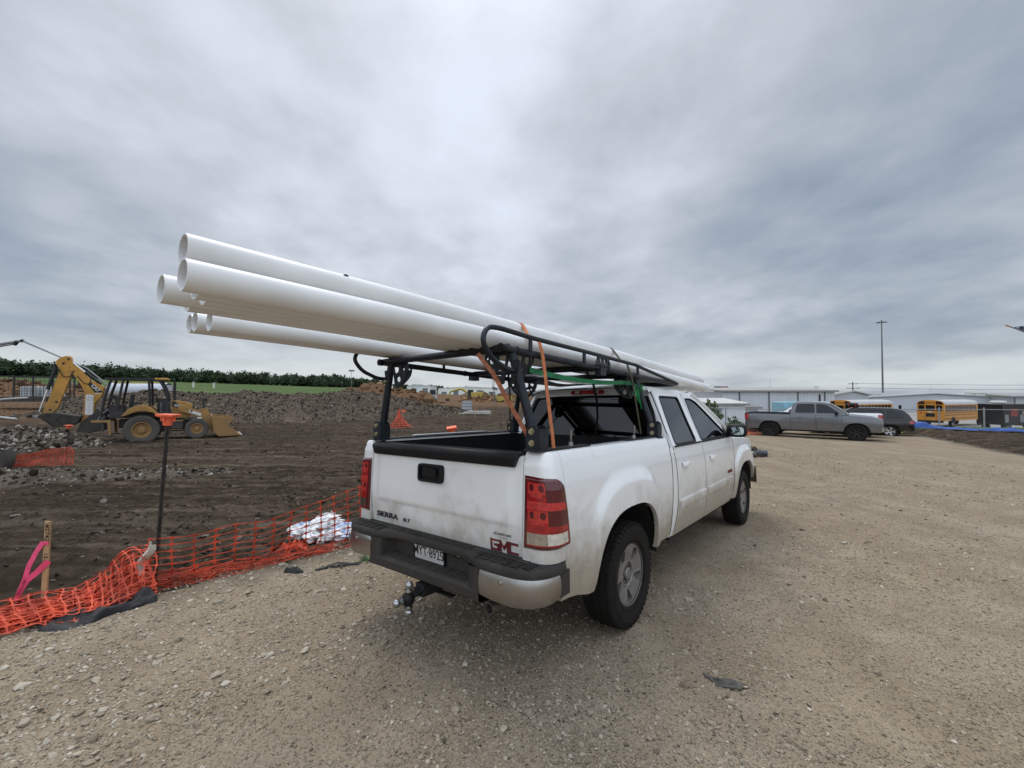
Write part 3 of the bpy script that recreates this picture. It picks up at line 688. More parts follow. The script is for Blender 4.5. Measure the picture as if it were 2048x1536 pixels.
    mb = MB(); prof = roundpoly([(-1.05,1.374),(-1.085,1.392),(-1.135,1.386),(-1.158,1.362),(-1.150,1.297),(-1.120,1.297),(-1.112,1.355),(-1.05,1.362)], .012, 3)
    R = []
    for t in np.linspace(-1, 1, 25): R.append([(t*(.716+max(0, z-1.297)*.42), y, z) for y, z in prof]+[(t*(.716+max(0, prof[0][1]-1.297)*.42), *prof[0])])
    mb.rows(R); n = len(prof)+1
    for end in (0, 24): mb.f.append(tuple(end*n+j for j in range(n-1))); mb.m.append(0)
    for k in range(4): mb.box((0, -1.075-.013*k, 1.3895-.0006*k), (1.46, .004, .006))
    P(mb, 'tailgate_cap', M_BLACK_PL, tgate, ang=40)
    mb = MB(); o = rrect(-.04, 1.198, .262, .128, .028, 5); h = rrect(-.04, 1.198, .222, .092, .02, 5)
    mb.plate(o, [h], lambda a, b, t: (a, -1.134+.03*(b-1.2)+t, b), -.022, .01); mb.plate(rrect(-.04, 1.198, .225, .095, .02, 4), [], lambda a, b, t: (a, -1.134+t, b), -.002, .004)
    mb.plate(rrect(-.055, 1.205, .15, .062, .012, 4), [], lambda a, b, t: (a, -1.134+t, b), -.016, .0)
    P(mb, 'tailgate_handle', M_BLACK_PL, tgate, ang=40)
    mk_dark = pm('badge_dark_chrome', (.10, .10, .105), .3, .7, .1, 40); mk_red = pm('badge_red', (.17, .012, .018), .3, 0, .1, 40); mk_ink = pm('black_lettering', (.012, .012, .012), .5, 0, .1, 40)
    def txt(s, x, z, size, mt, name, off=.006, **k): return text_obj(s, name, mt, tgate, frame((x, tg_y(x, z)-off, z), (1,0,0), (0,-.03,1)), size, **k)
    txt('SIERRA', -.578, .822, .058, mk_dark, 'badge', extr=.004, offset=.0, sx=1.5, shear=.12); txt('SLT', -.338, .816, .036, mk_dark, 'badge', extr=.003, offset=.0, sx=1.45, shear=.1)
    def strokes(mb, segs, w, off, th):
        for (a, b2) in segs:
            a, b2 = Vector(a), Vector(b2); d = (b2-a).normalized()*(w/2); n = Vector((-d.y, d.x)); q = [a-d+n, b2+d+n, b2+d-n, a-d-n]
            mb.plate([(p.x, p.y) for p in q], [], lambda u, v, t: (u, tg_y(u, v)-off-t, v), 0, th)
    gx, gz_, gw, gh = .520, .772, .0575, .058
    def L_(k, pts): return [((gx+k*.0762+p[0]*gw, gz_+p[1]*gh-.0), (gx+k*.0762+q[0]*gw, gz_+q[1]*gh)) for p, q in zip(pts, pts[1:])]
    segs = L_(0, [(1,1),(0,1),(0,0),(1,0),(1,.5),(.5,.5)])+L_(1, [(0,0),(0,1),(.5,.3),(1,1),(1,0)])+L_(2, [(1,1),(0,1),(0,0),(1,0)])
    mb = MB(); strokes(mb, segs, .0170, .001, .004); gb = P(mb, 'badge', M_CHROME_CL, tgate, ang=0)
    mb = MB(); strokes(mb, segs, .0095, .0045, .0025); P(mb, 'red_inlay', mk_red, gb, ang=0)
    txt('RICHARD KARR', .612, .872, .0235, mk_ink, 'dealer_lettering', extr=.0004, shear=.28, sx=.85, off=.003)
    for x0, x1 in ((.572, .652),):
        mb = MB(); mb.box((.612, tg_y(.612, .85)-.003, .851), (x1-x0, .001, .002)); P(mb, 'dealer_lettering', mk_ink, tgate)
    # ---- tail lamps
    for sx in (1, -1):
        nu, nv = 72, 110; mb = MB(); V = []; F = []; ma = []
        def lp(u, v):
            z = lerp(.828, 1.258, v); s1 = S_ARC+lerp(.098, .032, v)
            cr = max(0, (z-1.20)/.058); s1 -= .055*cr**2.2; cb = max(0, (.86-z)/.032); s1 -= .02*cb**2
            z -= .016*u*v+(-.012*u*(1-v))
            s = .004+(s1-.004)*u; e = min(u, 1-u, v*1.3, (1-v)*1.3); off = .014*float(smooth(-.002, .05, e))
            p = body_at(s, z, off-.001); return (sx*p[0], p[1], p[2])
        for i in range(nu):
            for j in range(nv): V.append(lp(i/(nu-1), j/(nv-1)))
        for i in range(nu-1):
            for j in range(nv-1):
                F.append((i*nv+j, (i+1)*nv+j, (i+1)*nv+j+1, i*nv+j+1)); u = (i+.5)/(nu-1); v = (j+.5)/(nv-1); k = 1
                if .10 < u < .91 and .055 < v < .93:
                    if v < .225: k = 0 if (v < .075 or u > .885) else (3 if u > .47 else 4)
                    elif v < .245: k = 0
                    else:
                        k = 0 if u < .50 else 1
                        if .555 < v < .665: k = 2 if u < .88 else 0
                        for vc in (.835, .46):
                            if abs(v-vc) < .075 and .12 < u < .50:
                                k = 2
                                for uc in (.205, .415):
                                    if ((u-uc)/.052)**2+((v-vc-.015)/.052)**2 < 1: k = 1
                            if vc-.115 < v < vc-.06 and .19 < u < .42: k = 2
                        if .26 < v < .33: k = 0
                ma.append(k)
        mb.add(V, F); mb.m = ma
        L = P(mb, 'tail_lamp', [M_RED_LENS, M_RED_DEEP, M_RED_BRIGHT, M_CLEAR_LENS, M_SILVER], ang=40)
        mb = MB(); q = body_at(.075, .895, .004); mb.sphere((sx*q[0], q[1]+.012, q[2]), .022, 14, 8); P(mb, 'bulb', M_SILVER, L)
    # ---- rear bumper
    half = [(0,-1.192),(.36,-1.192),(.45,-1.24),(.55,-1.278),(.70,-1.282),(.84,-1.272),(.925,-1.235),(.972,-1.165),(.992,-1.085),(.996,-1.0)]
    def dense(Pp, n):
        Q = np.array(roundpath(Pp)); d = np.concatenate([[0], np.cumsum(np.hypot(*np.diff(Q, axis=0).T))]); s = np.linspace(0, d[-1], n); return [(np.interp(a, d, Q[:, 0]), np.interp(a, d, Q[:, 1])) for a in s]
    def roundpath(Pp): return [(p.x, p.y) for p in bend([(a, b, 0) for a, b in Pp], .12, 4)]
    right = dense(half, 40); full = [(-x*(1-.035*min(1, x/.9)), y) for x, y in reversed(right[1:])]+right
    def normals(Q):
        out = []
        for i in range(len(Q)):
            a = Q[max(0, i-1)]; b = Q[min(len(Q)-1, i+1)]; dx, dy = b[0]-a[0], b[1]-a[1]; l = sqrt(dx*dx+dy*dy); out.append((dy/l, -dx/l))
        return out
    N = normals(full); mb = MB()
    sec = [(-.02,.694),(.006,.695),(.010,.704),(.008,.732),(.000,.746),(-.018,.7535),(-.05,.7565),(-.13,.7565)]
    mb.rows([[(x+o*nx, min(y+o*ny, -1.0) if abs(x) < .75 and o < -.04 else y+o*ny, z-.03*float(smooth(.93, 1.02, abs(x)))*0) for o, z in sec] for (x, y), (nx, ny) in zip(full, N)])
    mb.box((0, -1.105, .752), (1.70, .16, .016))
    for sx in (1, -1):
        for k in range(4):
            for j in range(6):
                mb.box((sx*(.51+.075*j), -1.262+.026*k+.02*max(0, j-4), .7615), (.06, .012, .005))
    for j in range(9): 
        for k in range(2): mb.box((-.36+.09*j, -1.172+.024*k, .7615), (.075, .012, .005))
    bump = P(mb, 'rear_bumper', M_BLACK_STEP, ang=45)
    mb = MB()                                                        # recessed middle and lower step
    mb.box((0, -1.135, .655), (.95, .03, .19)); prof = [(-1.14,.585),(-1.268,.572),(-1.285,.558),(-1.283,.508),(-1.255,.487),(-1.14,.480)]
    mb.rows([[(x, y+(.10 if abs(x) > .44 else 0)*0, z) for y, z in prof] for x in (-.56,-.50,-.25,0,.25,.50,.56)])
    for sx in (1, -1):
        R = []
        for t in np.linspace(0, 1, 7): R.append([(sx*lerp(.425, .455, t**.5), lerp(-1.145, -1.262, t), z) for z in (.50, .60, .70)])
        R += [[(sx*.475, -1.280, z) for z in (.50,.60,.70)], [(sx*.56, -1.283, z) for z in (.50,.60,.70)]]
        mb.rows(R)
    for k in range(4):
        for j in range(9): mb.box((-.36+.09*j, -1.175-.024*k, .584-.0023*k), (.078, .012, .006))
    P(mb, 'bumper_step', M_BLACK_STEP, bump, ang=45)
    for sx in (1, -1):                                               # bright end faces
        seg = [(x, y) for x, y in right if x > .555]; nn = normals(seg); R = []
        for i, ((x, y), (nx, ny)) in enumerate(zip(seg, nn)):
            f = i/(len(seg)-1); zb = .548-.012*sin(pi*min(1, f*1.3))+.03*float(smooth(.75, 1, f)); zt = .694
            if f > .90: zt -= .0
            kx = .966 if sx < 0 else 1.; x *= kx; col = [(sx*(x-.03*nx), y-.03*ny, zb+.004)]
            for j in range(9):
                v = j/8; o = .004+.010*sin(pi*v)**.7; col.append((sx*(x+o*nx), y+o*ny, lerp(zb, zt, v)))
            R.append(col)
        R = R[:int(len(R)*.93)]
        e = [(p[0], p[1]+.03, p[2]) for p in R[0]]; mb = MB(); mb.rows([e]+R+[[(p[0]-sx*.03, p[1], p[2]) for p in R[-1]]]); fc = P(mb, 'bumper_face', M_CHROME, bump, ang=50)
        mb = MB(); mb.lathe([(.0,.004),(.011,.004),(.013,.001),(.018,.001),(.019,-.006)], 18, lambda a, b, h: (sx*.735+a, -1.292-h, .655+b)); P(mb, 'parking_sensor', M_CHROME, fc)
        mb = MB(); R = []
        for (x, y), (nx, ny) in list(zip(right, normals(right)))[-7:]: R.append([(sx*(x*(.966 if sx < 0 else 1.)+o*nx), y+o*ny, z) for o, z in ((-.02,.555),(-.004,.565),(-.004,.70))])
        mb.rows(R); mb.box((sx*.93, -1.0, .63), (.13, .10, .14)); P(mb, 'bumper_end', M_BLACK_STEP, bump)
    mb = MB(); mb.box((-.325, -1.153, .70), (.055, .012, .045)); P(mb, 'plate_lamp', pm('amber_lamp', (.36,.28,.13), .3, 0, .1, 60), bump, bevel=.004)
    mb = MB(); mb.lathe([(0,.0),(.014,.0),(.019,.006),(.024,.004),(.026,-.004)], 16, lambda a, b, h: (.245+a, -1.152-h, .685+b)); P(mb, 'spare_lock', M_CHROME_CL, bump)
    pc = Vector((-.025, -1.172, .662)); tl = .16
    PF = frame(pc, (1,0,0), (0, -tl, 1)); w = lambda a, b, c: tuple(PF @ Vector((a, b, c)))
    mb = MB(); mb.plate(rrect(0, -.006, .332, .186, .01), [], lambda a, b, t: w(a, b, t), -.012, 0); pl = P(mb, 'licence_plate', M_BLACK_PL)
    mb = MB(); mb.plate(rrect(0, 0, .302, .146, .012), [], lambda a, b, t: w(a, b, t), .0, .003); P(mb, 'plate_face', pm('plate_white', (.62,.62,.61), .45, 0, .04, 20, dirt=((.35,.32,.27), .4, 6, .3, 1.2)), pl)
    ink = mk_ink
    text_obj('MYT\u00b78925', 'plate_number', ink, pl, PF @ Matrix.Translation((0, -.014, .0045)), .094, .0006, sx=.80, offset=.0003)
    text_obj('TEXAS', 'plate_state', ink, pl, PF @ Matrix.Translation((0, .050, .0045)), .034, .0005, sx=1.1, offset=.0)
    mb = MB()
    mb.plate([(-.138,.062),(-.118,.066),(-.108,.05),(-.122,.044),(-.128,.036),(-.136,.046)], [], lambda a, b, t: w(a, b, t), .003, .0045); P(mb, 'plate_emblem', ink, pl)
    # hitch with three balls, exhaust
    mb = MB(); mb.box((0, -1.10, .43), (.085, .34, .085)); mb.box((0, -1.06, .50), (.9, .07, .10)); mb.box((.10, -1.12, .385), (.16, .05, .012)); ht = P(mb, 'tow_hitch', M_DARK, bevel=.006)
    mb = MB(); mb.tube([(0,-1.2,.43),(0,-1.28,.425),(0,-1.35,.405)], [.032,.03,.03], 4); mb.cyl((-.06,-1.27,.43), (.075,-1.27,.43), .009, 8); mb.sphere((0,-1.365,.40), .046, 12, 8); P(mb, 'ball_mount', M_BLACK_PL, ht)
    for d in ((0,.1,.9), (-.05,-1,0), (0,.1,-1)):
        d = Vector(d).normalized(); c = Vector((0,-1.365,.40)); mb = MB(); mb.cyl(c+d*.03, c+d*.065, .017, 12); mb.cyl(c+d*.05, c+d*.06, .028, 12); mb.sphere(c+d*.088, .0265, 16, 12); P(mb, 'tow_ball', M_STEEL, ht)
    mb = MB(); mb.tube(bend([(.0,-1.24,.425),(.03,-1.28,.375),(-.05,-1.34,.36),(-.06,-1.28,.385)], .03), .006, 6); P(mb, 'safety_chain', M_STEEL, ht)
    mb = MB(); mb.lathe([(.030,-.0),(.034,0),(.036,.03),(.034,.3),(.03,.3),(.030,.02)], 20, lambda a, b, h: (.60+a, -1.235+h, .455+b-.02*h), closed=True); P(mb, 'exhaust_tip', pm('exhaust_steel', (.16,.13,.11), .5, .7, .2, 20))
    # ---- doors and cab sides
    RB = lambda z: interp(z, [.46,.75,1.05,1.295,1.47,1.86], [.975,1.03,1.01,.975,.995,1.07])     # rear shut line
    BB = lambda z: interp(z, [.46,.9,1.295,1.80,1.86], [1.99,1.96,1.885,1.945,1.955])             # between the doors
    FB = lambda z: interp(z, [.46,.7,1.0,1.295], [3.20,3.25,3.27,3.26])
    trimM = M_BLACK_PL
    gl = lambda a, b, t, sx: (sx*(GX(b)+t), a, b)
    for sx in (1, -1):
        for kind in ('rear', 'front'):
            a_, b_ = (RB, BB) if kind == 'rear' else (BB, FB); g0, g1 = .004, -.004
            mb = MB(); n = 26; R = []
            for i in range(n):
                u = i/(n-1); col = []
                for j, z in enumerate([.462]+list(np.linspace(.462, 1.295, 30))):
                    y = lerp(a_(z)+g0, b_(z)+g1, u); zz = z+.018*(y-1.0)*-.35*float(z < .6)
                    lo = arch_z(y, FYC, FY) if kind == 'front' else 0
                    x = bx(y, z)+.004*float(smooth(1.262, 1.285, z))-.010*exp_bell(z, 1.0, .10)*0
                    col.append((sx*(x-(.035 if j == 0 else 0)), y, max(zz, 0)))
                col.append((sx*(bx(col[-1][1], 1.295)-.03), col[-1][1], 1.299)); R.append(col)
            R = [[(p[0]-sx*.035, p[1], p[2]) for p in R[0]]]+R+[[(p[0]-sx*.035, p[1], p[2]) for p in R[-1]]]
            mb.rows(R)
            # window frame of the door
            if kind == 'rear':
                outer = [(RB(1.30)+.004,1.30),(BB(1.30)-.004,1.30),(BB(1.6)-.004,1.6),(BB(1.80)-.004,1.80),(1.94,1.852),(1.10,1.852),(RB(1.80)+.004,1.80),(RB(1.47)+.004,1.47)]
                win = roundpoly([(1.055,1.312),(1.735,1.312),(1.755,1.55),(1.800,1.795),(1.215,1.795),(1.13,1.56)], .05, 4)
            else:
                outer = [(BB(1.30)+.004,1.30),(3.30,1.30),(3.02,1.478),(2.72,1.655),(2.50,1.775),(2.36,1.838),(2.20,1.852),(1.965,1.852),(BB(1.6)+.004,1.6)]
                win = roundpoly([(1.915,1.312),(3.10,1.312),(2.80,1.50),(2.56,1.652),(2.40,1.745),(2.26,1.785),(2.015,1.785),(1.955,1.56)], .04, 4)
            mb.plate(outer, [win], lambda a, b, t: gl(a, b, t, sx), -.045, 0.)
            d = P(mb, 'door', M_WHITE, ang=40)
            c = Vector((sum(p[0] for p in win)/len(win), sum(p[1] for p in win)/len(win)))
            inner = [tuple(c+(Vector(p)-c)*.955) for p in win]; outr = [tuple(c+(Vector(p)-c)*1.012) for p in win]
            mb = MB(); mb.plate(outr, [inner], lambda a, b, t: gl(a, b, t, sx), -.02, .003)
            y0, y1 = (1.03, 1.845) if kind == 'rear' else (1.90, 3.22)
            mb.box((sx*(GX(1.302)+.004), (y0+y1)/2, 1.300), (.014, y1-y0, .016)); P(mb, 'window_seal', trimM, d, ang=40)
            mb = MB(); mb.plate(inner, [], lambda a, b, t: gl(a, b, t, sx), -.014, -.010); P(mb, 'window', M_GLASS_DARK if kind == 'rear' else M_GLASS, d, ang=0)
            hy, hz = (1.17, 1.118) if kind == 'rear' else (2.13, 1.108)
            mb = MB(); R = []
            for t in np.linspace(0, 1, 13):
                y = hy-.015+.185*t; o = .004+.034*sin(pi*t)**.45; R.append([(sx*(bx(y, hz)+o+ox), y, hz+oz) for ox, oz in ((-.012,-.022),(.004,-.018),(.008,0),(.004,.018),(-.012,.022),(-.022,0))])
            for col in R: col.append(col[0])
            mb.rows(R); P(mb, 'door_handle', M_WHITE, d, ang=50)
            mb = MB(); mb.sphere((sx*(bx(hy, hz)-.012), hy+.075, hz), (.016, .085, .042), 18, 10); P(mb, 'handle_recess', pm('recess_shade', (.55,.55,.54), .4), d)  # shade of the hollow put into greyer paint on a shallow bulge
            ya, yb = (1.062, 1.93) if kind == 'rear' else (1.995, 3.17)
            mb = MB(); R = []
            for y in np.linspace(ya, yb, 14): R.append([(sx*(bx(y, z)+o), y, z) for o, z in ((-.002,.700),(.014,.706),(.018,.735),(.016,.755),(.021,.760),(.019,.785),(-.002,.795))])
            R = [[(sx*(bx(p[1], p[2])-.002), p[1], p[2]) for p in R[0]]]+R+[[(sx*(bx(p[1], p[2])-.002), p[1], p[2]) for p in R[-1]]]
            mb.rows(R); P(mb, 'side_moulding', M_WHITE, d, ang=40)
        if sx == 1:
            text_obj('VORTEC', 'badge', mk_red, d, frame((bx(3.02,.86)+.004, 3.02, .858), (0,1,0), (0,0,1)), .055, .003, shear=.15, sx=1.15, offset=.0)
    # ---- dark shut lines
    for sx in (1, -1):
        for ln, z1 in ((RB, 1.84), (BB, 1.84), (FB, 1.28), (lambda z: .882, 1.36)):
            mb = MB(); mb.tube([(sx*((bx(ln(z), z) if z < 1.297 or z1 == 1.36 else GX(z))-.004), ln(z), z) for z in np.linspace(.50, z1, 26)], .0055, 5); P(mb, 'panel_gap', M_DARK)
    # ---- cab shell
    mb = MB()
    for sx in (1, -1):
        side_panel(mb, [.895, .92, .95, .985], lambda y: .47, lambda y: 1.30, sx, X=lambda y, z: bx(y, z)-.002, nz=16, shift=lambda y, z: (RB(z)-.975)*(y-.895)/.09-.004)
        bk = lambda z: .945+(z-1.30)*.34
        mb.plate([(bk(1.30),1.30),(RB(1.30)-.003,1.30),(RB(1.47)-.003,1.47),(RB(1.80)-.003,1.80),(1.09,1.852),(bk(1.85)-.02,1.852),(bk(1.6),1.6)], [], lambda a, b, t: gl(a, b, t, sx), -.04, 0)
        for y0, y1, z0, z1, zz in ((BB(1.3)-.03, BB(1.3)+.05, 1.30, 1.84, 0),):
            mb.k = 1; mb.plate([(BB(z)-.03, z) for z in (.5,.9,1.295,1.8)]+[(BB(z)+.03, z) for z in (1.8,1.295,.9,.5)], [], lambda a, b, t: (sx*((GX(b) if b > 1.3 else bx(a, b))+t), a, b), -.06, -.04); mb.k = 0
        # windscreen pillars
        mb.tube([(sx*.945,3.33,1.292),(sx*.885,3.02,1.485),(sx*.80,2.72,1.665),(sx*.742,2.50,1.782),(sx*.715,2.32,1.848)], .03, 8, flat=.8)
    R = []
    for y in [1.005,1.01,1.03,1.06,1.10,1.2,1.4,1.6,1.8,2.0,2.2,2.32,2.36]:
        sag = -.030*float(smooth(1.9, 2.36, y))-.022*float(smooth(1.12, 1.005, y))-(.016 if y == 1.005 else 0)
        pr = [(.722,1.836),(.722,1.853),(.712,1.868),(.690,1.882),(.640,1.896),(.52,1.911),(.35,1.921),(.15,1.926),(0,1.927)]
        pr = [(x-.02*float(smooth(2.1,2.36,y)), z+sag*(1 if i > 2 else .35)) for i, (x, z) in enumerate(pr)]
        R.append([(x, y-.05*(1-(x/.72)**2)*float(y < 1.1), z) for x, z in pr]+[(-x, y-.05*(1-(x/.72)**2)*float(y < 1.1), z) for x, z in reversed(pr[:-1])])
    mb.rows(R)
    # rear wall round the back glass
    bw = lambda z: .945+(z-1.30)*.34
    hw = lambda z: GX(z)-.012
    rear_o = [(-hw(1.25),1.25),(hw(1.25),1.25),(hw(1.6),1.6),(hw(1.86)-.01,1.862),(.4,1.882),(-.4,1.882),(-hw(1.86)+.01,1.862),(-hw(1.6),1.6)]
    rear_w = roundpoly([(-.855,1.318),(.855,1.318),(.765,1.60),(.700,1.790),(.35,1.806),(-.35,1.806),(-.700,1.790),(-.765,1.60)], .05, 4)
    bow = lambda a, b: bw(b)-.045*(1-(a/.9)**2)
    mb.plate(rear_o, [rear_w], lambda a, b, t: (a, bow(a, b)+t, b), 0, .05)
    mb.box((0, .93, 1.0), (1.80, .04, .56))
    cab = P(mb, 'cab', [M_WHITE_ROOF, M_DARK], ang=45)
    mb = MB(); mb.plate(rear_w, [], lambda a, b, t: (a, bow(a, b)+t, b), .012, .016); P(mb, 'rear_window', M_GLASS_DARK, cab, ang=0)
    c = Vector((0, 1.56)); mb = MB(); mb.plate([tuple(c+(Vector(p)-c)*1.01) for p in rear_w], [[tuple(c+(Vector(p)-c)*.965) for p in rear_w]], lambda a, b, t: (a, bow(a, b)+t, b), -.003, .012); P(mb, 'rear_window_seal', M_BLACK_PL, cab)
    mb = MB(); mb.plate(rrect(0, 1.846, .40, .042, .018, 5), [], lambda a, b, t: (a, bow(a, b)-.012+t, b), -.018, .02); bl = P(mb, 'brake_lamp', M_RED_LENS, cab, bevel=.004)
    for sx in (1, -1): mb = MB(); mb.plate(rrect(sx*.12, 1.846, .052, .028, .006, 3), [], lambda a, b, t: (a, bow(a, b)-.012+t, b), -.0205, -.018); P(mb, 'cargo_lamp', M_CLEAR_LENS, bl)
    mb = MB(); mb.plate(rrect(0, 1.846, .13, .03, .006, 3), [], lambda a, b, t: (a, bow(a, b)-.012+t, b), -.0205, -.018); P(mb, 'brake_reflector', M_RED_BRIGHT, bl)
    mb = MB(); mb.grid(15, 12, lambda u, v: ((2*u-1)*lerp(.90, .69, v), lerp(3.40, 2.36, v)-.10*(1-(2*u-1)**2)*-1*.9, lerp(1.285, 1.868, v)+.02*(1-(2*u-1)**2)*v)); P(mb, 'windscreen', M_GLASS, cab)
    # interior
    mb = MB(); mb.box((0, 2.1, .62), (1.7, 2.4, .06)); mb.box((0, 1.06, 1.05), (1.5, .12, .75), (-.15, 0, 0)); mb.box((0, 1.35, .85), (1.5, .5, .22)); mb.box((0, 3.05, 1.08), (1.66, .42, .32)); mb.box((0, 1.7, 1.828), (1.30, 1.15, .02))
    for sx in (1, -1):
        mb.box((sx*.90, 2.1, .92), (.05, 2.35, .70)); mb.box((sx*.42, 2.35, .85), (.56, .54, .24)); mb.box((sx*.42, 2.06, 1.16), (.52, .16, .66), (-.2, 0, 0)); mb.box((sx*.42, 1.98, 1.58), (.26, .10, .20), (-.15, 0, 0))
    mb.tube([(-.42+.19*cos(t), 2.78+.05*sin(t), 1.16+.18*sin(t)) for t in np.linspace(0, 2*pi, 24)[:-1]], .014, 6, closed=True); mb.box((0, 2.45, 1.70), (.26, .02, .08))
    P(mb, 'interior', M_INTERIOR, cab, bevel=.02)
    # ---- fenders, bonnet, front end
    ztf = lambda y: interp(y, [3.2,3.5,4.0,4.5,4.9], [1.275,1.262,1.235,1.175,1.08])
    for sx in (1, -1):
        ys = sorted(set([round(v, 4) for v in arch_ys(FYC, FY)]+[3.262,3.29,3.32]+[round(v, 4) for v in np.linspace(4.43, 4.93, 9)]))
        mb = MB(); side_panel(mb, ys, lambda y: arch_z(y, FYC, FY, .50, .47 if y < 4 else .62), ztf, sx, nz=26, shift=lambda y, z: (FB(z)-3.25+.005)*max(0, 1-(y-3.262)/.09), top=None)
        P(mb, 'fender', M_WHITE, ang=50)
    mb = MB(); R = []
    for y in [3.26,3.3]+list(np.linspace(3.4, 4.93, 14)):
        z0 = ztf(y); w0 = bx(y, z0); drop = .10*float(smooth(4.75, 4.93, y)); bul = .065
        pr = [(w0-.002,z0-.01),(w0-.014,z0+.008),(w0-.05,z0+.022),(w0-.14,z0+.030),(w0-.30,z0+.034+bul*.3),(.45,z0+.04+bul*.8),(.2,z0+.04+bul),(0,z0+.04+bul*1.02)]
        pr = [(x, z-drop) for x, z in pr]; R.append([(x, y+.05*(1-(x/.9)**2), z) for x, z in pr]+[(-x, y+.05*(1-(x/.9)**2), z) for x, z in reversed(pr[:-1])])
    mb.rows(R); P(mb, 'bonnet', M_WHITE_ROOF, ang=50)
    mb = MB(); mb.box((0, 3.34, 1.29), (1.7, .16, .02)); P(mb, 'cowl', M_BLACK_PL)
    mb = MB(); mb.box((0, 4.93, .92), (1.05, .10, .32)); mb.box((0, 4.90, .80), (1.5, .06, .40)); g = P(mb, 'grille', M_BLACK_PL, bevel=.02)
    mb = MB()
    for k in range(4): mb.box((0, 4.99, .80+.085*k), (1.0, .02, .03))
    P(mb, 'grille_bar', M_CHROME_CL, g)
    mb = MB(); mb.grid(21, 8, lambda u, v: ((2*u-1)*.97, 5.06-.22*abs(2*u-1)**3, lerp(.48, .74, v)+.0*u)); mb.box((0, 4.95, .60), (1.7, .14, .2)); P(mb, 'front_bumper', M_CHROME)
    for sx in (1, -1): mb = MB(); mb.grid(8, 8, lambda u, v: (sx*lerp(.55, .84, u), 5.0-.14*u*u, lerp(.80, 1.04, v))); P(mb, 'headlamp', M_CLEAR_LENS)
    # ---- mirrors
    for sx in (1, -1):
        c = (sx*1.085, 3.02, 1.385); mb = MB()
        se = lambda a, e: math.copysign(abs(a)**e, a)
        mb.grid(28, 16, lambda u, v: (c[0]+.125*se(cos(2*pi*u), .6)*sin(pi*(.001+.998*v))**.55, c[1]-.055+.13*v, c[2]+.088*se(sin(2*pi*u), .6)*sin(pi*(.001+.998*v))**.55), closeu=True)
        mb.tube([(sx*.94,3.06,1.31),(sx*.975,3.04,1.33),(sx*1.02,3.03,1.35)], [.04,.035,.045], 8); mb.plate([(2.98,1.30),(3.24,1.30),(3.01,1.44)], [], lambda a, b, t: gl(a, b, t, sx), -.02, .006)
        mr_ = P(mb, 'wing_mirror', M_BLACK_PL, ang=60)
        mb = MB(); mb.plate(rrect(c[0]+sx*.020, c[2]-.005, .150, .098, .035, 5), [], lambda a, b, t: (a, 2.958+sx*.0+.06*sx*(a-c[0])+t, b), 0, .01); P(mb, 'mirror_glass', pm('mirror_silver', (.42,.48,.49), .02, 1, .01, 3), mr_, ang=0)
    # ---- wheels
    for y in (0, WB):
        for sx in (1, -1): build_wheel(T, sx, y)
    return T
def exp_bell(z, c, w): return math.exp(-((z-c)/w)**2)
def tyre_mesh(Rr=RW, rim=.234, hw=.122, blocks=True):
    mb = MB(); k = Rr/.393
    pr = [(rim-.012,-.095),(rim+.002,-.104),(rim+.03,-.116),(.30*k,-.124),(.335*k,-.122),(.362*k,-.113),(.379*k,-.100),(.384*k,-.08),(.3855*k,-.04)]
    pr = [(r, h*hw/.122) for r, h in pr]; pr = pr+[(.386*k, 0)]+[(r, -h) for r, h in reversed(pr)]
    mb.lathe(pr, 72, lambda a, b, h: (h, a, b), closed=True)
    mb.lathe([(rim+.016,.1165*hw/.122),(rim+.022,.1195*hw/.122),(rim+.028,.1185*hw/.122)], 72, lambda a, b, h: (h, a, b)); mb.lathe([(.325*k,.1235*hw/.122),(.330*k,.126*hw/.122),(.335*k,.1230*hw/.122)], 72, lambda a, b, h: (h, a, b))
    if blocks:
        for row, (h, w, cnt, sk) in enumerate(((-.088,.030,52,.12),(-.050,.026,60,-.25),(-.008+.008,.030,60,.0),(.050,.026,60,.25),(.088,.030,52,-.12))):
            for i in range(cnt):
                a = 2*pi*(i+.5*(row % 2))/cnt; L = 2*pi*Rr/cnt*.78; e = L/2/Rr
                r0 = .380*k-(.005 if abs(h) > .07 else 0); r1 = Rr-(.0045 if abs(h) > .07 else 0); vs = []
                for rr in (r0, r1):
                    for hh, s in ((-w/2,-1),(w/2,1)):
                        for ee in (-e, e): an = a+ee+sk*s*.08; vs.append(((h+hh)*hw/.122, rr*cos(an), rr*sin(an)))
                mb.add(vs, [(0,1,3,2),(4,6,7,5),(0,4,5,1),(2,3,7,6),(0,2,6,4),(1,5,7,3)])
            if abs(h) > .07:
                for i in range(cnt):
                    a = 2*pi*(i+.5*(row % 2))/cnt; s = math.copysign(1, h); e = .32*pi/cnt; vs = []
                    for hh in (.098, .117):
                        for rr in ((.388*k, .366*k) if hh < .1 else (.374*k, .352*k)):
                            for ee in (-e, e): vs.append((s*hh*hw/.122, rr*cos(a+ee), rr*sin(a+ee)))
                    mb.add(vs, [(0,1,3,2),(4,6,7,5),(0,4,5,1),(2,3,7,6),(0,2,6,4),(1,5,7,3)])
    return mb
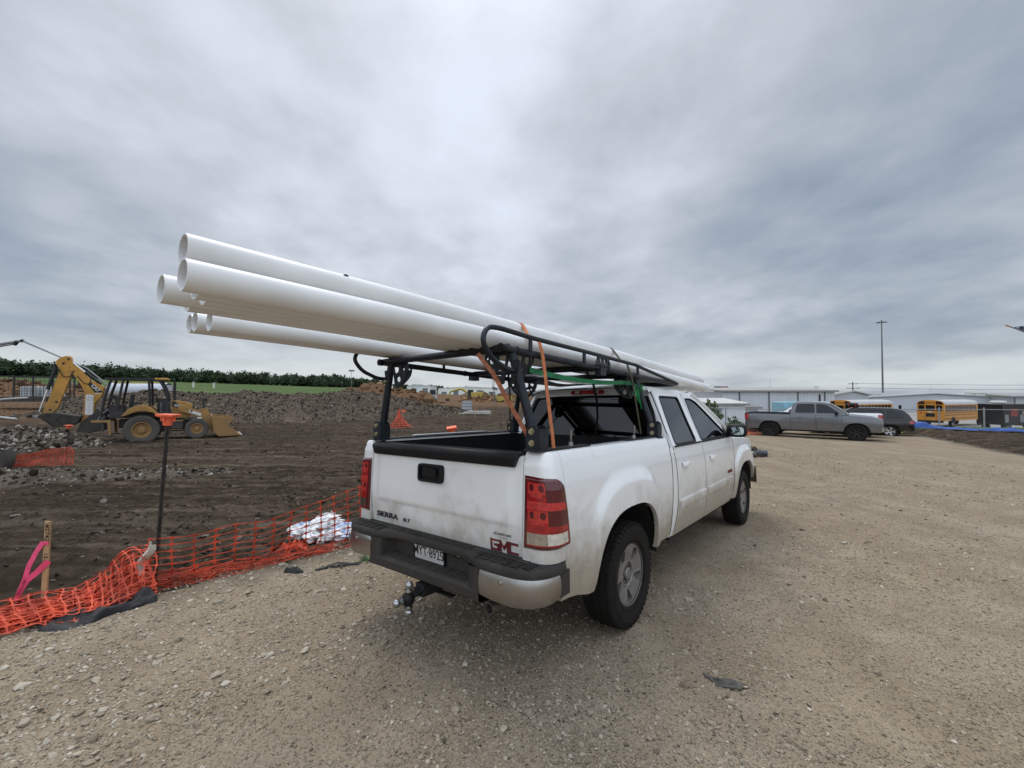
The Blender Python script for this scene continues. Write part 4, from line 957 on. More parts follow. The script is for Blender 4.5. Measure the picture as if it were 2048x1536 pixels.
def spoke_wheel(mb, n, rim, h, hole_in, hole_w0, hole_w1, hub_r, depth=.03, phase=0.):
    holes = []
    for i in range(n):
        a0 = 2*pi*(i+.5)/n+phase; pts = []
        for r, w, sgn in ((hole_in, hole_w0, -1), (rim-.030, hole_w1, -1), (rim-.024, 0, 1), (rim-.030, hole_w1, 1), (hole_in, hole_w0, 1)):
            a = a0+sgn*w; pts.append((r*cos(a), r*sin(a)))
        holes.append(roundpoly(pts, .014, 3))
    zz = lambda a, b: h-.022*(1-float(smooth(hub_r, rim*.8, sqrt(a*a+b*b))))
    mb.plate(circle(0, 0, rim-.012, 60), holes+[list(reversed(circle(0, 0, hub_r, 32)))], lambda a, b, t: (zz(a, b)+t, a, b), -depth, 0)
def build_wheel(T, sx, y):
    w = bpy.data.objects.new('wheel', None); COL.objects.link(w); w.parent = T; w.empty_display_size = .1
    hw = .122; xc = sx*.855
    w.location = (xc, y, RW); w.rotation_euler = (radians(17 if y == 0 else 60), 0, 0 if sx > 0 else pi)
    part(tyre_mesh(), 'tyre', M_RUBBER, w, ang=30)
    mb = MB(); mb.lathe([(.2,-.10),(.205,.05),(.212,.075),(.226,.098),(.238,.104),(.243,.100),(.243,.090),(.236,.085),(.225,-.1)], 60, lambda a, b, h: (h, a, b), closed=True)
    spoke_wheel(mb, 5, .234, .092, .118, .10, .235, .080, .035)
    mb.lathe([(.108,.060),(.108,.074),(.100,.078),(.090,.078),(.083,.070),(.078,.040),(.0,.040)], 36, lambda a, b, h: (h, a, b))
    part(mb, 'rim', M_RIM, w, ang=35)
    mb = MB(); mb.lathe([(.0,.085),(.036,.085),(.044,.078),(.046,.03),(.05,.02)], 24, lambda a, b, h: (h, a, b))
    for i in range(8): a = 2*pi*i/8; mb.cyl((.038, .062*cos(a), .062*sin(a)), (.066, .062*cos(a), .062*sin(a)), .010, 6)
    part(mb, 'hub', M_RIM, w)
    mb = MB(); mb.lathe([(.0,.0),(.16,.0),(.165,-.02),(.165,-.04)], 32, lambda a, b, h: (h, a, b)); part(mb, 'brake_disc', M_DARK, w)
truck = build_truck()
# ================================================================ ladder rack, pipes and straps (truck frame)
def rail_z(x, y): return (2.015-.028*(y+1.27)+.006*max(0, y-.6))+(.76-x)*.024
def build_rack():
    T = thing('ladder_rack', 'black tubular steel ladder rack standing over the bed of the white pickup', 'ladder rack', TM)
    P = lambda mb, n, par=T, m=M_RACK, **k: part(mb, n, m, par, **k)
    def rr(x, y): return (x, y, rail_z(x, y))
    RX, LX = .755, -.735
    RY0, LY0, FY1 = -1.30, -1.10, 1.70
    for X, y0 in ((RX, RY0), (LX, LY0)):
        mb = MB(); mb.tube([rr(X, y0), rr(X, -.2), rr(X, .65), rr(X, FY1)], .0235, 16); rl = P(mb, 'side_rail', ang=40)
        mb = MB(); mb.cyl((X, y0-.012, rail_z(X, y0)), (X, y0+.02, rail_z(X, y0)), .027, 16); mb.cyl((X, y0-.016, rail_z(X, y0)), (X, y0, rail_z(X, y0)), .012, 10); P(mb, 'end_cap', rl, M_BLACK_PL)
        for y in (y0+.14, -.10, .05, .58):
            mb = MB(); mb.lathe([(.0238,-.006),(.028,-.006),(.028,.006),(.0238,.006)], 16, lambda a, b, h: (X+a, y+h, rail_z(X, y)+b), closed=True); P(mb, 'rail_collar', rl)
    def oval(mb, a, b, r=.026): mb.tube([a, b], r, 14, flat=.8)
    for ya, yb in ((-1.24, -1.06), (-.06, .04), (.66, .70)):
        mb = MB(); a = Vector(rr(RX, ya)); b = Vector(rr(LX, yb)); a.z += .008; b.z += .008; mb.tube([a, a*.5+b*.5+Vector((0,0,.0)), b], .027, 14, flat=.95); P(mb, 'crossbar', ang=40)
    mb = MB(); mb.tube(bend([rr(RX, FY1-.03), (RX-.03, FY1+.05, rail_z(RX, FY1)-.005), (.0, FY1+.06, rail_z(0, FY1)), (LX+.03, FY1+.05, rail_z(LX, FY1)-.005), rr(LX, FY1-.03)], .08), .024, 12); P(mb, 'front_bar', ang=40)
    # guard rails with their loops at the back
    def guard(sx, X, y0):
        s = sx; z = lambda y, o: rail_z(X, y)+o
        dy = y0+1.30
        pts = [(X-s*.0, -1.20+dy, 1.885+(.03 if s < 0 else 0)),(X+s*.015, -1.29+dy, 1.885+(.03 if s < 0 else 0)),(X+s*.02, -1.44+dy, 1.94+(.03 if s < 0 else 0)),(X+s*.02, -1.515+dy, 2.03+(.03 if s < 0 else 0)),(X+s*.015, -1.47+dy, 2.112+(.025 if s < 0 else 0)),(X+s*.01, -1.36+dy, 2.122+(.02 if s < 0 else 0)),(X, -1.0+dy, z(-1.0, .098)),(X, -.3, z(-.3, .10)),(X, .60, z(.60, .098)),(X, .72, z(.72, .085)),(X, FY1-.05, z(FY1, .012)),(X, FY1+.01, z(FY1, .0))]
        mb = MB(); mb.tube(bend(pts, .07, 5), .0155, 12); g = P(mb, 'guard_rail', ang=40)
        for y in (-1.04+dy*.3, -.36, .63): mb = MB(); mb.cyl((X, y, z(y, .01)), (X, y, z(y, .098)), .0135, 10); P(mb, 'guard_post', g)
        return g
    g = guard(1, RX+.02, RY0); guard(-1, LX-.03, LY0)
    mb = MB(); X = RX+.02; o = [(-.19,rail_z(X,-.1)+.02),(-.14,rail_z(X,-.1)+.105),(.02,rail_z(X,0)+.105),(.06,rail_z(X,0)+.02)]
    mb.plate(o, [circle(-.105, rail_z(X,-.1)+.062, .022, 12), circle(-.04, rail_z(X,-.05)+.058, .024, 12), circle(.015, rail_z(X,0)+.045, .012, 10)], lambda a, b, t: (X+t, a, b), -.004, .012); P(mb, 'joint_plate', g)
    mb = MB(); mb.box((X, -.10, rail_z(X,-.1)-.035), (.05, .09, .05)); P(mb, 'joint_clamp')
    mb = MB(); mb.box((LX, .03, rail_z(LX,.03)-.02), (.065, .09, .085)); P(mb, 'joint_clamp')
    # legs, feet and gussets
    for (bx_, by, bz), (tx, ty), inn in (((.852,-1.080,1.405), (.745,-1.19), -1), ((-.775,-1.045,1.405), (-.665,-1.04), 1), ((.875,.755,1.395), (.72,.70), -1), ((-.835,.80,1.395), (-.685,.76), 1)):
        tz = rail_z(tx, ty)-.012; mb = MB(); b = Vector((bx_, by, bz+.02)); t = Vector((tx, ty, tz))
        mb.tube([b, b.lerp(t, .05), b.lerp(t, .55), b.lerp(t, .93), t], [.034,.034,.031,.030,.030], 14, flat=.85); lg = P(mb, 'leg', ang=40)
        rear = by < 0
        mb = MB(); mb.box((bx_, by, bz+.002), (.115, .12, .012))
        o = roundpoly([(-.045,.0),(.045,.0),(.048,.10),(.03,.15),(-.035,.15),(-.05,.09)], .02)
        for dyy in (-.045, .045): mb.plate(o, [circle(.028, .085, .011, 10)] if dyy > 0 else [], lambda a, c, tt: (bx_+a*1.05, by+dyy+tt, bz+c), -.004, .004)
        for s in (-1, 1): mb.box((bx_+s*.046, by, bz+.065), (.007, .085, .13))
        ft = P(mb, 'foot_bracket', lg)
        for zz in (.045, .115):
            mb = MB(); mb.cyl((bx_-.005, by-.049, bz+zz), (bx_-.005, by-.064, bz+zz), .0155, 6); mb.cyl((bx_-.005, by-.047, bz+zz), (bx_-.005, by-.053, bz+zz), .020, 14); P(mb, 'bolt', ft, M_ZINC)
        # quarter-round gussets with lightening holes, across and along
        w, h = .20, .19; arc = [(.02+(w-.02)*(1-sin(a)), -h*cos(a)*.98) for a in np.linspace(0, pi/2, 10)]
        o = [(0,.0),(w,.0)]+[(.018+(w-.018)*(1-sin(a))**.85, -.02-(h-.02)*(1-cos(a))) for a in np.linspace(.1, pi/2, 9)]+[(0,-h)]
        hol = [circle(.045, -.052, .026, 14), circle(.108, -.036, .018, 12), circle(.038, -.115, .015, 12), circle(.150, -.018, .009, 10)]
        o = [(0,.01),(w,.01),(w*.99,-.04),(.175,-.085),(.135,-.125),(.085,-.165),(.03,-h),(0,-h)]
        hol = [roundpoly([(.016,-.012),(.085,-.012),(.070,-.065),(.020,-.080)], .02), circle(.128, -.036, .025, 16), circle(.056, -.122, .027, 16), circle(.172, -.022, .011, 10), circle(.102, -.098, .011, 10)]
        mb = MB(); mb.plate(roundpoly(o, .02), hol, lambda a, c, tt: (tx+inn*(.02+a)+(-inn)*c*.22, ty+tt, tz-.004+c), -.004, .005); P(mb, 'gusset', lg)
        d = 1 if rear else -1; mb = MB(); mb.plate(roundpoly(o, .02), hol, lambda a, c, tt: (tx-inn*(.010)+(-inn)*c*.22+tt, ty+d*(.02+a), tz-.004+c), -.004, .005); P(mb, 'gusset', lg)
        if rear:
            o2 = rrect(-.035, -.05, .05, .10, .012); mb = MB(); mb.plate(o2, [circle(-.035, -.025, .011, 8), circle(-.035, -.072, .011, 8)], lambda a, c, tt: (tx+inn*a-inn*c*.2-inn*.012, ty-.012+tt, tz-.05+c), -.004, .004); P(mb, 'loop_tab', lg)
            mb = MB(); mb.cyl((tx-inn*.02, ty-.05, 1.888), (tx-inn*.02, ty-.03, 1.888), .013, 6); P(mb, 'bolt', lg, M_ZINC)
    return T
rack = build_rack()
PR = .0572
def pipe_z(x, y): return float(np.interp(y, [-2.9,-2,-1.2,0,.8,2.2,3.6], [2.112,2.106,2.092,2.068,2.052,2.003,1.955]))+(.62-x)*.045
def build_pipes():
    lb = {'A': 'single white pipe lying on top of the row, its upper edge against the sky', 'B': 'white pipe at the near right edge of the load, along the guard rail', 'D': 'white pipe second from the right in the lower row, tucked under the top pipe',
          'E': 'white pipe third from right in the lower row, its short end below the near pipe', 'C': 'white pipe sticking out farthest to the left, dark dot near its end', 'F': 'white pipe left of the farthest protruding one, only a sliver showing',
          'G': 'white pipe at the far left edge of the rack, outermost of the lower three ends', 'H': 'white pipe in the middle of the three ends at the far left of the rack', 'I': 'white pipe rightmost of the three ends at the far left of the rack'}
    dot = pm('soot', (.03,.028,.025), .8)
    for k, x, y0, dz in (('B',.62,-2.83,0),('D',.505,-2.76,-.001),('E',.390,-2.70,.001),('C',.275,-2.81,0),('F',.160,-2.69,-.001),('G',-.735,-2.44,0),('H',-.62,-2.445,.001),('I',-.505,-2.407,0),('A',.545,-2.812,.108)):
        L = 6.25+random.uniform(-.04, .04); ys = np.linspace(y0, y0+L, 46); cs = [(x, y, pipe_z(x, y)+dz) for y in ys]
        mb = MB(); n = 36; V = []
        for i, c in enumerate(cs):
            a = cs[min(i+1, 45)]; b = cs[max(i-1, 0)]; sl = (a[2]-b[2])/(a[1]-b[1])
            for r in (PR, PR-.0062): V += [(c[0]+r*cos(2*pi*j/n), c[1]-sl*r*sin(2*pi*j/n), c[2]+r*sin(2*pi*j/n)) for j in range(n)]
        F = []
        for i in range(45):
            for o in (0, n):
                for j in range(n): j2 = (j+1) % n; F.append((i*2*n+o+j, i*2*n+o+j2, (i+1)*2*n+o+j2, (i+1)*2*n+o+j))
        for i in (0, 45):
            for j in range(n): j2 = (j+1) % n; F.append((i*2*n+j, i*2*n+j2, i*2*n+n+j2, i*2*n+n+j))
        mb.add(V, F)
        p = single(mb, 'pvc_pipe', M_PVC, lb[k], 'pipe', 'white pipes loaded on the rack', TM, ang=40)
        if k in 'AC':
            mb = MB(); yy = -2.20 if k == 'A' else y0+.06; zz = pipe_z(x, yy)+dz; a = radians(52 if k == 'A' else 25); mb.sphere((x+PR*cos(a), yy, zz+PR*sin(a)), (.004,.014 if k == 'A' else .005,.008), 8, 6); part(mb, 'scorch_mark', dot, p)
build_pipes()
def ribbon(mb, pts, w, wdir, th=.002):
    """flat webbing along pts; wdir: direction of its width"""
    P = [Vector(p) for p in pts]; W = Vector(wdir).normalized(); R = []
    for i, p in enumerate(P):
        t = (P[min(i+1, len(P)-1)]-P[max(i-1, 0)]).normalized(); ww = (W-t*W.dot(t)).normalized(); nn = t.cross(ww)
        R.append([p-ww*w/2-nn*th, p+ww*w/2-nn*th, p+ww*w/2+nn*th, p-ww*w/2+nn*th, p-ww*w/2-nn*th])
    mb.rows(R)
def build_straps():
    M_OR = pm('orange_webbing', (.50,.165,.065), .8, 0, .2, 40, bump=.3, bs=300); M_OR2 = pm('faded_orange_webbing', (.34,.12,.06), .8, 0, .25, 30, bump=.3, bs=300)
    M_GR = pm('green_webbing', (.012,.16,.055), .75, 0, .25, 40, bump=.3, bs=300); M_OL = pm('olive_webbing', (.055,.048,.026), .85, 0, .3, 40, bump=.3, bs=300)
    def arc_over(x0, z0, y, a0, a1, n=10, r=PR+.003): return [(x0+r*cos(radians(lerp(a0, a1, i/n))), y, z0+r*sin(radians(lerp(a0, a1, i/n)))) for i in range(n+1)]
    zA = lambda y: pipe_z(.545, y)+.108
    mb = MB(); pts = [(.872,-.93,1.41),(.862,-.93,1.50),(.80,-.935,1.97),(.795,-.94,2.02),(.79,-.965,2.085)]+[(.70,-.95,2.125)]+arc_over(.545, zA(-.86), -.88, 35, 150, 8)+[(.30,-.80,2.20),(.05,-.78,2.12),(-.2,-.78,2.10)]
    ribbon(mb, pts, .034, (0,1,0)); single(mb, 'ratchet_strap', M_OR, 'orange strap hanging straight from the guard rail down to the bed edge', 'strap', 'tie-down straps on the load', TM)
    mb = MB(); ribbon(mb, [(.62,-1.36,1.985),(.66,-1.345,1.93),(.70,-1.315,1.87),(.755,-1.22,1.68),(.80,-1.12,1.51),(.805,-1.10,1.45)], .026, (.75,.6,.2)); single(mb, 'ratchet_strap', M_OR2, 'faded orange strap running at a slant down to the foot of the near rack leg', 'strap', 'tie-down straps on the load', TM)
    mb = MB(); pts = [(.745,-1.01+.1*i, 1.905-.028*sin(pi*i/14)-.001*i) for i in range(15)]+[(.725,.50,1.893),(.72,.66,1.90),(.70,.72,1.905)]; ribbon(mb, pts, .034, (0,0,1))
    g = single(mb, 'ratchet_strap', M_GR, 'bright green strap stretched level below the near side rail, knotted at the front leg', 'strap', 'tie-down straps on the load', TM)
    mb = MB(); mb.box((.725,.37,1.885), (.035,.12,.028)); mb.tube([(.725,.32+.05*(1-cos(t)),1.862+.026*sin(t)) for t in np.linspace(0,2*pi,14)[:-1]], .010, 6, closed=True); part(mb, 'ratchet', M_DARK, g, bevel=.004)
    mb = MB()
    for i in range(9):
        a = Vector((.745+random.uniform(-.02,.03), .66+random.uniform(-.05,.05), 1.90-random.uniform(0,.12))); b = a+Vector((random.uniform(-.04,.05), random.uniform(-.07,.07), random.uniform(-.08,.05)))
        ribbon(mb, [a, (a+b)/2+Vector((.02,0,.01)), b], .020, (random.uniform(-1,1), random.uniform(-1,1), .6))
    ribbon(mb, [(.75,.66,1.86),(.765,.69,1.78),(.775,.72,1.66)], .03, (.2,1,0)); ribbon(mb, [(.74,.64,1.84),(.75,.70,1.74),(.80,.78,1.62)], .026, (.4,1,.2)); part(mb, 'knot', pm('green_webbing_light', (.03,.27,.09), .75, 0, .3, 40), g)
    mb = MB(); pts = [(.80,.62,1.43),(.805,.52,1.68),(.81,.42,1.93),(.80,.40,1.97),(.795,.36,2.045),(.70,.42,2.10)]+arc_over(.545, zA(.5), .50, 35, 150, 8)+[(.3,.6,2.15),(0,.62,2.10)]
    ribbon(mb, pts, .028, (0,1,.2)); single(mb, 'ratchet_strap', M_OL, 'olive-brown strap over the pipes beside the green knot at the front leg', 'strap', 'tie-down straps on the load', TM)
    mb = MB(); ribbon(mb, [(.69,-.20,1.97),(.62,.06,1.88),(.45,.44,1.74),(.30,.74,1.58),(.22,.84,1.40)], .020, (1,.3,0)); single(mb, 'ratchet_strap', M_DARK, 'thin black strap slanting from the rack down across the rear window', 'strap', 'tie-down straps on the load', TM)
    mb = MB(); ribbon(mb, [(-.70,.55,1.97),(-.72,.60,1.85),(-.77,.66,1.60),(-.79,.70,1.42)], .022, (1,.3,0)); single(mb, 'ratchet_strap', M_OL, 'dark strap dropping at the far front leg beside the cab corner', 'strap', 'tie-down straps on the load', TM)
build_straps()
# ================================================================ building site on the left
M_YEL = pm('machine_yellow', (.50, .245, .035), .45, 0, .12, 4, rvar=.08, dirt=((.14,.105,.07), .65, 3, .2, 2.6))
M_YEL_CL = pm('yellow_paint', (.40, .30, .06), .5, 0, .12, 4)
M_MACH = pm('machine_black', (.016, .016, .017), .6, 0, .3, 6, dirt=((.10,.085,.07), .5, 4, .0, 2.2))
M_MUDTYRE = pm('muddy_tyre', (.035, .032, .029), .9, 0, .3, 8, bump=.4, bs=40, dirt=((.11,.095,.08), .75, 4, -.5, 2.0))
M_LABEL = pm('white_label', (.62, .61, .58), .5, 0, .06, 10)
M_ORANGE = pm('orange_netting', (.50, .055, .018), .65, 0, .34, 7)
M_ORANGE_DK = pm('worn_orange_netting', (.40, .055, .024), .7, 0, .25, 6)
M_CAP = pm('orange_cap', (.80, .135, .055), .5, 0, .12, 12)
M_RUST = pm('rusty_steel', (.040, .032, .028), .85, 0, .35, 12, bump=.4, bs=80)
M_WOOD = pm('raw_timber', (.42, .27, .13), .8, 0, .2, 10, bump=.3, bs=60)
M_INK = pm('marker_ink', (.012, .010, .010), .7)
M_GREYSTEEL = pm('grey_steel', (.20, .205, .21), .5, .3, .15, 6)
def mb_poly(mb, P, y0, y1):
    """side outline (x, z) given thickness from y0 to y1"""
    return mb.plate(P, [], lambda a, b, t: (a, t, b), y0, y1)
def big_wheel(T, x, y, z, R, w, rim, sgn, name='wheel', mt=None, mr=None, lug=True):
    o = bpy.data.objects.new(name, None); COL.objects.link(o); o.parent = T; o.location = (x, y, z); o.rotation_euler = (0, random.uniform(0, 1), 0)
    k = w/2; mb = MB(); pr = [(rim,-k*.8),(rim+.3*(R-rim),-k),(R*.90,-k*.98),(R*.97,-k*.8),(R*.972,0),(R*.97,k*.8),(R*.90,k*.98),(rim+.3*(R-rim),k),(rim,k*.8)]
    mb.lathe(pr, 40, lambda a, b, h: (a, h, b), closed=True)
    if lug:
        for i in range(22):
            for s in (-1, 1):
                a0 = 2*pi*(i+(.5 if s > 0 else 0))/22; vs = []
                for r in (R*.955, R):
                    for hh, da in ((0.02,.14),(k*.92,-.06)):
                        for e in (-.055, .055): vs.append((r*(1-.03*(hh > .1))*cos(a0+da+e), s*hh, r*(1-.03*(hh > .1))*sin(a0+da+e)))
                mb.add(vs, [(0,1,3,2),(4,6,7,5),(0,4,5,1),(2,3,7,6),(0,2,6,4),(1,5,7,3)])
    part(mb, 'tyre', mt or M_MUDTYRE, o)
    mb = MB(); d = sgn*k; mb.lathe([(rim+.01,d*.86),(rim-.02,d*.90),(rim*.88,d*.80),(rim*.80,d*.45),(rim*.5,d*.40),(rim*.42,d*.55),(rim*.40,d*.78),(rim*.22,d*.82),(.0,d*.82)], 28, lambda a, b, h: (a, h, b))
    for i in range(8): a = 2*pi*i/8; mb.cyl((rim*.62*cos(a), d*.40, rim*.62*sin(a)), (rim*.62*cos(a), d*.48, rim*.62*sin(a)), .02, 6)
    part(mb, 'rim', mr or M_YEL, o); return o
def cylinder(T, a, b, r, split=.55, name='hydraulic_cylinder'):
    a, b = Vector(a), Vector(b); c = a.lerp(b, split); mb = MB(); mb.cyl(a, c, r, 12); o = part(mb, name, M_MACH, T); mb = MB(); mb.cyl(c, b, r*.55, 10); part(mb, 'rod', M_CHROME_CL, o); return o
def build_backhoe():
    T = thing('backhoe_loader', 'yellow backhoe loader with open cab and raised rear digging arm on the dark soil', 'backhoe loader', place(-17.65, 21.46, -.54, 35))
    P = lambda mb, n, m=M_YEL, par=T, **k: part(mb, n, m, par, **k)
    for y, s in ((-.86, -1), (.86, 1)): big_wheel(T, -.07, y, .53, .68, .46, .36, s)
    for y, s in ((-.88, -1), (.88, 1)): big_wheel(T, 2.02, y, .50, .49, .30, .25, s)
    mb = MB(); mb.box((.5, 0, .80), (2.9, .70, .40)); mb.box((-.07, 0, .55), (.3, 1.3, .28)); mb.box((2.02, 0, .52), (.22, 1.5, .2)); mb.box((1.2, 0, .62), (1.6, .62, .5)); P(mb, 'chassis', M_MACH, bevel=.03)
    mb = MB(); mb_poly(mb, roundpoly([(1.10,1.88),(1.55,1.80),(1.82,1.68),(1.84,1.20),(1.70,1.02),(1.00,1.02),(1.0,1.88)], .06), -.42, .42); P(mb, 'bonnet', bevel=.02)
    mb = MB(); mb_poly(mb, [(1.02,1.84),(1.10,1.84),(1.48,1.55),(1.46,1.40),(1.02,1.60)], -.428, -.42); dk = P(mb, 'side_decal', M_MACH)
    text_obj('420F', 'model_number', M_LABEL, dk, frame((1.24, -.431, 1.62), (1,0,-.18), (0,0,1)), .17, .002, shear=.25, sx=.95, offset=.004)
    mb = MB(); mb.box((1.86, 0, 1.40), (.05, .66, .46)); P(mb, 'radiator_grille', M_MACH)
    mb = MB(); mb.tube([(1.11,-.35,1.70),(1.11,-.35,2.74),(1.06,-.35,2.84)], [.055,.055,.045], 12); P(mb, 'exhaust_stack', M_MACH)
    # cab: four-post canopy
    mb = MB(); mb_poly(mb, roundpoly([(-1.42,2.84),(-1.40,2.93),(.55,2.95),(.84,2.93),(.84,2.82)], .03), -.86, .86); rf = P(mb, 'canopy_roof', M_MACH, bevel=.02)
    mb = MB(); mb.box((.62, 0, 2.905), (.50, 1.74, .09)); P(mb, 'roof_front', M_YEL, rf, bevel=.02)
    for s in (-1, 1):
        y = s*.80
        for pts, r in (([(-1.18,y,2.83),(-1.35,y,2.2),(-1.52,y,1.2)], .055), ([(-.76,y,2.83),(-.86,y,2.2),(-.95,y,1.55)], .05), ([(.15,y,2.83),(.18,y,2.4),(.20,y,1.6)], .05), ([(.55,y,2.84),(.72,y,2.5),(.84,y,2.1),(.86,y,1.15)], .055)):
            mb = MB(); mb.tube(bend(pts, .15, 3), r, 8); P(mb, 'cab_post', M_MACH)
    mb = MB(); mb.box((-.25, 0, 1.20), (1.9, 1.40, .25)); mb.box((-1.0, 0, 1.45), (.5, 1.3, .5)); mb.box((.62, 0, 1.60), (.35, .9, .75)); mb.box((.70,-.62,1.42),(.22,.3,.75)); P(mb, 'cab_floor', M_MACH, bevel=.03)
    mb = MB(); mb.box((-.30, 0, 1.55), (.5, .5, .16)); mb.box((-.52, 0, 1.88), (.14, .5, .60), (0, .12, 0)); mb.box((-.30, -.32, 1.75), (.4, .08, .08)); P(mb, 'operator_seat', pm('seat_vinyl', (.03,.03,.035), .7), bevel=.04)
    mb = MB(); mb.tube([(.40,-.18+.36*0+.18*cos(t),1.98+.18*sin(t)) for t in np.linspace(0,2*pi,18)[:-1]], .018, 6, closed=True); mb.cyl((.40,-.18,1.98),(.62,-.18,1.8),.025,8); P(mb, 'steering_wheel', M_MACH)
    mb = MB()
    for x, y in ((-1.05,-.25),(-1.05,.1),(-1.15,-.4)): mb.cyl((x, y, 1.65), (x-.05, y, 1.98), .016, 6); mb.sphere((x-.05, y, 2.0), .035, 8, 6)
    P(mb, 'control_lever', M_MACH)
    mb = MB(); mb.tube([(-1.25,-.6,1.7),(-1.25,-.6,2.05),(-.95,-.6,2.05),(-.95,-.6,1.7)], .02, 6); mb.box((-1.1,-.6,2.03),(.3,.03,.12)); P(mb, 'grab_rail', M_MACH)
    for s in (-1, 1):
        arc = [(-.80,1.17),(-.62,1.42),(-.36,1.62),(-.05,1.70),(.24,1.58),(.45,1.36),(.62,1.17)]; inn = [(.50,1.17),(.34,1.30),(.12,1.38),(-.10,1.38),(-.38,1.32),(-.60,1.20)]
        mb = MB(); mb_poly(mb, arc+inn, s*1.09, s*.55); P(mb, 'fender', M_YEL, bevel=.03)
        mb = MB(); mb.box((.72, s*.62, 1.48), (.30, .30, .62)); P(mb, 'hydraulic_tank', pm('tank_grey', (.07,.075,.085), .6, 0, .2, 5), bevel=.03)
        mb = MB(); mb.box((1.22, s*.72, .70), (.46, .36, .36)); mb.box((1.2, s*.92, .46), (.56, .16, .035)); mb.box((.96,s*.92,.6),(.03,.14,.3)); mb.box((1.44,s*.92,.6),(.03,.14,.3)); st = P(mb, 'step_box', M_MACH, bevel=.015)
        mb = MB(); mb.box((1.22, s*.74, .90), (.50, .40, .04)); mb.box((1.2, s*.93, .485), (.56,.16,.012)); P(mb, 'step_tread', M_YEL, st)
    # loader
    for s in (-1, 1):
        mb = MB(); mb_poly(mb, roundpoly([(1.24,1.60),(1.40,1.66),(2.05,1.36),(2.32,1.50),(2.46,1.40),(2.86,.42),(2.80,.26),(2.62,.28),(2.22,1.02),(2.05,1.10),(1.30,1.38)], .05), s*.62-.05, s*.62+.05); a = P(mb, 'loader_arm', M_YEL, bevel=.015)
        mb = MB(); mb_poly(mb, [(1.72,1.42),(2.20,1.22),(2.16,1.10),(1.68,1.30)], s*.675, s*.68); lb = P(mb, 'name_label', M_LABEL, a)
        mb = MB(); mb.plate(circle(1.79, 1.345, .048, 12), [], lambda q, b, t: (q, t, b), s*.680, s*.684); P(mb, 'label_emblem', pm('blue_emblem', (.03,.04,.12), .5), lb)
        cylinder(T, (1.5, s*.50, .95), (2.45, s*.50, .95), .055)
        cylinder(T, (2.28, s*.40, 1.55), (2.68, s*.40, .62), .045)
        mb = MB(); mb_poly(mb, [(2.20,1.98),(2.30,1.99),(2.36,1.50),(2.30,1.24),(2.22,1.24),(2.24,1.55)], s*.40-.03, s*.40+.03); P(mb, 'tilt_lever', M_MACH, bevel=.01)
    mb = MB(); prof = roundpoly([(2.60,1.10),(2.66,1.10),(2.80,.72),(2.78,.36),(2.95,.14),(3.86,.12),(3.88,.09),(2.92,.08),(2.70,.30),(2.66,.70)], .03)
    mb_poly(mb, prof, -1.15, 1.15); bk = P(mb, 'loader_bucket', M_YEL, bevel=.01)
    for s in (-1, 1): mb = MB(); mb_poly(mb, [(2.62,1.10),(3.52,1.02),(3.50,.92),(3.30,.60),(3.86,.10),(2.92,.08),(2.70,.30),(2.66,.70)], s*1.16-.015, s*1.16+.015); P(mb, 'bucket_side', M_YEL, bk, bevel=.01)
    mb = MB(); mb.box((3.86, 0, .10), (.16, 2.3, .03)); P(mb, 'cutting_edge', M_GREYSTEEL, bk)
    # digging arm at the back
    mb = MB(); mb_poly(mb, [(-1.45,1.10),(-1.30,1.35),(-1.55,1.60),(-1.95,1.25),(-2.25,.90),(-2.40,.50),(-1.95,.42),(-1.45,.55)], -.20, .20); mb.box((-1.42, 0, .85), (.12, 1.9, .60)); P(mb, 'swing_frame', M_MACH, bevel=.03)
    boom = roundpoly([(-2.66,3.28),(-2.60,3.44),(-2.42,3.44),(-1.98,2.84),(-1.50,2.52),(-1.56,2.10),(-1.80,1.78),(-1.82,.95),(-1.86,.52),(-2.10,.42),(-2.30,.52),(-2.24,.9),(-2.17,1.70),(-2.14,2.30),(-2.34,2.75)], .07)
    mb = MB(); mb_poly(mb, boom, -.19, .19); bo = P(mb, 'boom', M_YEL, bevel=.025)
    mb = MB(); mb_poly(mb, roundpoly([(-2.10,2.14),(-2.06,2.17),(-1.84,2.15),(-1.85,1.25),(-2.12,1.25)], .04), -.200, -.192); lb = P(mb, 'boom_label', M_LABEL, bo)
    mb = MB(); mb.plate(circle(-1.96, 1.98, .085, 16), [list(reversed(circle(-1.96, 1.98, .062, 16)))], lambda a, b, t: (a, t, b), -.203, -.200)
    for z, w in ((1.74,.10),(1.60,.16),(1.46,.12),(1.36,.14)): mb.box((-1.98, -.2015, z), (.02, .002, w*.6))
    P(mb, 'label_print', pm('grey_print', (.30,.30,.31), .6), lb)
    mb = MB(); mb_poly(mb, [(-2.04,2.62),(-1.97,2.75),(-1.55,2.33),(-1.57,2.26),(-1.80,2.26)], -.200, -.192); dc = P(mb, 'boom_decal', M_MACH, bo)
    text_obj('CAT', 'lettering', M_LABEL, dc, frame((-1.775, -.204, 2.455), (.62,0,-.72), (.72,0,.62)), .20, .002, sx=.95, offset=.008)
    mb = MB(); mb_poly(mb, [(-1.78,2.235),(-1.60,2.235),(-1.58,2.20),(-1.82,2.20)], -.198, -.192); P(mb, 'decal_stripe', M_LABEL, bo)
    stick = roundpoly([(-2.80,3.88),(-2.62,3.88),(-2.55,3.50),(-2.60,3.05),(-3.02,1.55),(-3.22,1.30),(-3.42,1.24),(-3.48,1.45),(-3.34,1.80),(-2.98,3.20),(-3.05,3.45),(-3.12,3.62),(-2.95,3.82)], .07)
    mb = MB(); mb_poly(mb, stick, -.13, .13); sk = P(mb, 'dipper_stick', M_YEL, bevel=.025)
    mb = MB()
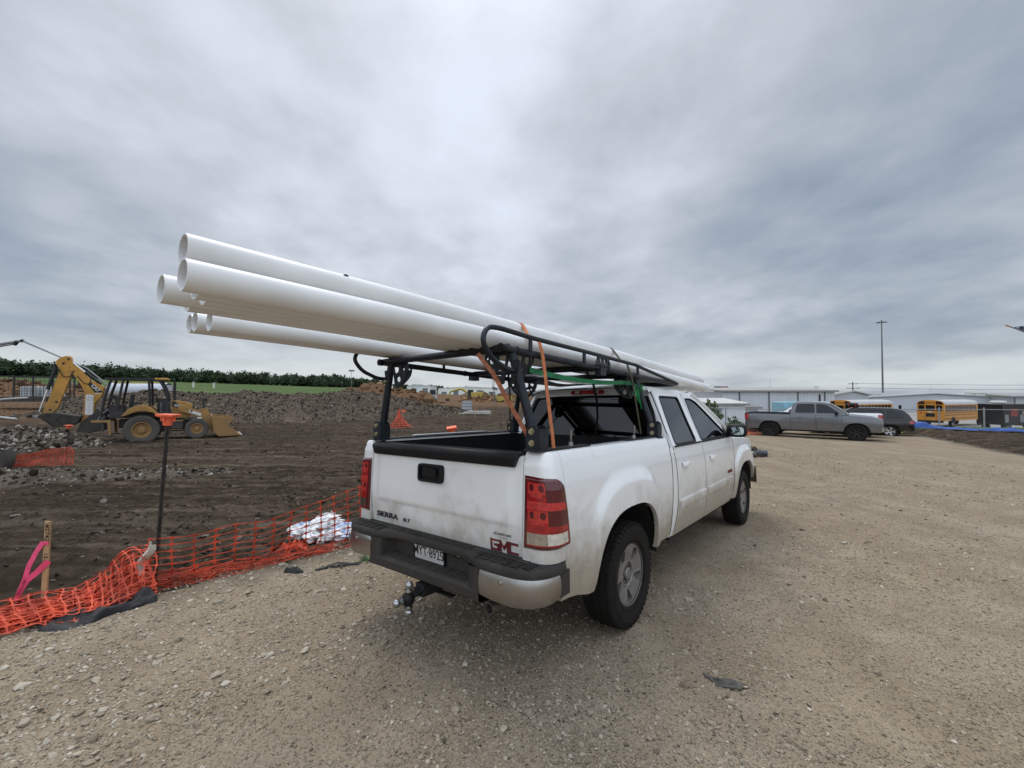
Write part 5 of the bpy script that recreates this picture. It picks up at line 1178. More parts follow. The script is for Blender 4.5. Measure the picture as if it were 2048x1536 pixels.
    for x, z in ((-2.70,3.75),(-2.86,3.55),(-2.62,3.36),(-3.24,1.50),(-3.05,1.85)): mb.cyl((x, -.15, z), (x, .15, z), .045, 12)
    P(mb, 'pivot_pin', M_MACH, sk)
    cylinder(T, (-3.08,-.16,3.42), (-3.56,-.16,1.42), .065, .52); cylinder(T, (-1.62,.0,2.64), (-2.62,.0,3.64), .065, .55)
    mb = MB(); mb.tube(bend([(-2.98,-.2,3.30),(-2.85,-.22,2.95),(-2.62,-.22,2.95),(-2.50,-.2,3.25)], .12), .018, 6); mb.tube(bend([(-2.4,-.2,3.0),(-2.15,-.2,2.65),(-1.95,-.2,2.65),(-1.95,-.2,2.9)], .12), .016, 6); P(mb, 'hydraulic_hose', M_MACH)
    mb = MB(); o = [(-3.60,1.22),(-3.42,1.36),(-2.98,1.36),(-2.25,1.20),(-2.16,1.26),(-2.30,.92),(-2.62,.74),(-3.10,.74),(-3.35,1.0)]
    mb_poly(mb, o, -.36, .36); db = P(mb, 'digging_bucket', pm('worn_bucket', (.045,.038,.032), .8, .2, .3, 6, bump=.3), bevel=.03)
    for k in range(4): mb = MB(); mb.box((-3.66, -.28+.187*k, 1.20), (.20, .07, .05), (0, .5, 0)); P(mb, 'tooth', M_GREYSTEEL, db)
    for s in (-1, 1):
        mb = MB(); mb_poly(mb, [(-1.80,1.02),(-1.20,1.02),(-1.14,.98),(-1.12,.34),(-1.22,.34),(-1.26,.90),(-1.80,.92)], s*.95-.06, s*.95+.06); so = P(mb, 'stabiliser', M_YEL, bevel=.012)
        mb = MB(); mb.box((-1.2, s*.95, .30), (.34, .30, .05)); P(mb, 'stabiliser_foot', M_MACH, so)
    mb = MB(); mb.tube(bend([(-1.62,-.2,1.6),(-1.58,-.3,1.2),(-1.66,-.35,1.0)], .1), .02, 6); mb.tube([(-1.5,-.25,1.3),(-1.3,-.3,1.5)], .03, 8); P(mb, 'swing_hose', M_GREYSTEEL)
build_backhoe()
# ---- caged trailer with a water tote, and its hose
def build_trailer():
    x0, y0 = -40.2, 38.0; z0 = gz0(x0, y0); T = thing('cage_trailer', 'black caged trailer carrying a white liquid tote, behind the digging arm', 'trailer', place(x0, y0, z0, 14))
    P = lambda mb, n, m=M_MACH, par=T, **k: part(mb, n, m, par, **k)
    mb = MB(); mb.box((.2, 0, .72), (5.6, 2.0, .16)); mb.box((.2,-1.0,.95),(5.6,.05,.25)); mb.box((3.6,0,.62),(1.6,.12,.12)); P(mb, 'deck', bevel=.02)
    for x in (-2.6,-1.25,.05,1.4,2.9):
        for y in (-1.0, 1.0): mb = MB(); mb.box((x, y, 1.75), (.09, .09, 2.0)); P(mb, 'post')
    for y in (-1.0, 1.0): mb = MB(); mb.box((.2, y, 2.75), (6.4, .08, .09)); P(mb, 'top_rail')
    mb = MB()
    for y in (-1.0, 1.0):
        for z in np.arange(1.05, 2.7, .27): mb.box((.15, y, z), (5.5, .015, .018))
        for x in np.arange(-2.5, 2.9, .3): mb.box((x, y, 1.85), (.014, .014, 1.7))
    P(mb, 'mesh_panel', M_MACH)
    for x in (1.7, 2.55):
        for y, s in ((-.98,-1),(.98,1)): big_wheel(T, x, y, .36, .36, .22, .19, s, mr=M_GREYSTEEL, lug=False)
    mb = MB(); mb.box((.6, 1.0, .80), (1.1, .02, .1)); P(mb, 'tail_board', M_LABEL)
    t = thing('liquid_tote', 'white plastic liquid tote in a wire cage, standing on the black trailer', 'liquid tote', place(x0-.55, y0-.2, z0+.80, 14))
    mb = MB(); mb.box((0, 0, .62), (1.15, 1.0, 1.0)); part(mb, 'tank', pm('milky_plastic', (.62,.64,.64), .5, 0, .05, 3), t, bevel=.08)
    mb = MB()
    for z in np.arange(.12, 1.2, .2): mb.box((0,-.52,z), (1.2,.02,.025)); mb.box((-.6,0,z), (.02,1.04,.025))
    for x in np.arange(-.6,.61,.2): mb.box((x,-.525,.62), (.022,.02,1.05))
    part(mb, 'wire_cage', M_GREYSTEEL, t); mb = MB(); mb.box((0,0,.05),(1.2,1.05,.1)); part(mb, 'pallet', M_MACH, t)
    t2 = thing('liquid_tote', 'white plastic liquid tote half hidden by the dipper arm of the backhoe', 'liquid tote', place(x0+.95, y0+.1, z0+.80, 14))
    for c in t.children: d = c.copy(); COL.objects.link(d); d.parent = t2
    mb = MB(); pts = [(-39.5,36.3,.9),(-41.0,35.5,.75),(-41.5,34.2,.05),(-39.5,32.2,0),(-37.0,30.5,0),(-34.0,29.2,0),(-31.5,28.3,0)]
    pts = [(x, y, gz0(x, y)+.12+z) for x, y, z in pts]; mb.tube(bend(pts, 1.0, 5), .07, 8); single(mb, 'hose', pm('pale_hose', (.42,.42,.39), .6), 'pale thick hose curling out of the caged trailer onto the soil', 'hose')
build_trailer()
def build_pump_boom():
    T = thing('concrete_pump_boom', 'thin steel boom of a concrete pump folded against the sky at far left', 'pump boom')
    a, b, c = Vector((-72, 58, 7.3)), Vector((-63.5, 57.5, 8.55)), Vector((-54.5, 57.0, 4.9)); d = Vector((-49, 57, .6))
    for p, q, r in ((a, b, .26), (b, c, .12), (c, d, .10)):
        mb = MB(); mb.tube([p, q], [r, r*.6], 6); part(mb, 'boom_section', M_GREYSTEEL, T)
    mb = MB(); mb.cyl(b+Vector((-1.0,0,-.5)), b+Vector((-.6,0,-.05)), .22, 8); mb.sphere(b, .22, 8, 6); mb.tube([a+Vector((1,-.2,-.25)), b+Vector((-1,-.2,-.5))], .07, 6); part(mb, 'joint', M_MACH, T)
build_pump_boom()
# ---- stakes with caps, survey stake, small flags
def stake(x, y, h, lean, capw, label, r=.016):
    z = gz(x, y); T = thing('capped_stake', label, 'stake', Matrix.Translation((x, y, z)) @ Euler((lean[0], lean[1], .12)).to_matrix().to_4x4(), 'steel stakes with orange caps')
    mb = MB(); mb.box((0, 0, h/2-.15), (r*2, r*.6, h+.3)); mb.box((0, -r*.7, h/2-.15), (r*.5, r*1.2, h+.3)); part(mb, 'post', M_RUST, T)
    mb = MB(); w = capw; mb.box((0, 0, h+.025), (w, w, .018)); mb.box((0, 0, h+.012), (w*.9, w*.9, .01)); mb.tube([(0,0,h+.01),(0,0,h-.02),(0,0,h-.075)], [w*.36,w*.29,w*.25], 10)
    for a in range(4): mb.box((cos(a*pi/2)*w*.3, sin(a*pi/2)*w*.3, h-.015), (.3*w if a % 2 == 0 else .012, .012 if a % 2 == 0 else .3*w, .04))
    part(mb, 'safety_cap', M_CAP, T, bevel=.003)
stake(-3.36, 4.22, 1.60, (0, radians(3.3)), .145, 'tall dark stake with an orange cap, tied to the near orange fence', .017)
stake(-13.9, 13.9, 1.22, (0, radians(3)), .17, 'thin far stake with an orange cap, standing at the far orange netting', .014)
stake(-.93, 8.4, 1.47, (radians(8), radians(-8)), .18, 'stake with an orange cap seen just over the bed side of the white pickup', .014)
def survey_stake():
    x, y = -3.95, 3.79; z = gz(x, y); T = thing('survey_stake', 'wooden survey stake with handwriting and a fluttering pink ribbon', 'stake', Matrix.Translation((x, y, z)) @ Euler((0, radians(2), radians(-6))).to_matrix().to_4x4())
    mb = MB(); mb.box((0, 0, .33), (.052, .014, .86)); st = part(mb, 'lath', M_WOOD, T, bevel=.002)
    for s, zc, sz in (('#2742', .665, .056), ('15.0', .455, .052)): text_obj(s, 'handwriting', M_INK, st, frame((.003, -.0085, zc), (0,0,-1), (1,0,0)), sz, .0004, offset=.0010, sx=1.0)
    pk = pm('pink_ribbon', (.80,.09,.20), .45, 0, .12, 20); mb = MB(); ribbon(mb, [(-.03,-.010,.575),(.03,-.011,.582)], .03, (0,0,1)); 
    ribbon(mb, [(-.026,-.012,.582),(-.075,-.02,.50),(-.125,-.03,.38),(-.155,-.03,.27),(-.20,-.03,.16),(-.225,-.03,.10),(-.215,-.03,.075),(-.15,-.03,.10)], .046, (1,0,.35)); ribbon(mb, [(.04,-.012,.43),(.0,-.02,.39),(-.06,-.03,.325),(-.13,-.03,.27),(-.18,-.03,.19),(-.222,-.03,.11)], .046, (.5,0,1)); part(mb, 'pink_ribbon', pk, T)
survey_stake()
def pin_flag(x, y, h, label, s=.25):
    z = gz0(x, y); T = thing('marker_flag', label, 'flag', Matrix.Translation((x, y, z))); mb = MB(); mb.cyl((0,0,-.1), (0,0,h), .012, 6); part(mb, 'wire', M_GREYSTEEL, T)
    mb = MB(); mb.grid(7, 5, lambda u, v: (s*u, .05*sin(5*u+v), h-.02-s*.8*v*(1-.4*u)-.1*u)); part(mb, 'flag_cloth', M_CAP, T)
pin_flag(-21.7, 18.6, 1.05, 'small orange marker flag above the pale rubble at the left edge', .34)
# ---- orange netting
def net(mb, nu, nv, fn, wv=.0065, wh=.0030, node=.0150, torn=0., th=.0016):
    """plastic barrier mesh: nu uprights by nv strands laid over the surface fn(u, v)"""
    eps = 1e-3
    def strip(pts, w, wd):
        R = []
        for i, p in enumerate(pts):
            a = pts[max(0, i-1)]; b = pts[min(len(pts)-1, i+1)]; t = (b-a)
            if t.length < 1e-6: t = Vector((1,0,0))
            t.normalize(); ww = wd[i]-t*wd[i].dot(t)
            if ww.length < 1e-6: ww = Vector((0,0,1))
            ww.normalize(); k = w[i] if isinstance(w, list) else w; n = t.cross(ww)*th; R.append([p-ww*k-n, p+ww*k-n, p+ww*k+n, p-ww*k+n, p-ww*k-n])
        mb.rows(R)
    S = lambda u, v: Vector(fn(u, v))
    for i in range(nu):
        u = i/(nu-1); pts = []; wd = []; w = []
        for j in range((nv-1)*4+1):
            v = j/((nv-1)*4); pts.append(S(u, v)); wd.append(S(min(1,u+eps), v)-S(max(0,u-eps), v)); w.append(node if j % 4 == 0 else wv*.8)
        if random.random() >= torn*.4: strip(pts, w, wd)
    for j in range(nv):
        v = j/(nv-1); m = (nu-1)*4
        for seg in range(nu-1):
            if random.random() < torn: continue
            pts = []; wd = []; w = []
            for k in range(5):
                u = (seg*4+k)/m; pts.append(S(u, v)); wd.append(S(u, min(1,v+eps))-S(u, max(0,v-eps))); w.append(node*.75 if k in (0, 4) else wh)
            strip(pts, w, wd)
def along(path):
    P = np.array(path, float); d = np.concatenate([[0], np.cumsum(np.hypot(*np.diff(P, axis=0).T))]); L = d[-1]
    def at(u):
        s = u*L; x = float(np.interp(s, d, P[:, 0])); y = float(np.interp(s, d, P[:, 1])); k = min(max(int(np.searchsorted(d, s))-1, 0), len(P)-2); t = P[k+1]-P[k]; t = t/np.hypot(*t); return x, y, float(t[0]), float(t[1])
    return at, L
def _h(a, b, s):
    n = (a*374761393+b*668265263+s*1274126177) & 0xffffffff; n = ((n ^ (n >> 13))*1274126177) & 0xffffffff; return ((n ^ (n >> 16)) & 0xffff)/65535
def N1(a, b, s):
    i, j = math.floor(a), math.floor(b); f, g = a-i, b-j; f = f*f*(3-2*f); g = g*g*(3-2*g)
    return (_h(i, j, s)*(1-f)+_h(i+1, j, s)*f)*(1-g)+(_h(i, j+1, s)*(1-f)+_h(i+1, j+1, s)*f)*g-.5
def build_nets():
    at, L = along([(-3.38,4.16),(-2.85,4.66),(-2.35,5.15),(-1.85,5.68),(-1.1,6.6),(0,8.0),(1.2,9.55),(2.6,11.4)])
    def fn(u, v):
        x, y, tx, ty = at(u); s = u*L; h = .46+.28*float(smooth(0, 2.6, s))-.05*abs(sin(s*1.25))+.05*N1(s*3,1.,9); lean = .10*sin(s*1.7)+.06*N1(s*2, v*2, 3)
        fold = .30*max(0, 1-v*3.2)*(1-float(smooth(1.6, 2.6, s))); zz = h*max(0, (v-.06)/.94)**1.05+.012*sin(s*18)*(1-v); return (x+ty*(lean*v-fold*.5+.03*N1(s*4, v*4, 5)), y-tx*(lean*v-fold*.5), gz0(x, y)+.01+zz)
    mb = MB(); net(mb, int(L/.168), 9, fn); single(mb, 'safety_fence', M_ORANGE, 'upright orange plastic mesh fence running from the tall stake to behind the pickup', 'safety fence', 'orange plastic netting', ang=0, recalc=False)
    mb = MB()
    for k in range(80):
        u0 = random.random()**1.6*.19; x, y, tx, ty = at(u0); pts = []; c = random.uniform(-.02, .16); hh = random.uniform(.01, .13)*(1-u0*4)
        for i in range(6):
            x, y, tx, ty = at(min(1, max(0, u0+(i-2.5)*.012))); cc = c+random.uniform(-.03,.03); pts.append((x+ty*cc, y-tx*cc, gz0(x, y)+.012+max(0, hh+random.uniform(-.03,.03))))
        ribbon(mb, pts, random.uniform(.003,.009), (random.uniform(-1,1), random.uniform(-1,1), 1), .001)
    single(mb, 'bunched_netting', M_ORANGE, 'bunched torn netting along the foot of the upright fence, right of the tall stake', 'netting', 'orange plastic netting', ang=0, recalc=False)
    # collapsed heap of netting at the left, several crumpled layers of one piece
    at2, L2 = along([(-4.6,2.75),(-4.15,3.20),(-3.85,3.55),(-3.58,3.86),(-3.36,4.13)])
    mb = MB()
    for k in range(10):
        off = (-.10, -.02, .05, .10, .16, .02, .0, .08, -.05, .12)[k]; hh = (.05, .16, .11, .07, .03, .20, .13, .09, .10, .14)[k]; ph = random.uniform(0, 9); sl = random.uniform(-.25, .25)
        def g(u, v, off=off, hh=hh, ph=ph, k=k, sl=sl):
            x, y, tx, ty = at2(u); s = u*L2+sl*(v-.5); c = (v-.5)*(.50 if k % 2 else .34)+off+.16*N1(s*2.2+ph, v*2+k, k); pk = float(smooth(L2-.50, L2-.02, s))
            rise = hh*(.75+1.2*pk+1.1*N1(s*2.6+ph, v*1.7, 4))*max(0, cos((v-.45)*2.7))
            return (x-ty*c+.10*N1(s*4+ph, v*3+ph, 6+k), y+tx*c+.09*N1(s*4.4+ph, v*3.3, 7+k), gz0(x-ty*c, y+tx*c)+.010+max(0, rise+.07*N1(s*5.5+ph, v*4.5, 8+k)+.025*N1(s*17, v*13+ph, 18)))
        net(mb, 24 if k < 6 else 30, 13 if k < 6 else 16, g, .0055, .0036, .0125, torn=.05)
    for k in range(55):
        u0 = random.random(); c0 = random.uniform(-.30, .32); pts = []; ang = random.uniform(-.6, .6)
        for i in range(6):
            u = min(1, max(0, u0+(i-2.5)*.035)); x, y, tx, ty = at2(u); c = c0+(i-2.5)*.04*ang+random.uniform(-.02,.02); hgt = .12*max(0, cos(c*4.0))*(.6+1.4*float(smooth(.75,1,u)))
            pts.append((x-ty*c, y+tx*c, gz0(x, y)+.02+hgt*random.uniform(.5,1.25)))
        ribbon(mb, pts, random.uniform(.003,.012), (random.uniform(-1,1), random.uniform(-1,1), 1), .001)
    single(mb, 'collapsed_netting', M_ORANGE, 'crumpled heap of orange netting lying at the left edge of the gravel', 'netting', 'orange plastic netting', ang=0, recalc=False)
    # far netting on the berm
    at3, L3 = along([(-17.2,12.6),(-15.4,12.9),(-13.5,13.7)])
    def f3(u, v): x, y, tx, ty = at3(u); s = u*L3; return (x+.1*N1(s*2, v*3, 2), y+.12*N1(s*3, v*2, 3), gz0(x, y)+.20*(1-u)*0+.02+(.42+.10*sin(s*2))*v+.03*N1(s*6, v*4, 5))
    mb = MB(); net(mb, 46, 11, f3, .016, .012, .026); single(mb, 'safety_fence', M_ORANGE_DK, 'faded orange netting strung low over the far soil, black bag at its middle', 'safety fence', 'orange plastic netting', ang=0, recalc=False)
    mb = MB(); x, y = -14.65, 13.0; z = gz0(x, y); mb.grid(14, 10, lambda u, v: (x+(.22+.06*sin(3*2*pi*u))*cos(2*pi*u)*(.55+.5*sin(pi*v)), y-.12+.14*sin(2*pi*u), z+.58*v+.04*sin(4*pi*u)), closeu=True); single(mb, 'rubbish_bag', M_MACH, 'black plastic bag hooked over the far orange netting', 'bag')
    # cone of netting far out, draped over a stake
    x, y = -7.35, 29; z = gz0(x, y); mb = MB()
    def fc(u, v): a = 2*pi*u; r = .04+.50*(1-v)**1.6*(1+.35*sin(2*a+1)); return (x+r*cos(a)+.25*(1-v)**3*(u > .8), y+r*sin(a), z+1.12*v)
    net(mb, 15, 9, fc, .022, .018, .04); mb.cyl((x,y,z-.1), (x,y,z+1.2), .02, 6); single(mb, 'netting_cone', M_ORANGE, 'orange netting draped like a cone over a stake out on the dark soil', 'netting', 'orange plastic netting', ang=0, recalc=False)
    x, y = 13.3, 25.4; z = gz0(x, y); mb = MB(); net(mb, 20, 7, lambda u, v: (x-.9+2.6*u, y+.5*v-.6+.1*N1(u*9, v*3, 2), z+.05+.26*v*(1-.4*u)+.08*N1(u*12, v*4, 4)), .022, .02, .04); single(mb, 'collapsed_netting', M_ORANGE, 'strip of orange netting lying at the tail of the grey pickup', 'netting', 'orange plastic netting', ang=0, recalc=False)
build_nets()
def lump(mb, path, wid, hgt, seed, nu=60, nv=16, rough=.4):
    at, L = along(path)
    def f(u, v):
        x, y, tx, ty = at(u); s = u*L; w = np.interp(u, np.linspace(0, 1, len(wid)), wid); h = np.interp(u, np.linspace(0, 1, len(hgt)), hgt); a = pi*v; e = min(1, u/.06, (1-u)/.06)**.5
        c = cos(a)*w*(1+rough*N1(s*6, v*3, seed))*e; return (x-ty*c, y+tx*c, gz0(x, y)-.02+max(0, sin(a))**.8*h*e*(1+rough*1.6*N1(s*7, v*5, seed+1))+.02*N1(s*25, v*12, seed+2))
    mb.grid(nu, nv, f); return mb
def build_litter():
    M_BAGB = pm('black_plastic_sheet', (.010,.010,.011), .62, 0, .3, 20, bump=.8, bs=45)
    mb = MB(); lump(mb, [(-3.66,3.36),(-3.50,3.50),(-3.32,3.70),(-3.16,3.98)], [.05,.17,.22,.12], [.02,.06,.10,.09], 51, 110, 34, 1.1); single(mb, 'silt_sock', M_BAGB, 'black plastic sheet bulging out below the collapsed orange netting', 'plastic sheet', ang=60)
    x, y = -3.27, 4.08; z = gz0(x, y); mb = MB(); mb.grid(6, 16, lambda u, v: (x+.05*cos(6*v)*.5-.08*v**1.5+(u-.5)*(.022+.035*abs(sin(3.5*v+.4)))+.012*sin(9*v), y-.05+.03*cos(u*6)-.02*v, z+.46-.34*v+.02*sin(u*5))); single(mb, 'rag', pm('white_cloth', (.60,.55,.47), .9, 0, .15, 30, bump=.4, bs=60), 'dirty white rag knotted on the orange fence at the foot of the tall stake', 'rag', ang=60)
    # pile of crumpled white sacks behind the bumper
    M_SACK = pm('white_sack', (.74,.74,.74), .55, 0, .10, 30, bump=.5, bs=50); M_SACKB = pm('blue_printed_sack', (.42,.52,.70), .55, 0, .25, 22, bump=.5, bs=50)
    cx, cy = -2.42, 5.98
    T = thing('rubbish_pile', 'pile of crumpled white and blue sacks behind the orange fence by the bumper', 'rubbish', Matrix.Translation((cx, cy, gz0(cx, cy))))
    for k in range(30):
        a = random.uniform(0, 2*pi); r = random.uniform(0, .42)**.9; px, py = r*1.25*cos(a), r*.7*sin(a); pz = max(.02, .26*(1-r/.5))*random.uniform(.3, 1.0); s = random.uniform(.07, .125); sd = random.randint(0, 99); mb = MB()
        mb.grid(18, 11, lambda u, v: tuple((Vector((cos(2*pi*u)*sin(pi*(.001+.998*v))*1.3, sin(2*pi*u)*sin(pi*(.001+.998*v)), -cos(pi*v)*.62))*s*(1+1.5*N1(cos(2*pi*u)*2.2+sd, cos(pi*v)*2.2+sin(2*pi*u)*2, sd)))+Vector((px, py, pz+.05))), closeu=True)
        part(mb, 'sack', M_SACKB if k % 5 == 2 else M_SACK, T, ang=25)
    for k, (px, py) in enumerate(((-2.62,5.30),)):
        z = gz0(px, py); mb = MB()
        for i in range(9): a = i*.7; ribbon(mb, [(px+.02*cos(a), py+.02*sin(a), z+.05), (px+.10*cos(a), py+.08*sin(a), z+.11+.02*(i % 3)), (px+.20*cos(a), py+.15*sin(a), z+.05)], .05, (sin(a), cos(a), .5))
        single(mb, 'crumpled_netting', M_ORANGE, 'small wad of torn orange netting at the bottom of the upright fence', 'netting', 'orange plastic netting', ang=0)
    # weeds, dropped straps, bark
    def tuft(x, y, n, L, label, dark=1.):
        z = gz(x, y); mb = MB()
        for i in range(n):
            a = random.uniform(0, 2*pi); l = L*random.uniform(.5, 1.1); el = random.uniform(.15, .9); p = [(x+cos(a)*l*t*cos(el), y+sin(a)*l*t*cos(el), z+l*t*sin(el)-.6*l*t*t*.6) for t in (0, .35, .7, 1)]; ribbon(mb, p, .012*random.uniform(.6, 1.2), (-sin(a), cos(a), .1), .0006)
        single(mb, 'weed_tuft', pm('weed_green', (.055*dark,.115*dark,.03*dark), .8, 0, .3, 30), label, 'weed', ang=0, recalc=False)
    tuft(-1.58, 4.92, 46, .17, 'bright green weed tuft on the gravel left of the rear bumper')
    tuft(-2.45, 4.85, 26, .10, 'dark scrubby weed on the gravel at the foot of the orange fence', .45)
    M_STRAP = pm('black_scrap', (.015,.015,.015), .8, 0, .2, 20)
    x, y = -1.83, 4.72; z = gz0(x, y); mb = MB(); ribbon(mb, [(x-.20,y-.10,z+.012),(x-.08,y-.02,z+.02),(x+.06,y+.03,z+.014),(x+.22,y+.10,z+.02)], .035, (0,1,0)); ribbon(mb, [(x-.12,y-.02,z+.015),(x-.02,y+.05,z+.03),(x+.10,y+.05,z+.02),(x+.20,y+.06,z+.014)], .028, (0,1,.2)); ribbon(mb, [(x-.02,y-.03,z+.02),(x+.02,y+.04,z+.03),(x+.05,y-.05,z+.02)], .03, (1,.3,0)); single(mb, 'scrap_strap', M_STRAP, 'tangle of flat black strapping dropped on the gravel left of the bumper', 'strapping', ang=0)
    mb = MB(); x, y = -2.28, 4.62; z = gz0(x, y); lump(mb, [(x-.05,y-.02),(x+.05,y-.03),(x+.16,y-.06)], [.04,.05,.02], [.07,.06,.03], 61, 24, 10); single(mb, 'scrap', M_STRAP, 'small black scrap lying beside the dark weed at the fence', 'scrap')
    x, y = 1.29, 2.72; z = gz(x, y); mb = MB(); o = [(-.125,.035),(-.05,.028),(.03,.022),(.105,.012),(.13,-.004),(.085,-.018),(.07,-.032),(.02,-.028),(-.02,-.022),(-.055,-.026),(-.06,-.006)]
    ca, sa = cos(-.28), sin(-.28); mb.plate(o, [], lambda a, b, t: (x+a*ca-b*sa*1.6, y+a*sa+b*ca*1.6, z+.006+t+.010*sin(a*30)), 0, .008); single(mb, 'bark_piece', pm('dark_bark', (.075,.066,.058), .9, 0, .45, 18, bump=.8, bs=60), 'flat dark splinter of bark on the gravel right of the rear wheel', 'bark')
build_litter()
# ---- far things at the centre
def build_centre():
    # precast steps on a slab
    x, y = -4.75, 47; z = gz0(x, y); T = thing('precast_steps', 'grey block of stacked precast steps standing alone on the dark soil', 'steps', place(x, y, z, 5)); cm = pm('pale_concrete', (.36,.37,.38), .85, 0, .1, 4)
    for k in range(4): mb = MB(); mb.box((0, .12*k, .22+.30*k), (1.15-.04*k, .7, .20)); mb.k = 1; mb.box((0, .12*k, .36+.30*k), (1.0-.04*k, .6, .09)); part(mb, 'step', [cm, M_GREYSTEEL], T, bevel=.02)
    x, y = -3.5, 44.5; z = gz0(x, y); T = thing('slab_stack', 'low pale stack of boards lying beside the precast steps', 'boards', place(x, y, z, -4))
    for k in range(3): mb = MB(); mb.box((.2*k-.2, .3*k, .09+.10*k), (3.2-.5*k, 1.1, .06), (0, 0, .1*k-.1)); part(mb, 'board', pm('pale_board', (.40,.38,.34), .8), T)
    # skid steer
    x, y = -17.3, 97; z = gz0(x, y); T = thing('skid_steer', 'grey-white skid steer loader with glass cab, far off beside the brown soil', 'skid steer loader', place(x, y, z, -80)); wh = pm('loader_white', (.36,.37,.38), .5, 0, .1, 3)
    mb = MB(); mb.box((-.3, 0, 1.0), (2.4, 1.3, 1.1)); part(mb, 'body', wh, T, bevel=.08)
    mb = MB(); mb.box((.1, 0, 2.05), (1.3, 1.25, 1.1), None, .92); cb = part(mb, 'cab', M_MACH, T, bevel=.05); mb = MB(); mb.box((.72, 0, 2.05), (.03, 1.0, .75)); part(mb, 'windscreen', M_GLASS_DARK, cb); mb = MB(); mb.box((.1, 0, 2.66), (1.4, 1.3, .1)); part(mb, 'roof', wh, cb)
    for s in (-1, 1):
        for xx in (-.75, .65): big_wheel(T, xx, s*.85, .45, .45, .34, .24, s, mr=wh)
        mb = MB(); mb.tube([(-1.3,s*.75,1.7),(.2,s*.75,1.65),(1.3,s*.75,.7)], .11, 6); part(mb, 'lift_arm', wh, T)
    mb = MB(); mb_poly(mb, [(1.25,.9),(1.35,.9),(1.45,.15),(2.2,.1),(2.2,.05),(1.3,.05)], -1.0, 1.0); part(mb, 'bucket', M_GREYSTEEL, T)
    # yellow machine
    x, y = -8.2, 98; z = gz0(x, y); T = thing('trench_machine', 'far yellow excavating machine with its boom stretched level', 'excavator', place(x, y, z, 172))
    mb = MB(); mb.box((0, 0, .45), (3.2, 2.3, .7)); part(mb, 'tracks', M_MACH, T, bevel=.15)
    mb = MB(); mb.box((-.6, 0, 1.5), (2.4, 2.3, 1.2)); part(mb, 'house', M_YEL_CL, T, bevel=.08); mb = MB(); mb.box((.8, .6, 1.9), (1.1, 1.0, 1.5)); part(mb, 'cab', M_MACH, T, bevel=.06)
    mb = MB(); mb.tube([(.8,-.4,1.5),(3.2,-.4,2.9),(5.6,-.4,2.3)], [.3,.28,.2], 6); part(mb, 'boom', M_YEL_CL, T); mb = MB(); mb.tube([(5.6,-.4,2.3),(6.4,-.4,.6)], [.2,.14], 6); part(mb, 'stick', M_YEL_CL, T); mb = MB(); mb.box((6.3,-.4,.4),(.7,.8,.6)); part(mb, 'bucket', M_MACH, T)
    x, y = -1.8, 96; z = gz0(x, y); T = thing('trench_box', 'far yellow steel shoring frame standing on the brown soil', 'shoring frame', place(x, y, z, 20))
    for yy in (-.8, .8): mb = MB(); mb.box((0, yy, .75), (3.4, .12, 1.1)); part(mb, 'side_panel', M_YEL_CL, T)
    for xx in (-1.6, 1.6): mb = MB(); mb.cyl((xx,-.8,1.0),(xx,.8,1.0),.09,8); part(mb, 'spreader', M_GREYSTEEL, T)
    # pale tank seen through the cab of the backhoe
    x, y = -37.6, 45.0; z = gz0(x, y); T = thing('water_tank', 'pale rounded tank with a yellow top, seen through the cab of the backhoe', 'tank', place(x, y, z, 8))
    mb = MB(); mb.grid(20, 8, lambda u, v: ((v-.5)*5.2, .85*cos(2*pi*u), 1.7+.75*sin(2*pi*u)), closeu=True); mb.box((-2.58,0,1.7),(.04,1.2,1.1)); mb.box((2.58,0,1.7),(.04,1.2,1.1)); part(mb, 'tank', pm('pale_tank', (.50,.52,.56), .5), T); mb = MB(); mb.box((0,0,2.45),(4.4,.6,.16)); part(mb, 'walkway', M_YEL_CL, T); mb = MB(); mb.box((0,0,.7),(5.2,1.3,.3)); part(mb, 'frame', M_MACH, T)
    for xx in (-1.6,1.6): big_wheel(T, xx, -.8, .45, .45, .3, .22, -1, mr=M_GREYSTEEL, lug=False)
    for k, (px, yy) in enumerate(((387,150),(428,152))):
        xx = (px-1024)/889*yy; zz = gz0(xx, yy); mb = MB(); mb.box((xx, yy, zz+.8), (.5,.5,1.7), None, .8); mb.box((xx, yy, zz+1.75), (.62,.62,.2)); single(mb, 'riser_box', pm('white_riser', (.62,.62,.60), .7), ['short white riser at the field edge directly above the loader exhaust', 'short white riser at the field edge, right of its twin'][k], 'riser', 'white risers in the field', bevel=.04)
    # orange laths with tape
    for k, (xx, yy, hh, lb) in enumerate(((-8.2,33.5,.95,'orange-topped lath with tape right of the netting cone'), (-3.2,38.5,.9,'thin orange lath standing left of the precast steps'))):
        zz = gz0(xx, yy); T = thing('marker_lath', lb, 'stake', Matrix.Translation((xx, yy, zz)), 'orange marked laths'); mb = MB(); mb.box((0,0,hh/2),(.05,.02,hh)); part(mb, 'lath', M_WOOD, T); mb = MB(); mb.box((.03,-.02,hh-.1),(.28 if k == 0 else .09,.03,.18)); part(mb, 'tape', M_CAP, T)
    # long white sheds on the horizon
    def shed(x0, x1, y, h, col, label, roof=None, door=None):
        z = gz0((x0+x1)/2, y)-.3; T = thing('warehouse', label, 'warehouse', Matrix.Translation(((x0+x1)/2, y, z)), 'far sheds on the horizon'); w = x1-x0; m = pm('shed_wall', tuple(min(.8, c*1.2) for c in col), .7, 0, .05, .2)
        mb = MB(); mb.box((0, 8, h/2), (w, 16, h)); part(mb, 'wall', m, T); mb = MB(); mb_poly(mb, [(-w/2-.3,h+.02),(0,h+.9),(w/2+.3,h+.02)], -.2, 16.2); part(mb, 'roof', pm('shed_roof', roof or (.50,.50,.49), .6), T)
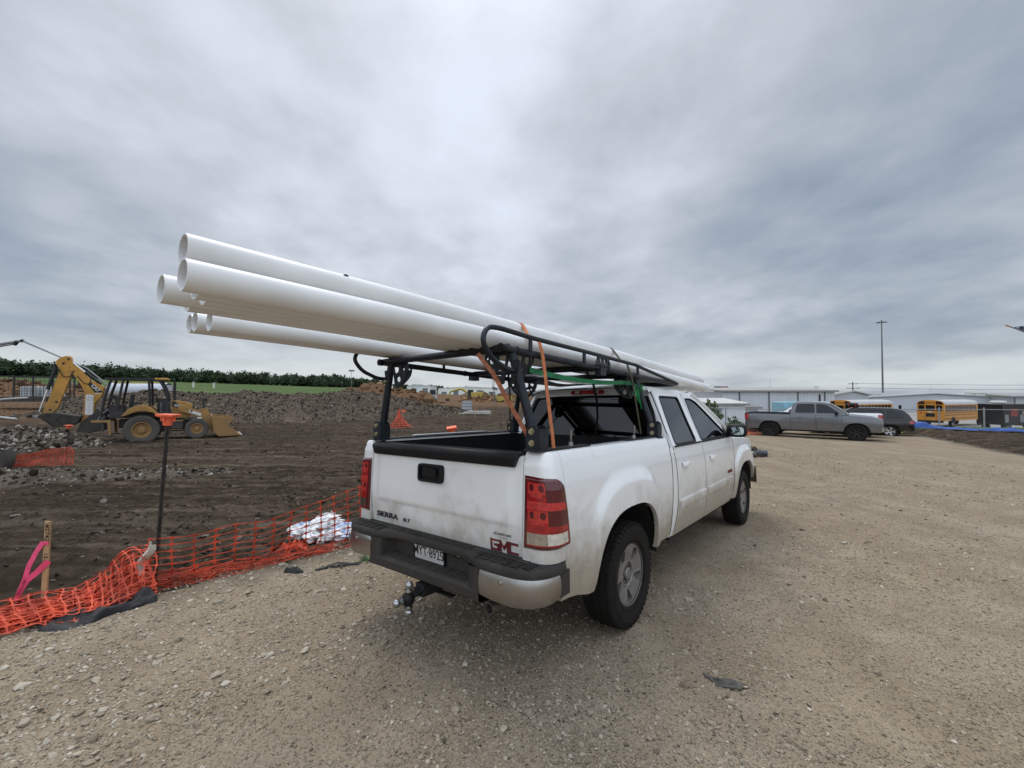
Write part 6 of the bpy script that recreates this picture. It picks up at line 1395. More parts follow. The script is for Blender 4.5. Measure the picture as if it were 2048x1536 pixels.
        for k in range(int(w/6)): mb = MB(); mb.box((-w/2+3+6*k, -.03, 1.5), (2.6, .06, 2.8 if k % 2 else 1.2)); part(mb, 'door' if k % 2 else 'window', pm('shed_opening', door or (.16,.17,.18), .6), T)
    shed(-52, -40, 220, 3.9, (.56,.57,.58), 'small far white shed directly above the brown heap by the rack leg'); shed(-37.5, -5, 226, 3.9, (.62,.61,.58), 'longest far white shed above the skid steer and yellow machine', (.58,.56,.52)); shed(-3.8, 4.0, 214, 3.3, (.13,.14,.15), 'far dark shed just right of the longest white shed', (.30,.30,.30)); shed(6, 22, 230, 2.4, (.55,.55,.54), 'far low white shed left of the cab of the white pickup')
    # poles
    for px, d, h, lb, kind in ((988, 80, 4.6, 'slim pole with a tilted solar panel, far behind the rack', 's'), (703, 240, 10.5, 'far sports floodlight mast beyond the dark wood', 'f'), (985, 300, 16, 'hair-thin far mast seen between the rack legs', 'm')):
        xx = (px-1024)/889*d; zz = gz0(xx, d); T = thing({'s':'solar_pole','f':'floodlight_mast','m':'radio_mast'}[kind], lb, 'pole', Matrix.Translation((xx, d, zz))); mb = MB(); mb.tube([(0,0,-.3),(0,0,h)], [.09 if kind == 's' else .16, .05 if kind == 's' else .10], 6); part(mb, 'pole', M_GREYSTEEL, T)
        if kind == 's': mb = MB(); mb.box((.15,0,h*.62),(1.0,.9,.06),(.5,.3,0)); part(mb, 'solar_panel', M_MACH, T); mb = MB(); mb.box((0,-.1,h*.42),(.5,.35,.6)); part(mb, 'cabinet', M_GREYSTEEL, T)
        if kind == 'f': mb = MB(); mb.box((0,0,h),(3.0,.3,.9)); part(mb, 'lamp_bank', M_GREYSTEEL, T)
build_centre()
# ================================================================ right side: parked vehicles, depot behind
def vehicle(name, label, cat, mw, paint, S, group=None):
    """S: length range, half width, sill, shoulder line, wheels, glasshouse. X forward, Y left, Z up, origin below the rear axle"""
    T = thing(name, label, cat, mw, group); P = lambda mb, n, m, par=T, **k: part(mb, n, m, par, **k)
    x0, x1, W = S['x0'], S['x1'], S['w']; sill = S['sill']; wb = S['wb']; R = S['R']; wx = (0, wb)
    top = lambda x: float(np.interp(x, [p[0] for p in S['top']], [p[1] for p in S['top']])); open_ = R*1.20
    def arch(x):
        for c in wx:
            d = abs(x-c)/open_
            if d < 1: return max(sill(x), R*.98+open_*1.02*(1-d**2.4)**(1/2.4)-.06)
        return sill(x)
    def hw(x, z):
        t = (z-.45)/(top(x)-.45); w = W*float(np.interp(t, [0,.2,.55,.8,1], [.955,.985,1,.985,.94]))
        for c in wx: w += .022*float(1-smooth(.9, 1.18, max(abs(x-c)/open_, (z-R)/open_/1.05)))
        return w-.30*W*float(smooth(x1-.45, x1, x))**2-.10*W*float(smooth(x0+.25, x0, x))**2
    xs = sorted(set(list(np.round(np.linspace(x0, x1, 46), 3))+[round(c-open_*math.copysign(abs(cos(t))**.8, cos(t)), 3) for c in wx for t in np.linspace(0, pi, 17)]))
    L = []
    for x in xs:
        zs = np.linspace(arch(x), top(x), 13); L.append([(x, z, hw(x, z)) for z in zs])
    mb = MB()
    for s in (-1, 1): mb.rows([[(x, s*(w-.06), z) for x, z, w in col[:1]]+[(x, s*w, z) for x, z, w in col]+[(x, s*(col[-1][2]-.05), col[-1][1]+.015)] for (col, x) in zip(L, xs)])
    bed = S.get('bed')
    mb.rows([[(x, y*(L[i][-1][2]-.05), top(x)+.015+.03*(1-y*y)) for y in np.linspace(-1, 1, 9)] for i, x in enumerate(xs) if not bed or x > bed[1]])
    for i in (0, -1): mb.rows([[(xs[i], s*w, z) for s in np.linspace(-1, 1, 7)] for x, z, w in L[i]])
    if bed: mb.rows([[(x, y*(W-.10), top(x)-.12) for y in (-1, 1)] for x in (bed[0]+.05, bed[1])])
    body = P(mb, 'body', paint, ang=40)
    mb = MB(); mb.box(((x0+x1)/2, 0, .62), (x1-x0-.5, W*1.75, .40)); P(mb, 'underbody', M_DARK)
    # glasshouse
    g = S['glass']; zb = min(p[1] for p in g); k = .36
    gy = lambda z: W*.915-(z-zb)*k
    mb = MB(); mb_o = roundpoly(g, .12, 4)
    for s in (-1, 1): mb.plate(mb_o, [], lambda a, b, t: (a, s*(gy(b)+t), b), -.05, 0)
    rail = [p for p in mb_o if p[1] > zb+.03]; mb.rows([[(a, y*gy(b), b+.035*(1-y*y)*float(b > zb+.45)) for y in np.linspace(-1, 1, 9)] for a, b in mb_o+mb_o[:1]])
    cab = P(mb, 'cab', S.get('roofpaint', paint), ang=40)
    for poly in S['windows']:
        for s in (-1, 1): mb = MB(); mb.plate(roundpoly(poly, .06, 3), [], lambda a, b, t: (a, s*(gy(b)+t), b), .002, .008); P(mb, 'window', M_GLASS_CAR, cab, ang=0)
    (fa, fb), (ra, rb) = S['screens']
    mb = MB(); mb.rows([[(a+.012, y*(gy(b)-.05), b+.01+.03*(1-y*y)) for y in np.linspace(-1, 1, 7)] for a, b in (fa, fb)]); P(mb, 'windscreen', M_GLASS_CAR, cab)
    mb = MB(); mb.rows([[(a-.012, y*(gy(b)-.06), b) for y in np.linspace(-1, 1, 7)] for a, b in (ra, rb)]); P(mb, 'rear_window', M_GLASS_CAR, cab)
    for c in wx:
        for s in (-1, 1):
            o = bpy.data.objects.new('wheel', None); COL.objects.link(o); o.parent = T; o.location = (c, s*(W-.16), R); o.rotation_euler = (0, 0, pi/2 if s > 0 else -pi/2)
            rm = R*S.get('rim', .60); part(tyre_mesh(R, rm, .13, False), 'tyre', M_RUBBER, o)
            mb = MB(); mb.lathe([(rm*.98,-.1),(rm*.96,.06),(rm*1.0,.10),(rm*1.03,.105),(rm*1.03,.09)], 32, lambda a, b, h: (h, a, b)); spoke_wheel(mb, S.get('spokes', 6), rm*1.0, .095, rm*.36, .17, .34, rm*.14, .03); part(mb, 'rim', S['rimmat'], o)
            mb = MB(); mb.lathe([(0,.02),(rm*.95,.02)], 24, lambda a, b, h: (h, a, b)); part(mb, 'brake_disc', M_DARK, o)
            mb = MB(); mb.rows([[(c+open_*1.03*cos(t), s*y, R*.95+open_*1.03*sin(t)) for y in (W-.02, W-.42)] for t in np.linspace(-.25, pi+.25, 16)]); mb.rows([[(c+rr*cos(t), s*(W-.42), R*.95+rr*sin(t)) for rr in (0, open_*1.03)] for t in np.linspace(-.25, pi+.25, 16)]); P(mb, 'wheel_well', M_DARK)
    zt = top(x0)
    for s in (-1, 1):
        z0, z1 = S['tail']; mb = MB(); mb.grid(6, 8, lambda u, v: (lerp(x0-.012, x0+.20, u), s*(hw(lerp(x0, x0+.20, u), lerp(z0, z1, v))+.010), lerp(z0, z1, v)-.03*u*(1-v))); mb.box((x0-.012, s*(hw(x0, z0)-.06), (z0+z1)/2), (.03, .13, z1-z0)); P(mb, 'tail_lamp', M_RED_LENS)
        z0, z1 = S['head']; mb = MB(); mb.grid(6, 5, lambda u, v: (lerp(x1+.012, x1-.42, u), s*(hw(lerp(x1, x1-.42, u), lerp(z0, z1, v))+.010), lerp(z0, z1, v))); mb.box((x1+.01, s*(hw(x1, z0)-.10), (z0+z1)/2), (.03, .22, z1-z0)); P(mb, 'headlamp', M_DARKLENS)
        mx, mz = S['mirror']; mb = MB(); mb.sphere((mx, s*(W+.16), mz), (.08, .13, .10), 12, 8); mb.tube([(mx+.03, s*(W-.08), mz-.08), (mx, s*(W+.12), mz-.02)], .03, 6); P(mb, 'wing_mirror', S.get('mirrormat', M_BLACK_PL))
        for hx in S['handles']: mb = MB(); mb.box((hx, s*(hw(hx, S['hz'])+.018), S['hz']), (.20, .03, .035)); P(mb, 'door_handle', S.get('handlemat', paint), bevel=.01)
        mb = MB()
        for lx in S['lines']: mb.tube([(lx+dx, s*(hw(lx, z)+.001), z) for z, dx in zip(np.linspace(sill(lx)+.04, top(lx)-.02, 8), np.linspace(.03, 0, 8))], .007, 4)
        P(mb, 'panel_gap', M_DARK)
    mb = MB(); mb.grid(15, 5, lambda u, v: (x0-.09+.16*abs(2*u-1)**3, (2*u-1)*W*.97, lerp(S['rb'][0], S['rb'][1], v))); mb.box((x0+.02,0,sum(S['rb'])/2),(.1,W*1.7,.16)); P(mb, 'rear_bumper', S['bumper'])
    mb = MB(); mb.grid(15, 5, lambda u, v: (x1+.10-.38*abs(2*u-1)**3, (2*u-1)*W*.93, lerp(S['fb'][0], S['fb'][1], v))); mb.box((x1-.03,0,sum(S['fb'])/2),(.1,W*1.5,.2)); P(mb, 'front_bumper', S['bumper'])
    mb = MB(); mb.box((x1+.015, 0, S['grille'][0]), (.05, W*1.15, S['grille'][1])); P(mb, 'grille', M_BLACK_PL, bevel=.02)
    return T
M_GLASS_CAR = pm('dark_car_glass', (.010,.012,.014), .06, 0, .1, 3, spec=.4)
M_GREYP = pm('grey_metallic_paint', (.115,.118,.125), .32, .45, .03, 4, coat=.6, dirt=((.22,.19,.155), .5, 3, .3, 1.1))
M_BLACKP = pm('black_car_paint', (.006,.006,.007), .25, 0, .1, 4, coat=.35, spec=.4, dirt=((.12,.10,.085), .3, 3, .2, .8))
M_BLACKRIM = pm('black_rim', (.012,.012,.013), .4, .2, .2, 9)
M_DARKLENS = pm('smoked_lens', (.16,.16,.165), .15, .3, .2, 20, coat=.5)
def build_cars():
    s = lambda x: .50
    pk = dict(x0=-1.22, x1=4.80, w=1.02, sill=s, wb=3.76, R=.455, top=[(-1.22,1.32),(.95,1.30),(.96,1.34),(3.1,1.30),(3.6,1.29),(4.4,1.22),(4.8,1.08)], bed=(-1.22,.93),
        glass=[(.93,1.30),(1.06,1.90),(1.35,1.955),(2.35,1.945),(2.62,1.90),(3.42,1.32)], windows=[[(1.16,1.40),(1.24,1.83),(1.36,1.865),(2.02,1.865),(2.04,1.40)],[(2.11,1.40),(2.09,1.865),(2.36,1.86),(2.55,1.82),(3.06,1.44),(3.08,1.40)]],
        screens=(((2.66,1.89),(3.46,1.35)),((.99,1.40),(1.075,1.86))), rimmat=M_BLACKRIM, tail=(.98,1.30), head=(.92,1.08), mirror=(2.95,1.42), handles=(1.38,2.30), hz=1.15, lines=(.95,2.08,3.16), rb=(.58,.80), fb=(.50,.78), bumper=M_CHROME, grille=(.95,.34), rim=.58)
    z = -.60
    T = vehicle('pickup_truck', 'dark grey crew-cab pickup with black wheels, parked broadside on the far gravel', 'pickup truck', place(14.72, 25.17, gz0(14.72,25.17)-.06, -37.5), M_GREYP, pk)
    mb = MB()
    for sd in (-1, 1): mb.box((-.13, sd*.93, 1.335), (2.12, .08, .03))
    mb.box((-1.19, 0, 1.335), (.06, 1.8, .03)); part(mb, 'bed_rail_cap', M_BLACK_PL, T)
    wp = dict(pk); wp['rimmat'] = M_RIM; wp['rim'] = .62
    vehicle('pickup_truck', 'white pickup whose tail sticks out beyond the nose of the grey pickup', 'pickup truck', place(19.4, 25.25, gz0(19.4,25.25)-.03, 142.5), M_WHITE_ROOF, wp)
    suv = dict(x0=-1.05, x1=3.95, w=.99, sill=lambda x: .42, wb=2.95, R=.385, top=[(-1.05,1.02),(2.2,1.04),(2.9,1.05),(3.6,.99),(3.95,.86)],
        glass=[(-1.02,1.00),(-.86,1.35),(-.55,1.62),(-.1,1.70),(1.2,1.72),(1.75,1.66),(2.75,1.05)], windows=[[(-.68,1.14),(-.48,1.48),(-.05,1.60),(.12,1.60),(.14,1.12)],[(.22,1.11),(.21,1.60),(1.02,1.61),(1.04,1.10)],[(1.12,1.10),(1.11,1.61),(1.35,1.61),(1.70,1.55),(2.30,1.14)]],
        screens=(((1.80,1.64),(2.78,1.08)),((-.995,1.06),(-.62,1.58))), rimmat=pm('star_rim', (.5,.5,.5), .3, .8), spokes=5, tail=(.86,1.02), head=(.74,.86), mirror=(2.2,1.12), handles=(.35,1.35), hz=.98, lines=(.18,1.08,2.2), rb=(.42,.66), fb=(.36,.62), bumper=M_BLACKP, grille=(.70,.26), rim=.66, roofpaint=M_BLACKP)
    T = vehicle('suv', 'black SUV with silver star-spoke wheels parked behind the white pickup', 'SUV', place(22.25, 26.3, gz0(22.25,26.3)-.12, 142.5), M_BLACKP, suv)
    x, y = 20.9, 27.35; t = thing('roof_bag', 'bundle of black gear strapped on the roof of the black SUV', 'roof bag', place(x, y, gz0(22.25,26.3)+1.58, 142.5)); mb = MB(); mb.box((0,0,.15),(.62,.55,.26)); part(mb, 'bag', M_BLACK_PL, t, bevel=.1); mb = MB()
    for xx in (-.25,.25): mb.box((xx*.7,0,.155),(.04,.58,.28))
    part(mb, 'strap', M_OR_S, t, bevel=.02)
M_OR_S = pm('red_strap', (.28,.04,.03), .7)
build_cars()
# ---- school buses
def school_bus(mw, label):
    T = thing('school_bus', label, 'school bus', mw, 'school buses in the depot'); P = lambda mb, n, m, par=T, **k: part(mb, n, m, par, **k)
    YB = pm('bus_yellow', (.55,.225,.022), .4, 0, .05, 2); WR = pm('bus_roof_white', (.46,.46,.455), .5, 0, .04, 2)
    L, W, zb, zs = 9.0, 1.22, .75, 2.62
    sec = [(-W,zb),(-W,1.2),(-W,zs),(-W*.97,2.82),(-W*.80,3.02),(-W*.45,3.12),(0,3.15)]; sec = sec+[(-y, z) for y, z in reversed(sec[:-1])]
    mb = MB(); mb.rows([[(x, y*sc, z) for y, z in sec[2:-2]] for x, sc in ((0.02,1),(L,1))]); P(mb, 'roof', WR, ang=50)
    mb = MB()
    for s in (-1, 1): mb.box((L/2, s*(W-.02), (zb+zs)/2), (L, .04, zs-zb))
    mb.box((L/2, 0, zb+.05), (L, 2*W-.1, .1)); mb.plate([(y, z) for y, z in sec], [], lambda a, b, t: (t, a, b), -.05, .02); mb.plate([(y, z) for y, z in sec], [], lambda a, b, t: (t, a, b), L-.02, L+.02); body = P(mb, 'body', YB, bevel=.02)
    mb = MB(); mb.box((L+.75, 0, 1.15), (1.6, 1.9, .95)); P(mb, 'bonnet', YB, bevel=.15)
    for s in (-1, 1):
        for z in (1.02, 1.42, 1.68): mb = MB(); mb.box((L/2, s*(W+.012), z), (L, .02, .055)); P(mb, 'rub_rail', M_BLACK_PL)
        for k in range(11): mb = MB(); mb.box((.62+.76*k, s*(W+.004), 2.18), (.62, .02, .68)); mb.k = 1; mb.box((.62+.76*k, s*(W+.012), 2.20), (.64, .02, .035)); P(mb, 'window', [M_GLASS_CAR, M_BLACK_PL], body)
        for x in (2.2, L+.9):
            mb = MB(); mb.lathe([(.3,-.12),(.49,-.12),(.50,0),(.49,.12),(.3,.12)], 24, lambda a, b, h: (x+a, s*(W-.16)+h, .50+b), closed=True); w = P(mb, 'wheel', M_RUBBER); mb = MB(); mb.lathe([(0,.06),(.2,.06),(.3,.125)], 20, lambda a, b, h: (x+a, s*(W-.16+h), .50+b)); part(mb, 'rim', M_GREYSTEEL, w)
            mb = MB(); mb.plate([(x+.66*cos(t), .55+.66*sin(t)) for t in np.linspace(0, pi, 16)], [], lambda a, b, t: (a, s*(W+t), b), -.01, .006); P(mb, 'wheel_arch', M_DARK)
        mb = MB(); mb.tube([(L+1.3,s*.8,1.6),(L+1.5,s*1.35,2.0),(L+1.5,s*1.35,2.4)], .03, 6); mb.box((L+1.5,s*1.36,2.2),(.12,.25,.5)); P(mb, 'wing_mirror', M_BLACK_PL)
    # rear wall
    for y in (-.80, .80): mb = MB(); mb.plate(rrect(y, 2.22, .50, .62, .08), [], lambda a, b, t: (t, a, b), -.07, -.05); P(mb, 'rear_window', M_GLASS_CAR, body)
    mb = MB(); mb.plate(rrect(0, 2.22, .80, .62, .06), [], lambda a, b, t: (t, a, b), -.075, -.05); mb.plate(rrect(0, 1.42, .80, .42, .05), [], lambda a, b, t: (t, a, b), -.075, -.05); d = P(mb, 'rear_door_window', M_GLASS_CAR, body)
    for y in (-.52, .52): mb = MB(); mb.box((-.06, y, 1.75), (.02, .02, 1.9)); P(mb, 'door_seam', M_BLACK_PL, body)
    for s in (-1, 1):
        mb = MB(); mb.plate([(s*.50,2.62),(s*1.12,2.62),(s*1.10,2.80),(s*.93,2.96),(s*.50,3.02)], [], lambda a, b, t: (t, a, b), -.058, -.05); lp = P(mb, 'lamp_panel', M_BLACK_PL, body)
        for y in (.62, .90): mb = MB(); mb.plate(circle(s*y, 2.78, .085, 14), [], lambda a, b, t: (t, a, b), -.068, -.058); P(mb, 'warning_lamp', M_RED_DEEP, lp)
        mb = MB(); mb.plate(circle(s*.86, 1.62, .09, 14), [], lambda a, b, t: (t, a, b), -.06, -.05); P(mb, 'tail_lamp', M_RED_LENS, body)
    text_obj('SCHOOL BUS', 'lettering', M_INK, body, frame((-.056, 0, 2.80), (0,-1,0), (0,0,1)), .19, .002, sx=.75, offset=.006)
    mb = MB(); mb.box((-.10, 0, .68), (.12, 2.3, .26)); P(mb, 'rear_bumper', M_BLACK_PL, bevel=.03)
    mb = MB(); mb.plate(rrect(0, 1.78, .36, .10, .02), [], lambda a, b, t: (t, a, b), -.066, -.05); P(mb, 'notice', M_LABEL, body)
for (px, py, lb) in ((48.0, 51.05, 'yellow school bus with its whole rear in view, standing before the long grey hall'), (37.6, 51.0, 'yellow school bus partly hidden behind the black SUV')): school_bus(place(px, py, gz0(px, py)-.05, 27), lb)
# ---- food truck, blue lorry, small depot clutter
def build_depot():
    x, y = 49.9, 45.2; z = gz0(x, y); T = thing('box_truck', 'black box-bodied truck with a red panel, parked at the far right of the depot', 'truck', place(x, y, z, 8)); P = lambda mb, n, m, par=T, **k: part(mb, n, m, par, **k)
    mb = MB(); mb.box((-.3, 0, 1.75), (2.6, 2.2, 2.1)); P(mb, 'box', M_BLACKP, bevel=.06); mb = MB(); mb.box((1.5, 0, 1.35), (1.1, 2.0, 1.5)); P(mb, 'cab', M_BLACKP, bevel=.12); mb = MB(); mb.box((1.62,-1.005,1.65),(.6,.02,.5)); P(mb, 'window', M_GLASS_CAR)
    mb = MB(); mb.plate(rrect(-.35, 1.95, .85, .75, .05), [], lambda a, b, t: (a, -1.10-t, b), 0, .02); P(mb, 'red_panel', pm('red_panel', (.20,.03,.025), .5, 0, .3, 3))
    for k in (-1.25, .55): mb = MB(); mb.box((k,-1.11,1.35),(.42,.03,.75)); P(mb, 'side_panel', M_GREYSTEEL)
    mb = MB(); mb.box((1.05, -1.1, 1.92), (.9,.03,.3)); P(mb, 'name_board', pm('tan_board', (.25,.21,.15), .6)); mb = MB(); mb.box((-.6,0,2.95),(.9,.9,.28)); P(mb, 'roof_vent', M_LABEL, bevel=.08)
    for xx in (-.9, 1.5):
        for s in (-1, 1): big_wheel(T, xx, s*.9, .42, .42, .26, .22, s, mr=M_GREYSTEEL, lug=False)
    x, y = 29.6, 45.0; z = gz0(x, y); T = thing('lorry', 'light blue lorry seen over the roof of the grey pickup', 'lorry', place(x, y, z, 0)); bl = pm('light_blue_paint', (.20,.38,.47), .5, 0, .05, 3)
    mb = MB(); mb.box((-.9, 0, 1.9), (3.6, 2.3, 2.2)); part(mb, 'body', bl, T, bevel=.1); mb = MB(); mb.box((1.7, 0, 1.75), (1.3, 2.2, 1.9)); cb = part(mb, 'cab', bl, T, bevel=.25)
    for k in range(2): mb = MB(); mb.box((1.45+.48*k,-1.11,2.25),(.34,.03,.42)); part(mb, 'window', M_GLASS_CAR, cb)
    mb = MB(); mb.cyl((.9,-.9,1.5),(.9,-.9,3.75),.09,8); part(mb, 'exhaust_stack', M_MACH, T)
    for xx in (-1.6, 1.6): big_wheel(T, xx, -.95, .5, .5, .3, .26, -1, mr=M_GREYSTEEL, lug=False)
    WALL = lambda c: pm('ribbed_wall', c, .6, .1, .04, .6)
    def hall(name, label, A, B, h, depth, col, roofc, gable=None, drops=(), doors=(), vents=(), eave=.35, cat='building'):
        """front wall from A to B (world xy), body behind it"""
        A = Vector((*A, 0)); B = Vector((*B, 0)); w = (B-A).length; a = math.degrees(atan2(B.y-A.y, B.x-A.x)); z = min(gz0(A.x, A.y), gz0(B.x, B.y))-.2
        T = thing(name, label, cat, place(A.x, A.y, z, a)); m = WALL(col); mr = pm('hall_roof', roofc, .55, .2, .06, .8)
        mb = MB(); mb.box((w/2, depth/2, h/2), (w, depth, h))
        if gable: mb.plate([(0,h),(w*gable[0],h+gable[1]),(w,h)], [], lambda p, q, t: (p, t, q), .0, depth)
        for k in range(int(w/.55)): mb.box((.27+.55*k, -.012, h/2), (.07, .03, h))
        part(mb, 'wall', m, T)
        mb = MB()
        if gable:
            for (p, q) in (((-.4,h-.03),(w*gable[0],h+gable[1]+.06)),((w*gable[0],h+gable[1]+.06),(w+.4,h-.03))):
                mb.plate([p, q, (q[0],q[1]+.16), (p[0],p[1]+.16)], [], lambda r, s2, t: (r, t, s2), -.4, depth+.3)
        else:
            mb.plate([(-.4,h),(depth+.6,h+.7),(depth+.6,h+.85),(-.4,h+.22)], [], lambda p, q, t: (t, p, q), -.4, w+.4)
        rf = part(mb, 'roof', mr, T)
        for (vx, vs, vh) in vents:
            mb = MB(); zz = h+(gable[1]*(1-abs(vx/w-gable[0])/max(gable[0],1-gable[0])) if gable else .15)+.2; mb.box((vx, 1.0, zz+vh/2), (vs, vs*.8, vh)); mb.box((vx, 1.0, zz+vh), (vs*1.2, vs, .08)); part(mb, 'roof_vent', M_LABEL, rf)
        for d in drops: mb = MB(); mb.box((d, -.07, h/2), (.16, .12, h)); part(mb, 'downpipe', pm('dark_trim', (.11,.11,.115), .6), T)
        mb = MB(); mb.box((w/2, -eave-.02 if not gable else -.43, h+.05), (w+.8, .10, .22)) if not gable else None
        if not gable: part(mb, 'gutter', pm('gutter_trim', (.20,.19,.18), .6), T)
        for (dx, dw, dh, c) in doors: mb = MB(); mb.box((dx, -.03, dh/2), (dw, .05, dh)); dd = part(mb, 'door', pm('door_dark', c, .6, 0, .1, 1), T); mb = MB(); mb.box((dx, -.05, dh+.08), (dw+.3, .08, .16)); part(mb, 'lintel', M_GREYSTEEL, dd)
        return T
    hall('metal_hall', 'long light-grey ribbed metal hall behind the grey pickup', (33.2,70), (51.0,70.3), 4.35, 14, (.50,.52,.54), (.34,.325,.30), None, (2.6,7.3,11.9,16.2), (), ((15.6,.4,.5),))
    hall('metal_hall', 'narrow grey gable-fronted hall joining the right end of the long hall', (51.1,71), (60.5,75.5), 3.75, 12, (.46,.48,.505), (.34,.33,.31), (.55,.55), (.3,), ((4.8,3.2,2.9,(.26,.27,.285)),))
    hall('metal_hall', 'wide grey hall with a shallow gable behind the school buses', (76.0,97.0), (97.3,86.0), 3.05, 16, (.46,.48,.51), (.32,.33,.34), (.52,.85), (), ((13.6,4.2,2.25,(.13,.145,.16)),), ((2.4,1.2,.6),(4.2,.5,.7),(17.6,.7,.5),(19.4,1.6,.55),(11.9,.3,1.1)))
    hall('metal_shed', 'grey shed with the shade of an open doorway painted as a black panel at the far right edge', (92.5,82.0), (104,78.5), 3.4, 12, (.40,.41,.42), (.30,.30,.30), None, (.1,), ((6.4,9.2,2.85,(.014,.015,.016)),))  # near-black door panel stands in for the shade inside the open doorway
    hall('metal_shed', 'small white lean-to at the left end of the long grey hall', (26.0,58.6), (30.9,59.0), 2.55, 5, (.60,.61,.62), (.52,.52,.50), None, (), ((1.2,.9,1.9,(.25,.26,.27)),))
    hall('metal_shed', 'low white annex with a sloping roof against the long grey hall', (30.2,62.0), (34.6,62.6), 1.95, 5, (.56,.57,.58), (.18,.18,.18), None, (), ())
    x, y = 42.2, 90; z = gz0(x, y); T = thing('roadside_sign', 'dark and red roadside sign rising over the left end of the long hall', 'sign', place(x, y, z, 0))
    for xx in (-.6,.6): mb = MB(); mb.cyl((xx,.1,-.2),(xx,.1,4.0),.12,8); part(mb, 'post', M_GREYSTEEL, T)
    mb = MB(); mb.box((.15,0,4.62),(2.7,.25,1.35)); part(mb, 'board', pm('sign_black', (.03,.025,.03), .5), T); mb = MB(); mb.box((.65,-.14,4.62),(1.4,.04,1.25)); rp = part(mb, 'red_face', pm('sign_red', (.33,.03,.05), .5), T)
    mb = MB()
    for k in range(3): mb.box((.75,-.17,4.25+.36*k),(1.0,.03,.10))
    part(mb, 'pale_stripe', M_LABEL, rp)
    x, y = 44.4, 92; z = gz0(x, y); mb = MB(); mb.box((x+1.0, y, 2.7+.0), (4.6,.6,.16)); mb.box((x+1.0,y,1.0),(.2,.2,3.4)); single(mb, 'awning', M_MACH, 'thin dark awning edge beside the red roadside sign', 'awning')
    # poles
    x, y = 125.1, 150; z = gz0(x, y); T = thing('floodlight_mast', 'tall grey floodlight mast rising high over the depot', 'light mast', Matrix.Translation((x, y, z))); H = 26.4-z; mb = MB(); mb.tube([(0,0,-.5),(0,0,H*.5),(0,0,H)], [.30,.24,.15], 12); part(mb, 'pole', pm('galvanised', (.16,.165,.17), .6, .3), T)
    mb = MB(); mb.lathe([(.55,-.06),(.65,-.06),(.65,.06),(.55,.06)], 20, lambda a, b, h: (a, b, H-.5+h), closed=True); mb.box((0,0,H-.5),(1.2,.1,.1)); mb.box((0,0,H-.5),(.1,1.2,.1)); mb.cyl((0,0,H-.6),(0,0,H+.35),.2,10); part(mb, 'lamp_ring', M_GREYSTEEL, T)
    for i in range(8): a = 2*pi*i/8; mb = MB(); mb.box((1.1*cos(a),1.1*sin(a),H-.45),(.95,.42,.18),(0,.28,a)); part(mb, 'floodlight', M_GREYSTEEL, T)
    x, y = 92.0, 120; z = gz0(x, y); T = thing('utility_pole', 'wooden utility pole with two crossarms over the gable of the halls', 'utility pole', Matrix.Translation((x, y, z))); H = 4.9-z; mb = MB(); mb.tube([(0,0,-.4),(0,0,H)], [.17,.11], 8); part(mb, 'pole', M_RUST, T)
    for k, (zz, l) in enumerate(((H-.5,2.6),(H-1.7,3.6))): mb = MB(); mb.box((0,0,zz),(l,.12,.14)); part(mb, 'crossarm', M_RUST, T)
    for k, zz in enumerate((H-.38, H-1.58)):
        mb = MB(); mb.tube([(1.2,.1,zz)]+[(1.2+8*i,.1-1.2*i,zz-.35*sin(pi*i/8)-.05*i) for i in range(1,9)], .035, 4); part(mb, 'wire', M_MACH, T)
    x, y = 92.9, 160; z = gz0(x, y); T = thing('radio_mast', 'hair-thin white mast standing above the long grey hall', 'mast', Matrix.Translation((x, y, z))); mb = MB(); mb.tube([(0,0,-.3),(0,0,7.6-z)], [.16,.07], 6); part(mb, 'pole', M_LABEL, T)
    for zz in (6.2,): mb = MB(); mb.box((0,0,zz-z),(.5,.1,.1)); part(mb, 'aerial', M_LABEL, T)
    # chain-link fence
    path = [(10.5,36.5),(16.7,34.6),(22.5,32.6),(26.5,30.6),(30.0,28.6),(33.5,26.8),(38,25)]; hs = [1.45,1.45,1.4,1.25,1.2,1.15,1.15]; at, L = along(path); dd = np.concatenate([[0], np.cumsum([math.dist(path[i], path[i+1]) for i in range(len(path)-1)])]); H = lambda s: float(np.interp(s, dd, hs))
    T = thing('chain_link_fence', 'grey chain-link fence on steel posts running between the lot and the depot', 'fence'); n = 15
    for i in range(n):
        s = L*i/(n-1); x, y, tx, ty = at(i/(n-1)); z = gz0(x, y); mb = MB(); r = .045 if i % 4 else .07; mb.cyl((x,y,z-.2),(x,y,z+H(s)+.05),r,8); mb.sphere((x,y,z+H(s)+.07),r*1.15,8,5); part(mb, 'post', M_GALV, T)
    mb = MB(); mb.tube([(at(u)[0], at(u)[1], gz0(at(u)[0], at(u)[1])+H(u*L)) for u in np.linspace(0,1,40)], .024, 6); part(mb, 'top_rail', M_GALV, T)
    mb = MB(); st = .11; n = int(L/st)
    for dr in (1, -1):
        for i in range(-12, n+12):
            pts = []
            for j in range(5):
                s = (i+dr*j*2.4)*st
                if not 0 <= s <= L: continue
                x, y, tx, ty = at(s/L); pts.append(Vector((x, y, gz0q(x, y)+.03+(H(s)-.05)*j/4)))
            for p, q in zip(pts, pts[1:]):
                w = Vector((.0022*1, 0, 0)); mb.add([p-w, p+w, q+w, q-w], [(0,1,2,3)])
    part(mb, 'wire_mesh', M_GALV, T, ang=0, recalc=False)
    # blue sheeting, yellow frames
    bt = pm('blue_sheeting', (.014,.065,.27), .5, 0, .2, 2, bump=.5, bs=6); mb = MB(); pth = [(25.3,29.0),(26.0,27.6),(27.2,26.2),(28.8,25.2),(31.5,24.2),(35.0,23.2)]; at2, L2 = along(pth)
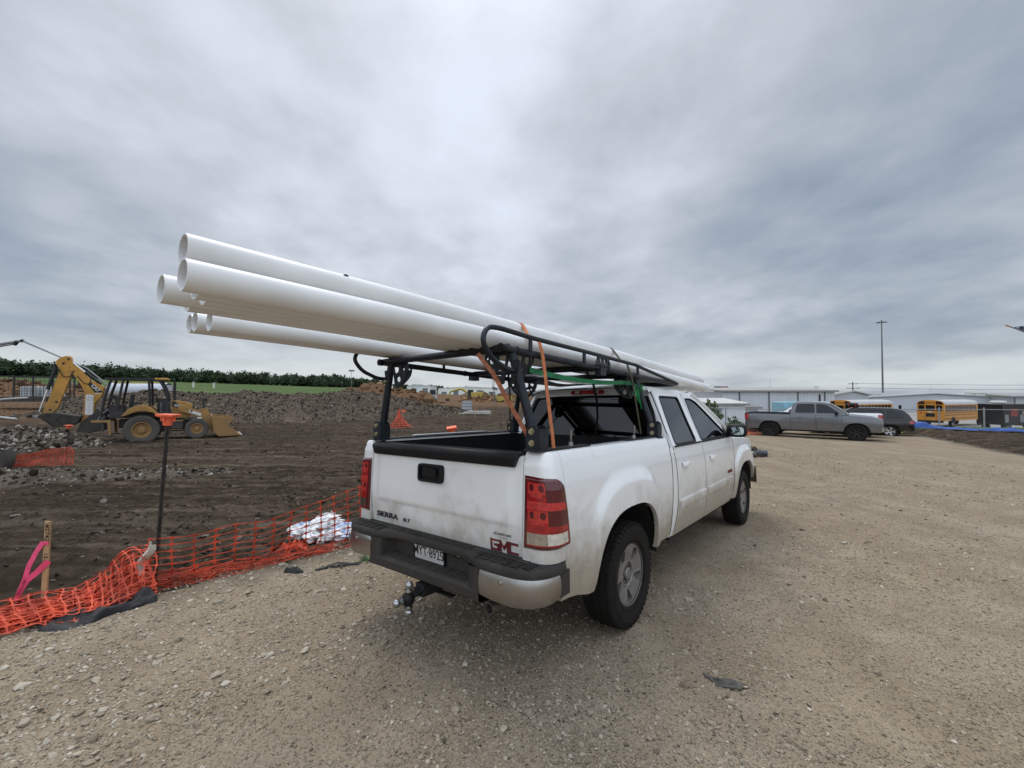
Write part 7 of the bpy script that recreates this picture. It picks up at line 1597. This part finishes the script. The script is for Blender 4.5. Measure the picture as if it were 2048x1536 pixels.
    def f(u, v):
        x, y, tx, ty = at2(u); s = u*L2; c = (v-.5)*(.75+.5*N1(s*.7, 1., 2)); h = .13+.24*math.exp(-((s-.9)/1.0)**2)+.18*N1(s*.9, 3., 5)
        return (x-ty*c, y+tx*c, gz0(x, y)+.02+max(.0, h*sin(pi*v)**.7*(1+.9*N1(s*3, v*4, 7)))+.05*N1(s*7, v*9, 8)+.03)
    mb.grid(150, 16, f); single(mb, 'blue_sheet', bt, 'long roll of crumpled blue plastic sheeting lying along the chain-link fence', 'plastic sheet', ang=30)
    for k, (x, y, lb) in enumerate(((22.75,26.95,'yellow cross-braced frame close behind the black SUV'),(23.75,27.4,'yellow cross-braced frame beside the end of the blue sheeting'))):
        z = gz0(x, y); T = thing('braced_frame', lb, 'frame', place(x, y, z, -20+30*k), 'yellow braced frames'); yl = pm('faded_yellow', (.55,.47,.14), .6, 0, .12, 4)
        for (a, b) in (((-.55,0),(.5,1.25)),((.5,0),(-.5,1.3)),((-.6,.05),(.6,.05)),((-.55,.05),(.1,.60)),((.5,.05),(.0,.5)),((-.6,.45),(.55,.25))): mb = MB(); mb.box(((a[0]+b[0])/2,.06*random.uniform(-1,1),(a[1]+b[1])/2),(math.dist(a,b),.05,.09),(0,-atan2(b[1]-a[1],b[0]-a[0]),0)); part(mb, 'brace', yl, T)
        for yy in (.3,): mb = MB(); mb.box((0,yy,.35),(.8,.25,.6)); part(mb, 'crate', M_MACH if k == 0 else bt, T)
    # sheeted heap and scrap beyond the nose of the white pickup
    heap('spoil_heap', [(5.8,16.4),(6.8,15.8),(7.7,15.3),(8.2,14.6)], [.6,.8,.7,.4], [.4,.75,.5,.2], M_LIGHTSP, 'small heap of rubble beyond the nose of the white pickup', 700, .045, 71, ns=70, nt=26)
    mb = MB(); x, y = 7.05, 15.2; z = gz0(x, y)-.05; mb.grid(30, 18, lambda u, v: (x-.55+1.15*u, y-.45+.8*v+.06*N1(u*6,v*6,3), z+.30+.68*max(0,sin(pi*min(1,v*1.1+.1)))**.6*(1-.9*abs(u-.42)**1.3)+.16*N1(u*5,v*4,9)+.05*N1(u*14,v*11,2))); single(mb, 'white_sheet', pm('white_sheet', (.62,.62,.61), .5, 0, .08, 8, bump=.3, bs=20), 'crumpled white sheet over the rubble heap beyond the truck bonnet', 'plastic sheet', ang=40)
    x, y = 8.15, 14.75; z = gz0(x, y); T = thing('scrap_drum', 'dark scrap drum lying at the foot of the rubble heap', 'drum', Matrix.Translation((x, y, z+.16))); mb = MB(); mb.cyl((-.22,.05,-.05),(.24,-.08,-.05),.10,16); part(mb, 'shell', M_GREYD, T, bevel=.01); mb = MB(); mb.lathe([(.10,-.02),(.108,-.02),(.108,.02),(.10,.02)], 16, lambda a, b, h: (.02+h*.96, -.02-h*.27, 0) if False else (.02+h, -.015+a, b-.05), closed=True); part(mb, 'hoop', M_GREYD, T)
    # scrub by the fence
    x, y = 18.6, 42; z = gz0(x, y); T = thing('shrub_tree', 'small green tree with gaps in its crown, left of the long grey hall', 'tree', Matrix.Translation((x, y, z)))
    mb = MB(); mb.tube([(0,0,-.2),(.05,0,.8),(.0,.1,1.6)], [.10,.08,.05], 7); mb.tube([(.05,0,.8),(-.6,.1,1.7)], [.06,.025], 5); mb.tube([(.05,0,.9),(.7,-.1,1.8)], [.06,.02], 5); part(mb, 'trunk', M_BARK, T)
    o = leaves('crown', [(-.5,0,1.7),(.35,.1,2.0),(-.1,0,2.4),(-1.1,0,1.25),(1.0,0,1.4)], [(.8,.7,.7),(.7,.7,.7),(.5,.5,.5),(.6,.5,.5),(.5,.5,.5)], [240,220,120,140,130], .17, M_LEAF); o.parent = T
    for k, (x, y, w, lb) in enumerate(((20.6,41.5,1.3,'low dark bush right of the small green tree'),(16.4,44,1.7,'dense bush just over the bonnet edge of the white pickup'))):
        z = gz0(x, y); T = thing('bush', lb, 'bush', Matrix.Translation((x, y, z)), 'bushes by the chain-link fence'); mb = MB(); mb.tube([(0,0,-.1),(.1,0,.7)], [.06,.03], 6); mb.tube([(0,0,.1),(-.4,0,.8)], [.04,.02], 5); part(mb, 'stem', M_BARK, T)
        o = leaves('foliage', [(0,0,.8),(-w*.5,0,.6),(w*.5,0,.6)], [(w*.6,w*.5,.75),(w*.5,.5,.5),(w*.5,.5,.5)], [260,150,150], .15, M_LEAF); o.parent = T
    # flag on a leaning pole, only its tip in view
    tip = Vector((6.10,5.48,2.505)); d = Vector((.80,-.17,-.40)).normalized(); fly = Vector((.96,-.2,.12)).normalized(); T = thing('flag_on_pole', 'corner of a stars-and-stripes flag on a leaning pole at the right edge', 'flag')
    base = tip+d*((tip.z-gz0(tip.x+5, tip.y-1))/-d.z); mb = MB(); mb.cyl(tip+d*.05, base, .008, 8); part(mb, 'pole', M_GREYSTEEL, T); mb = MB(); mb.tube([tip-d*.0, tip+d*.03, tip+d*.06], [.007,.011,.008], 8); part(mb, 'finial', M_WOOD, T)
    def fl(u, v, off=0.): q = tip+d*(.075+.80*v)+fly*(1.25*u)+Vector((0,.04*sin(7*u+2*v)-off,.03*sin(5*u)*(u)-.10*u*u)); return q
    nv = Vector((0,-1,0)); mb = MB(); mb.grid(24, 8, lambda u, v: fl(.42*u, .54*v, .002)); part(mb, 'canton', pm('flag_blue', (.016,.024,.05), .8), T, recalc=False)
    mb = MB()
    for r in range(9):
        for c in range(6 if r % 2 == 0 else 5):
            u = .42*((c+.5+(.5 if r % 2 else 0))/6); v = .54*(r+.5)/9; o = fl(u, v, .006); ex = (fl(u+.01, v)-fl(u, v)).normalized(); ey = (fl(u, v+.01)-fl(u, v)).normalized(); pts = [o+ex*(.020 if k % 2 == 0 else .008)*cos(pi/2+2*pi*k/10)+ey*(.020 if k % 2 == 0 else .008)*-sin(pi/2+2*pi*k/10) for k in range(10)]
            mb.add([tuple(p) for p in pts], [tuple(range(10))])
    part(mb, 'star_field', pm('flag_white', (.60,.60,.58), .8), T, ang=0, recalc=False)
    mb = MB()
    for k in range(13):
        mb.k = k % 2; u0 = .42 if k < 7 else 0
        mb.grid(18, 2, lambda u, v: fl(u0+(1-u0)*u, (k+v)/13))
    part(mb, 'stripes', [pm('flag_red', (.22,.02,.025), .8), pm('flag_white_stripe', (.60,.60,.58), .8)], T, recalc=False)
M_GALV = pm('galvanised_wire', (.27,.28,.285), .6, .2, .08, 8); M_GREYD = pm('dark_drum', (.05,.055,.065), .5, .2, .2, 8)
def gz0q(x, y):
    """ground height from a coarse cache"""
    k = (round(x*2), round(y*2))
    if k not in _gzc: _gzc[k] = gz0(k[0]/2, k[1]/2)
    return _gzc[k]
_gzc = {}
build_depot()
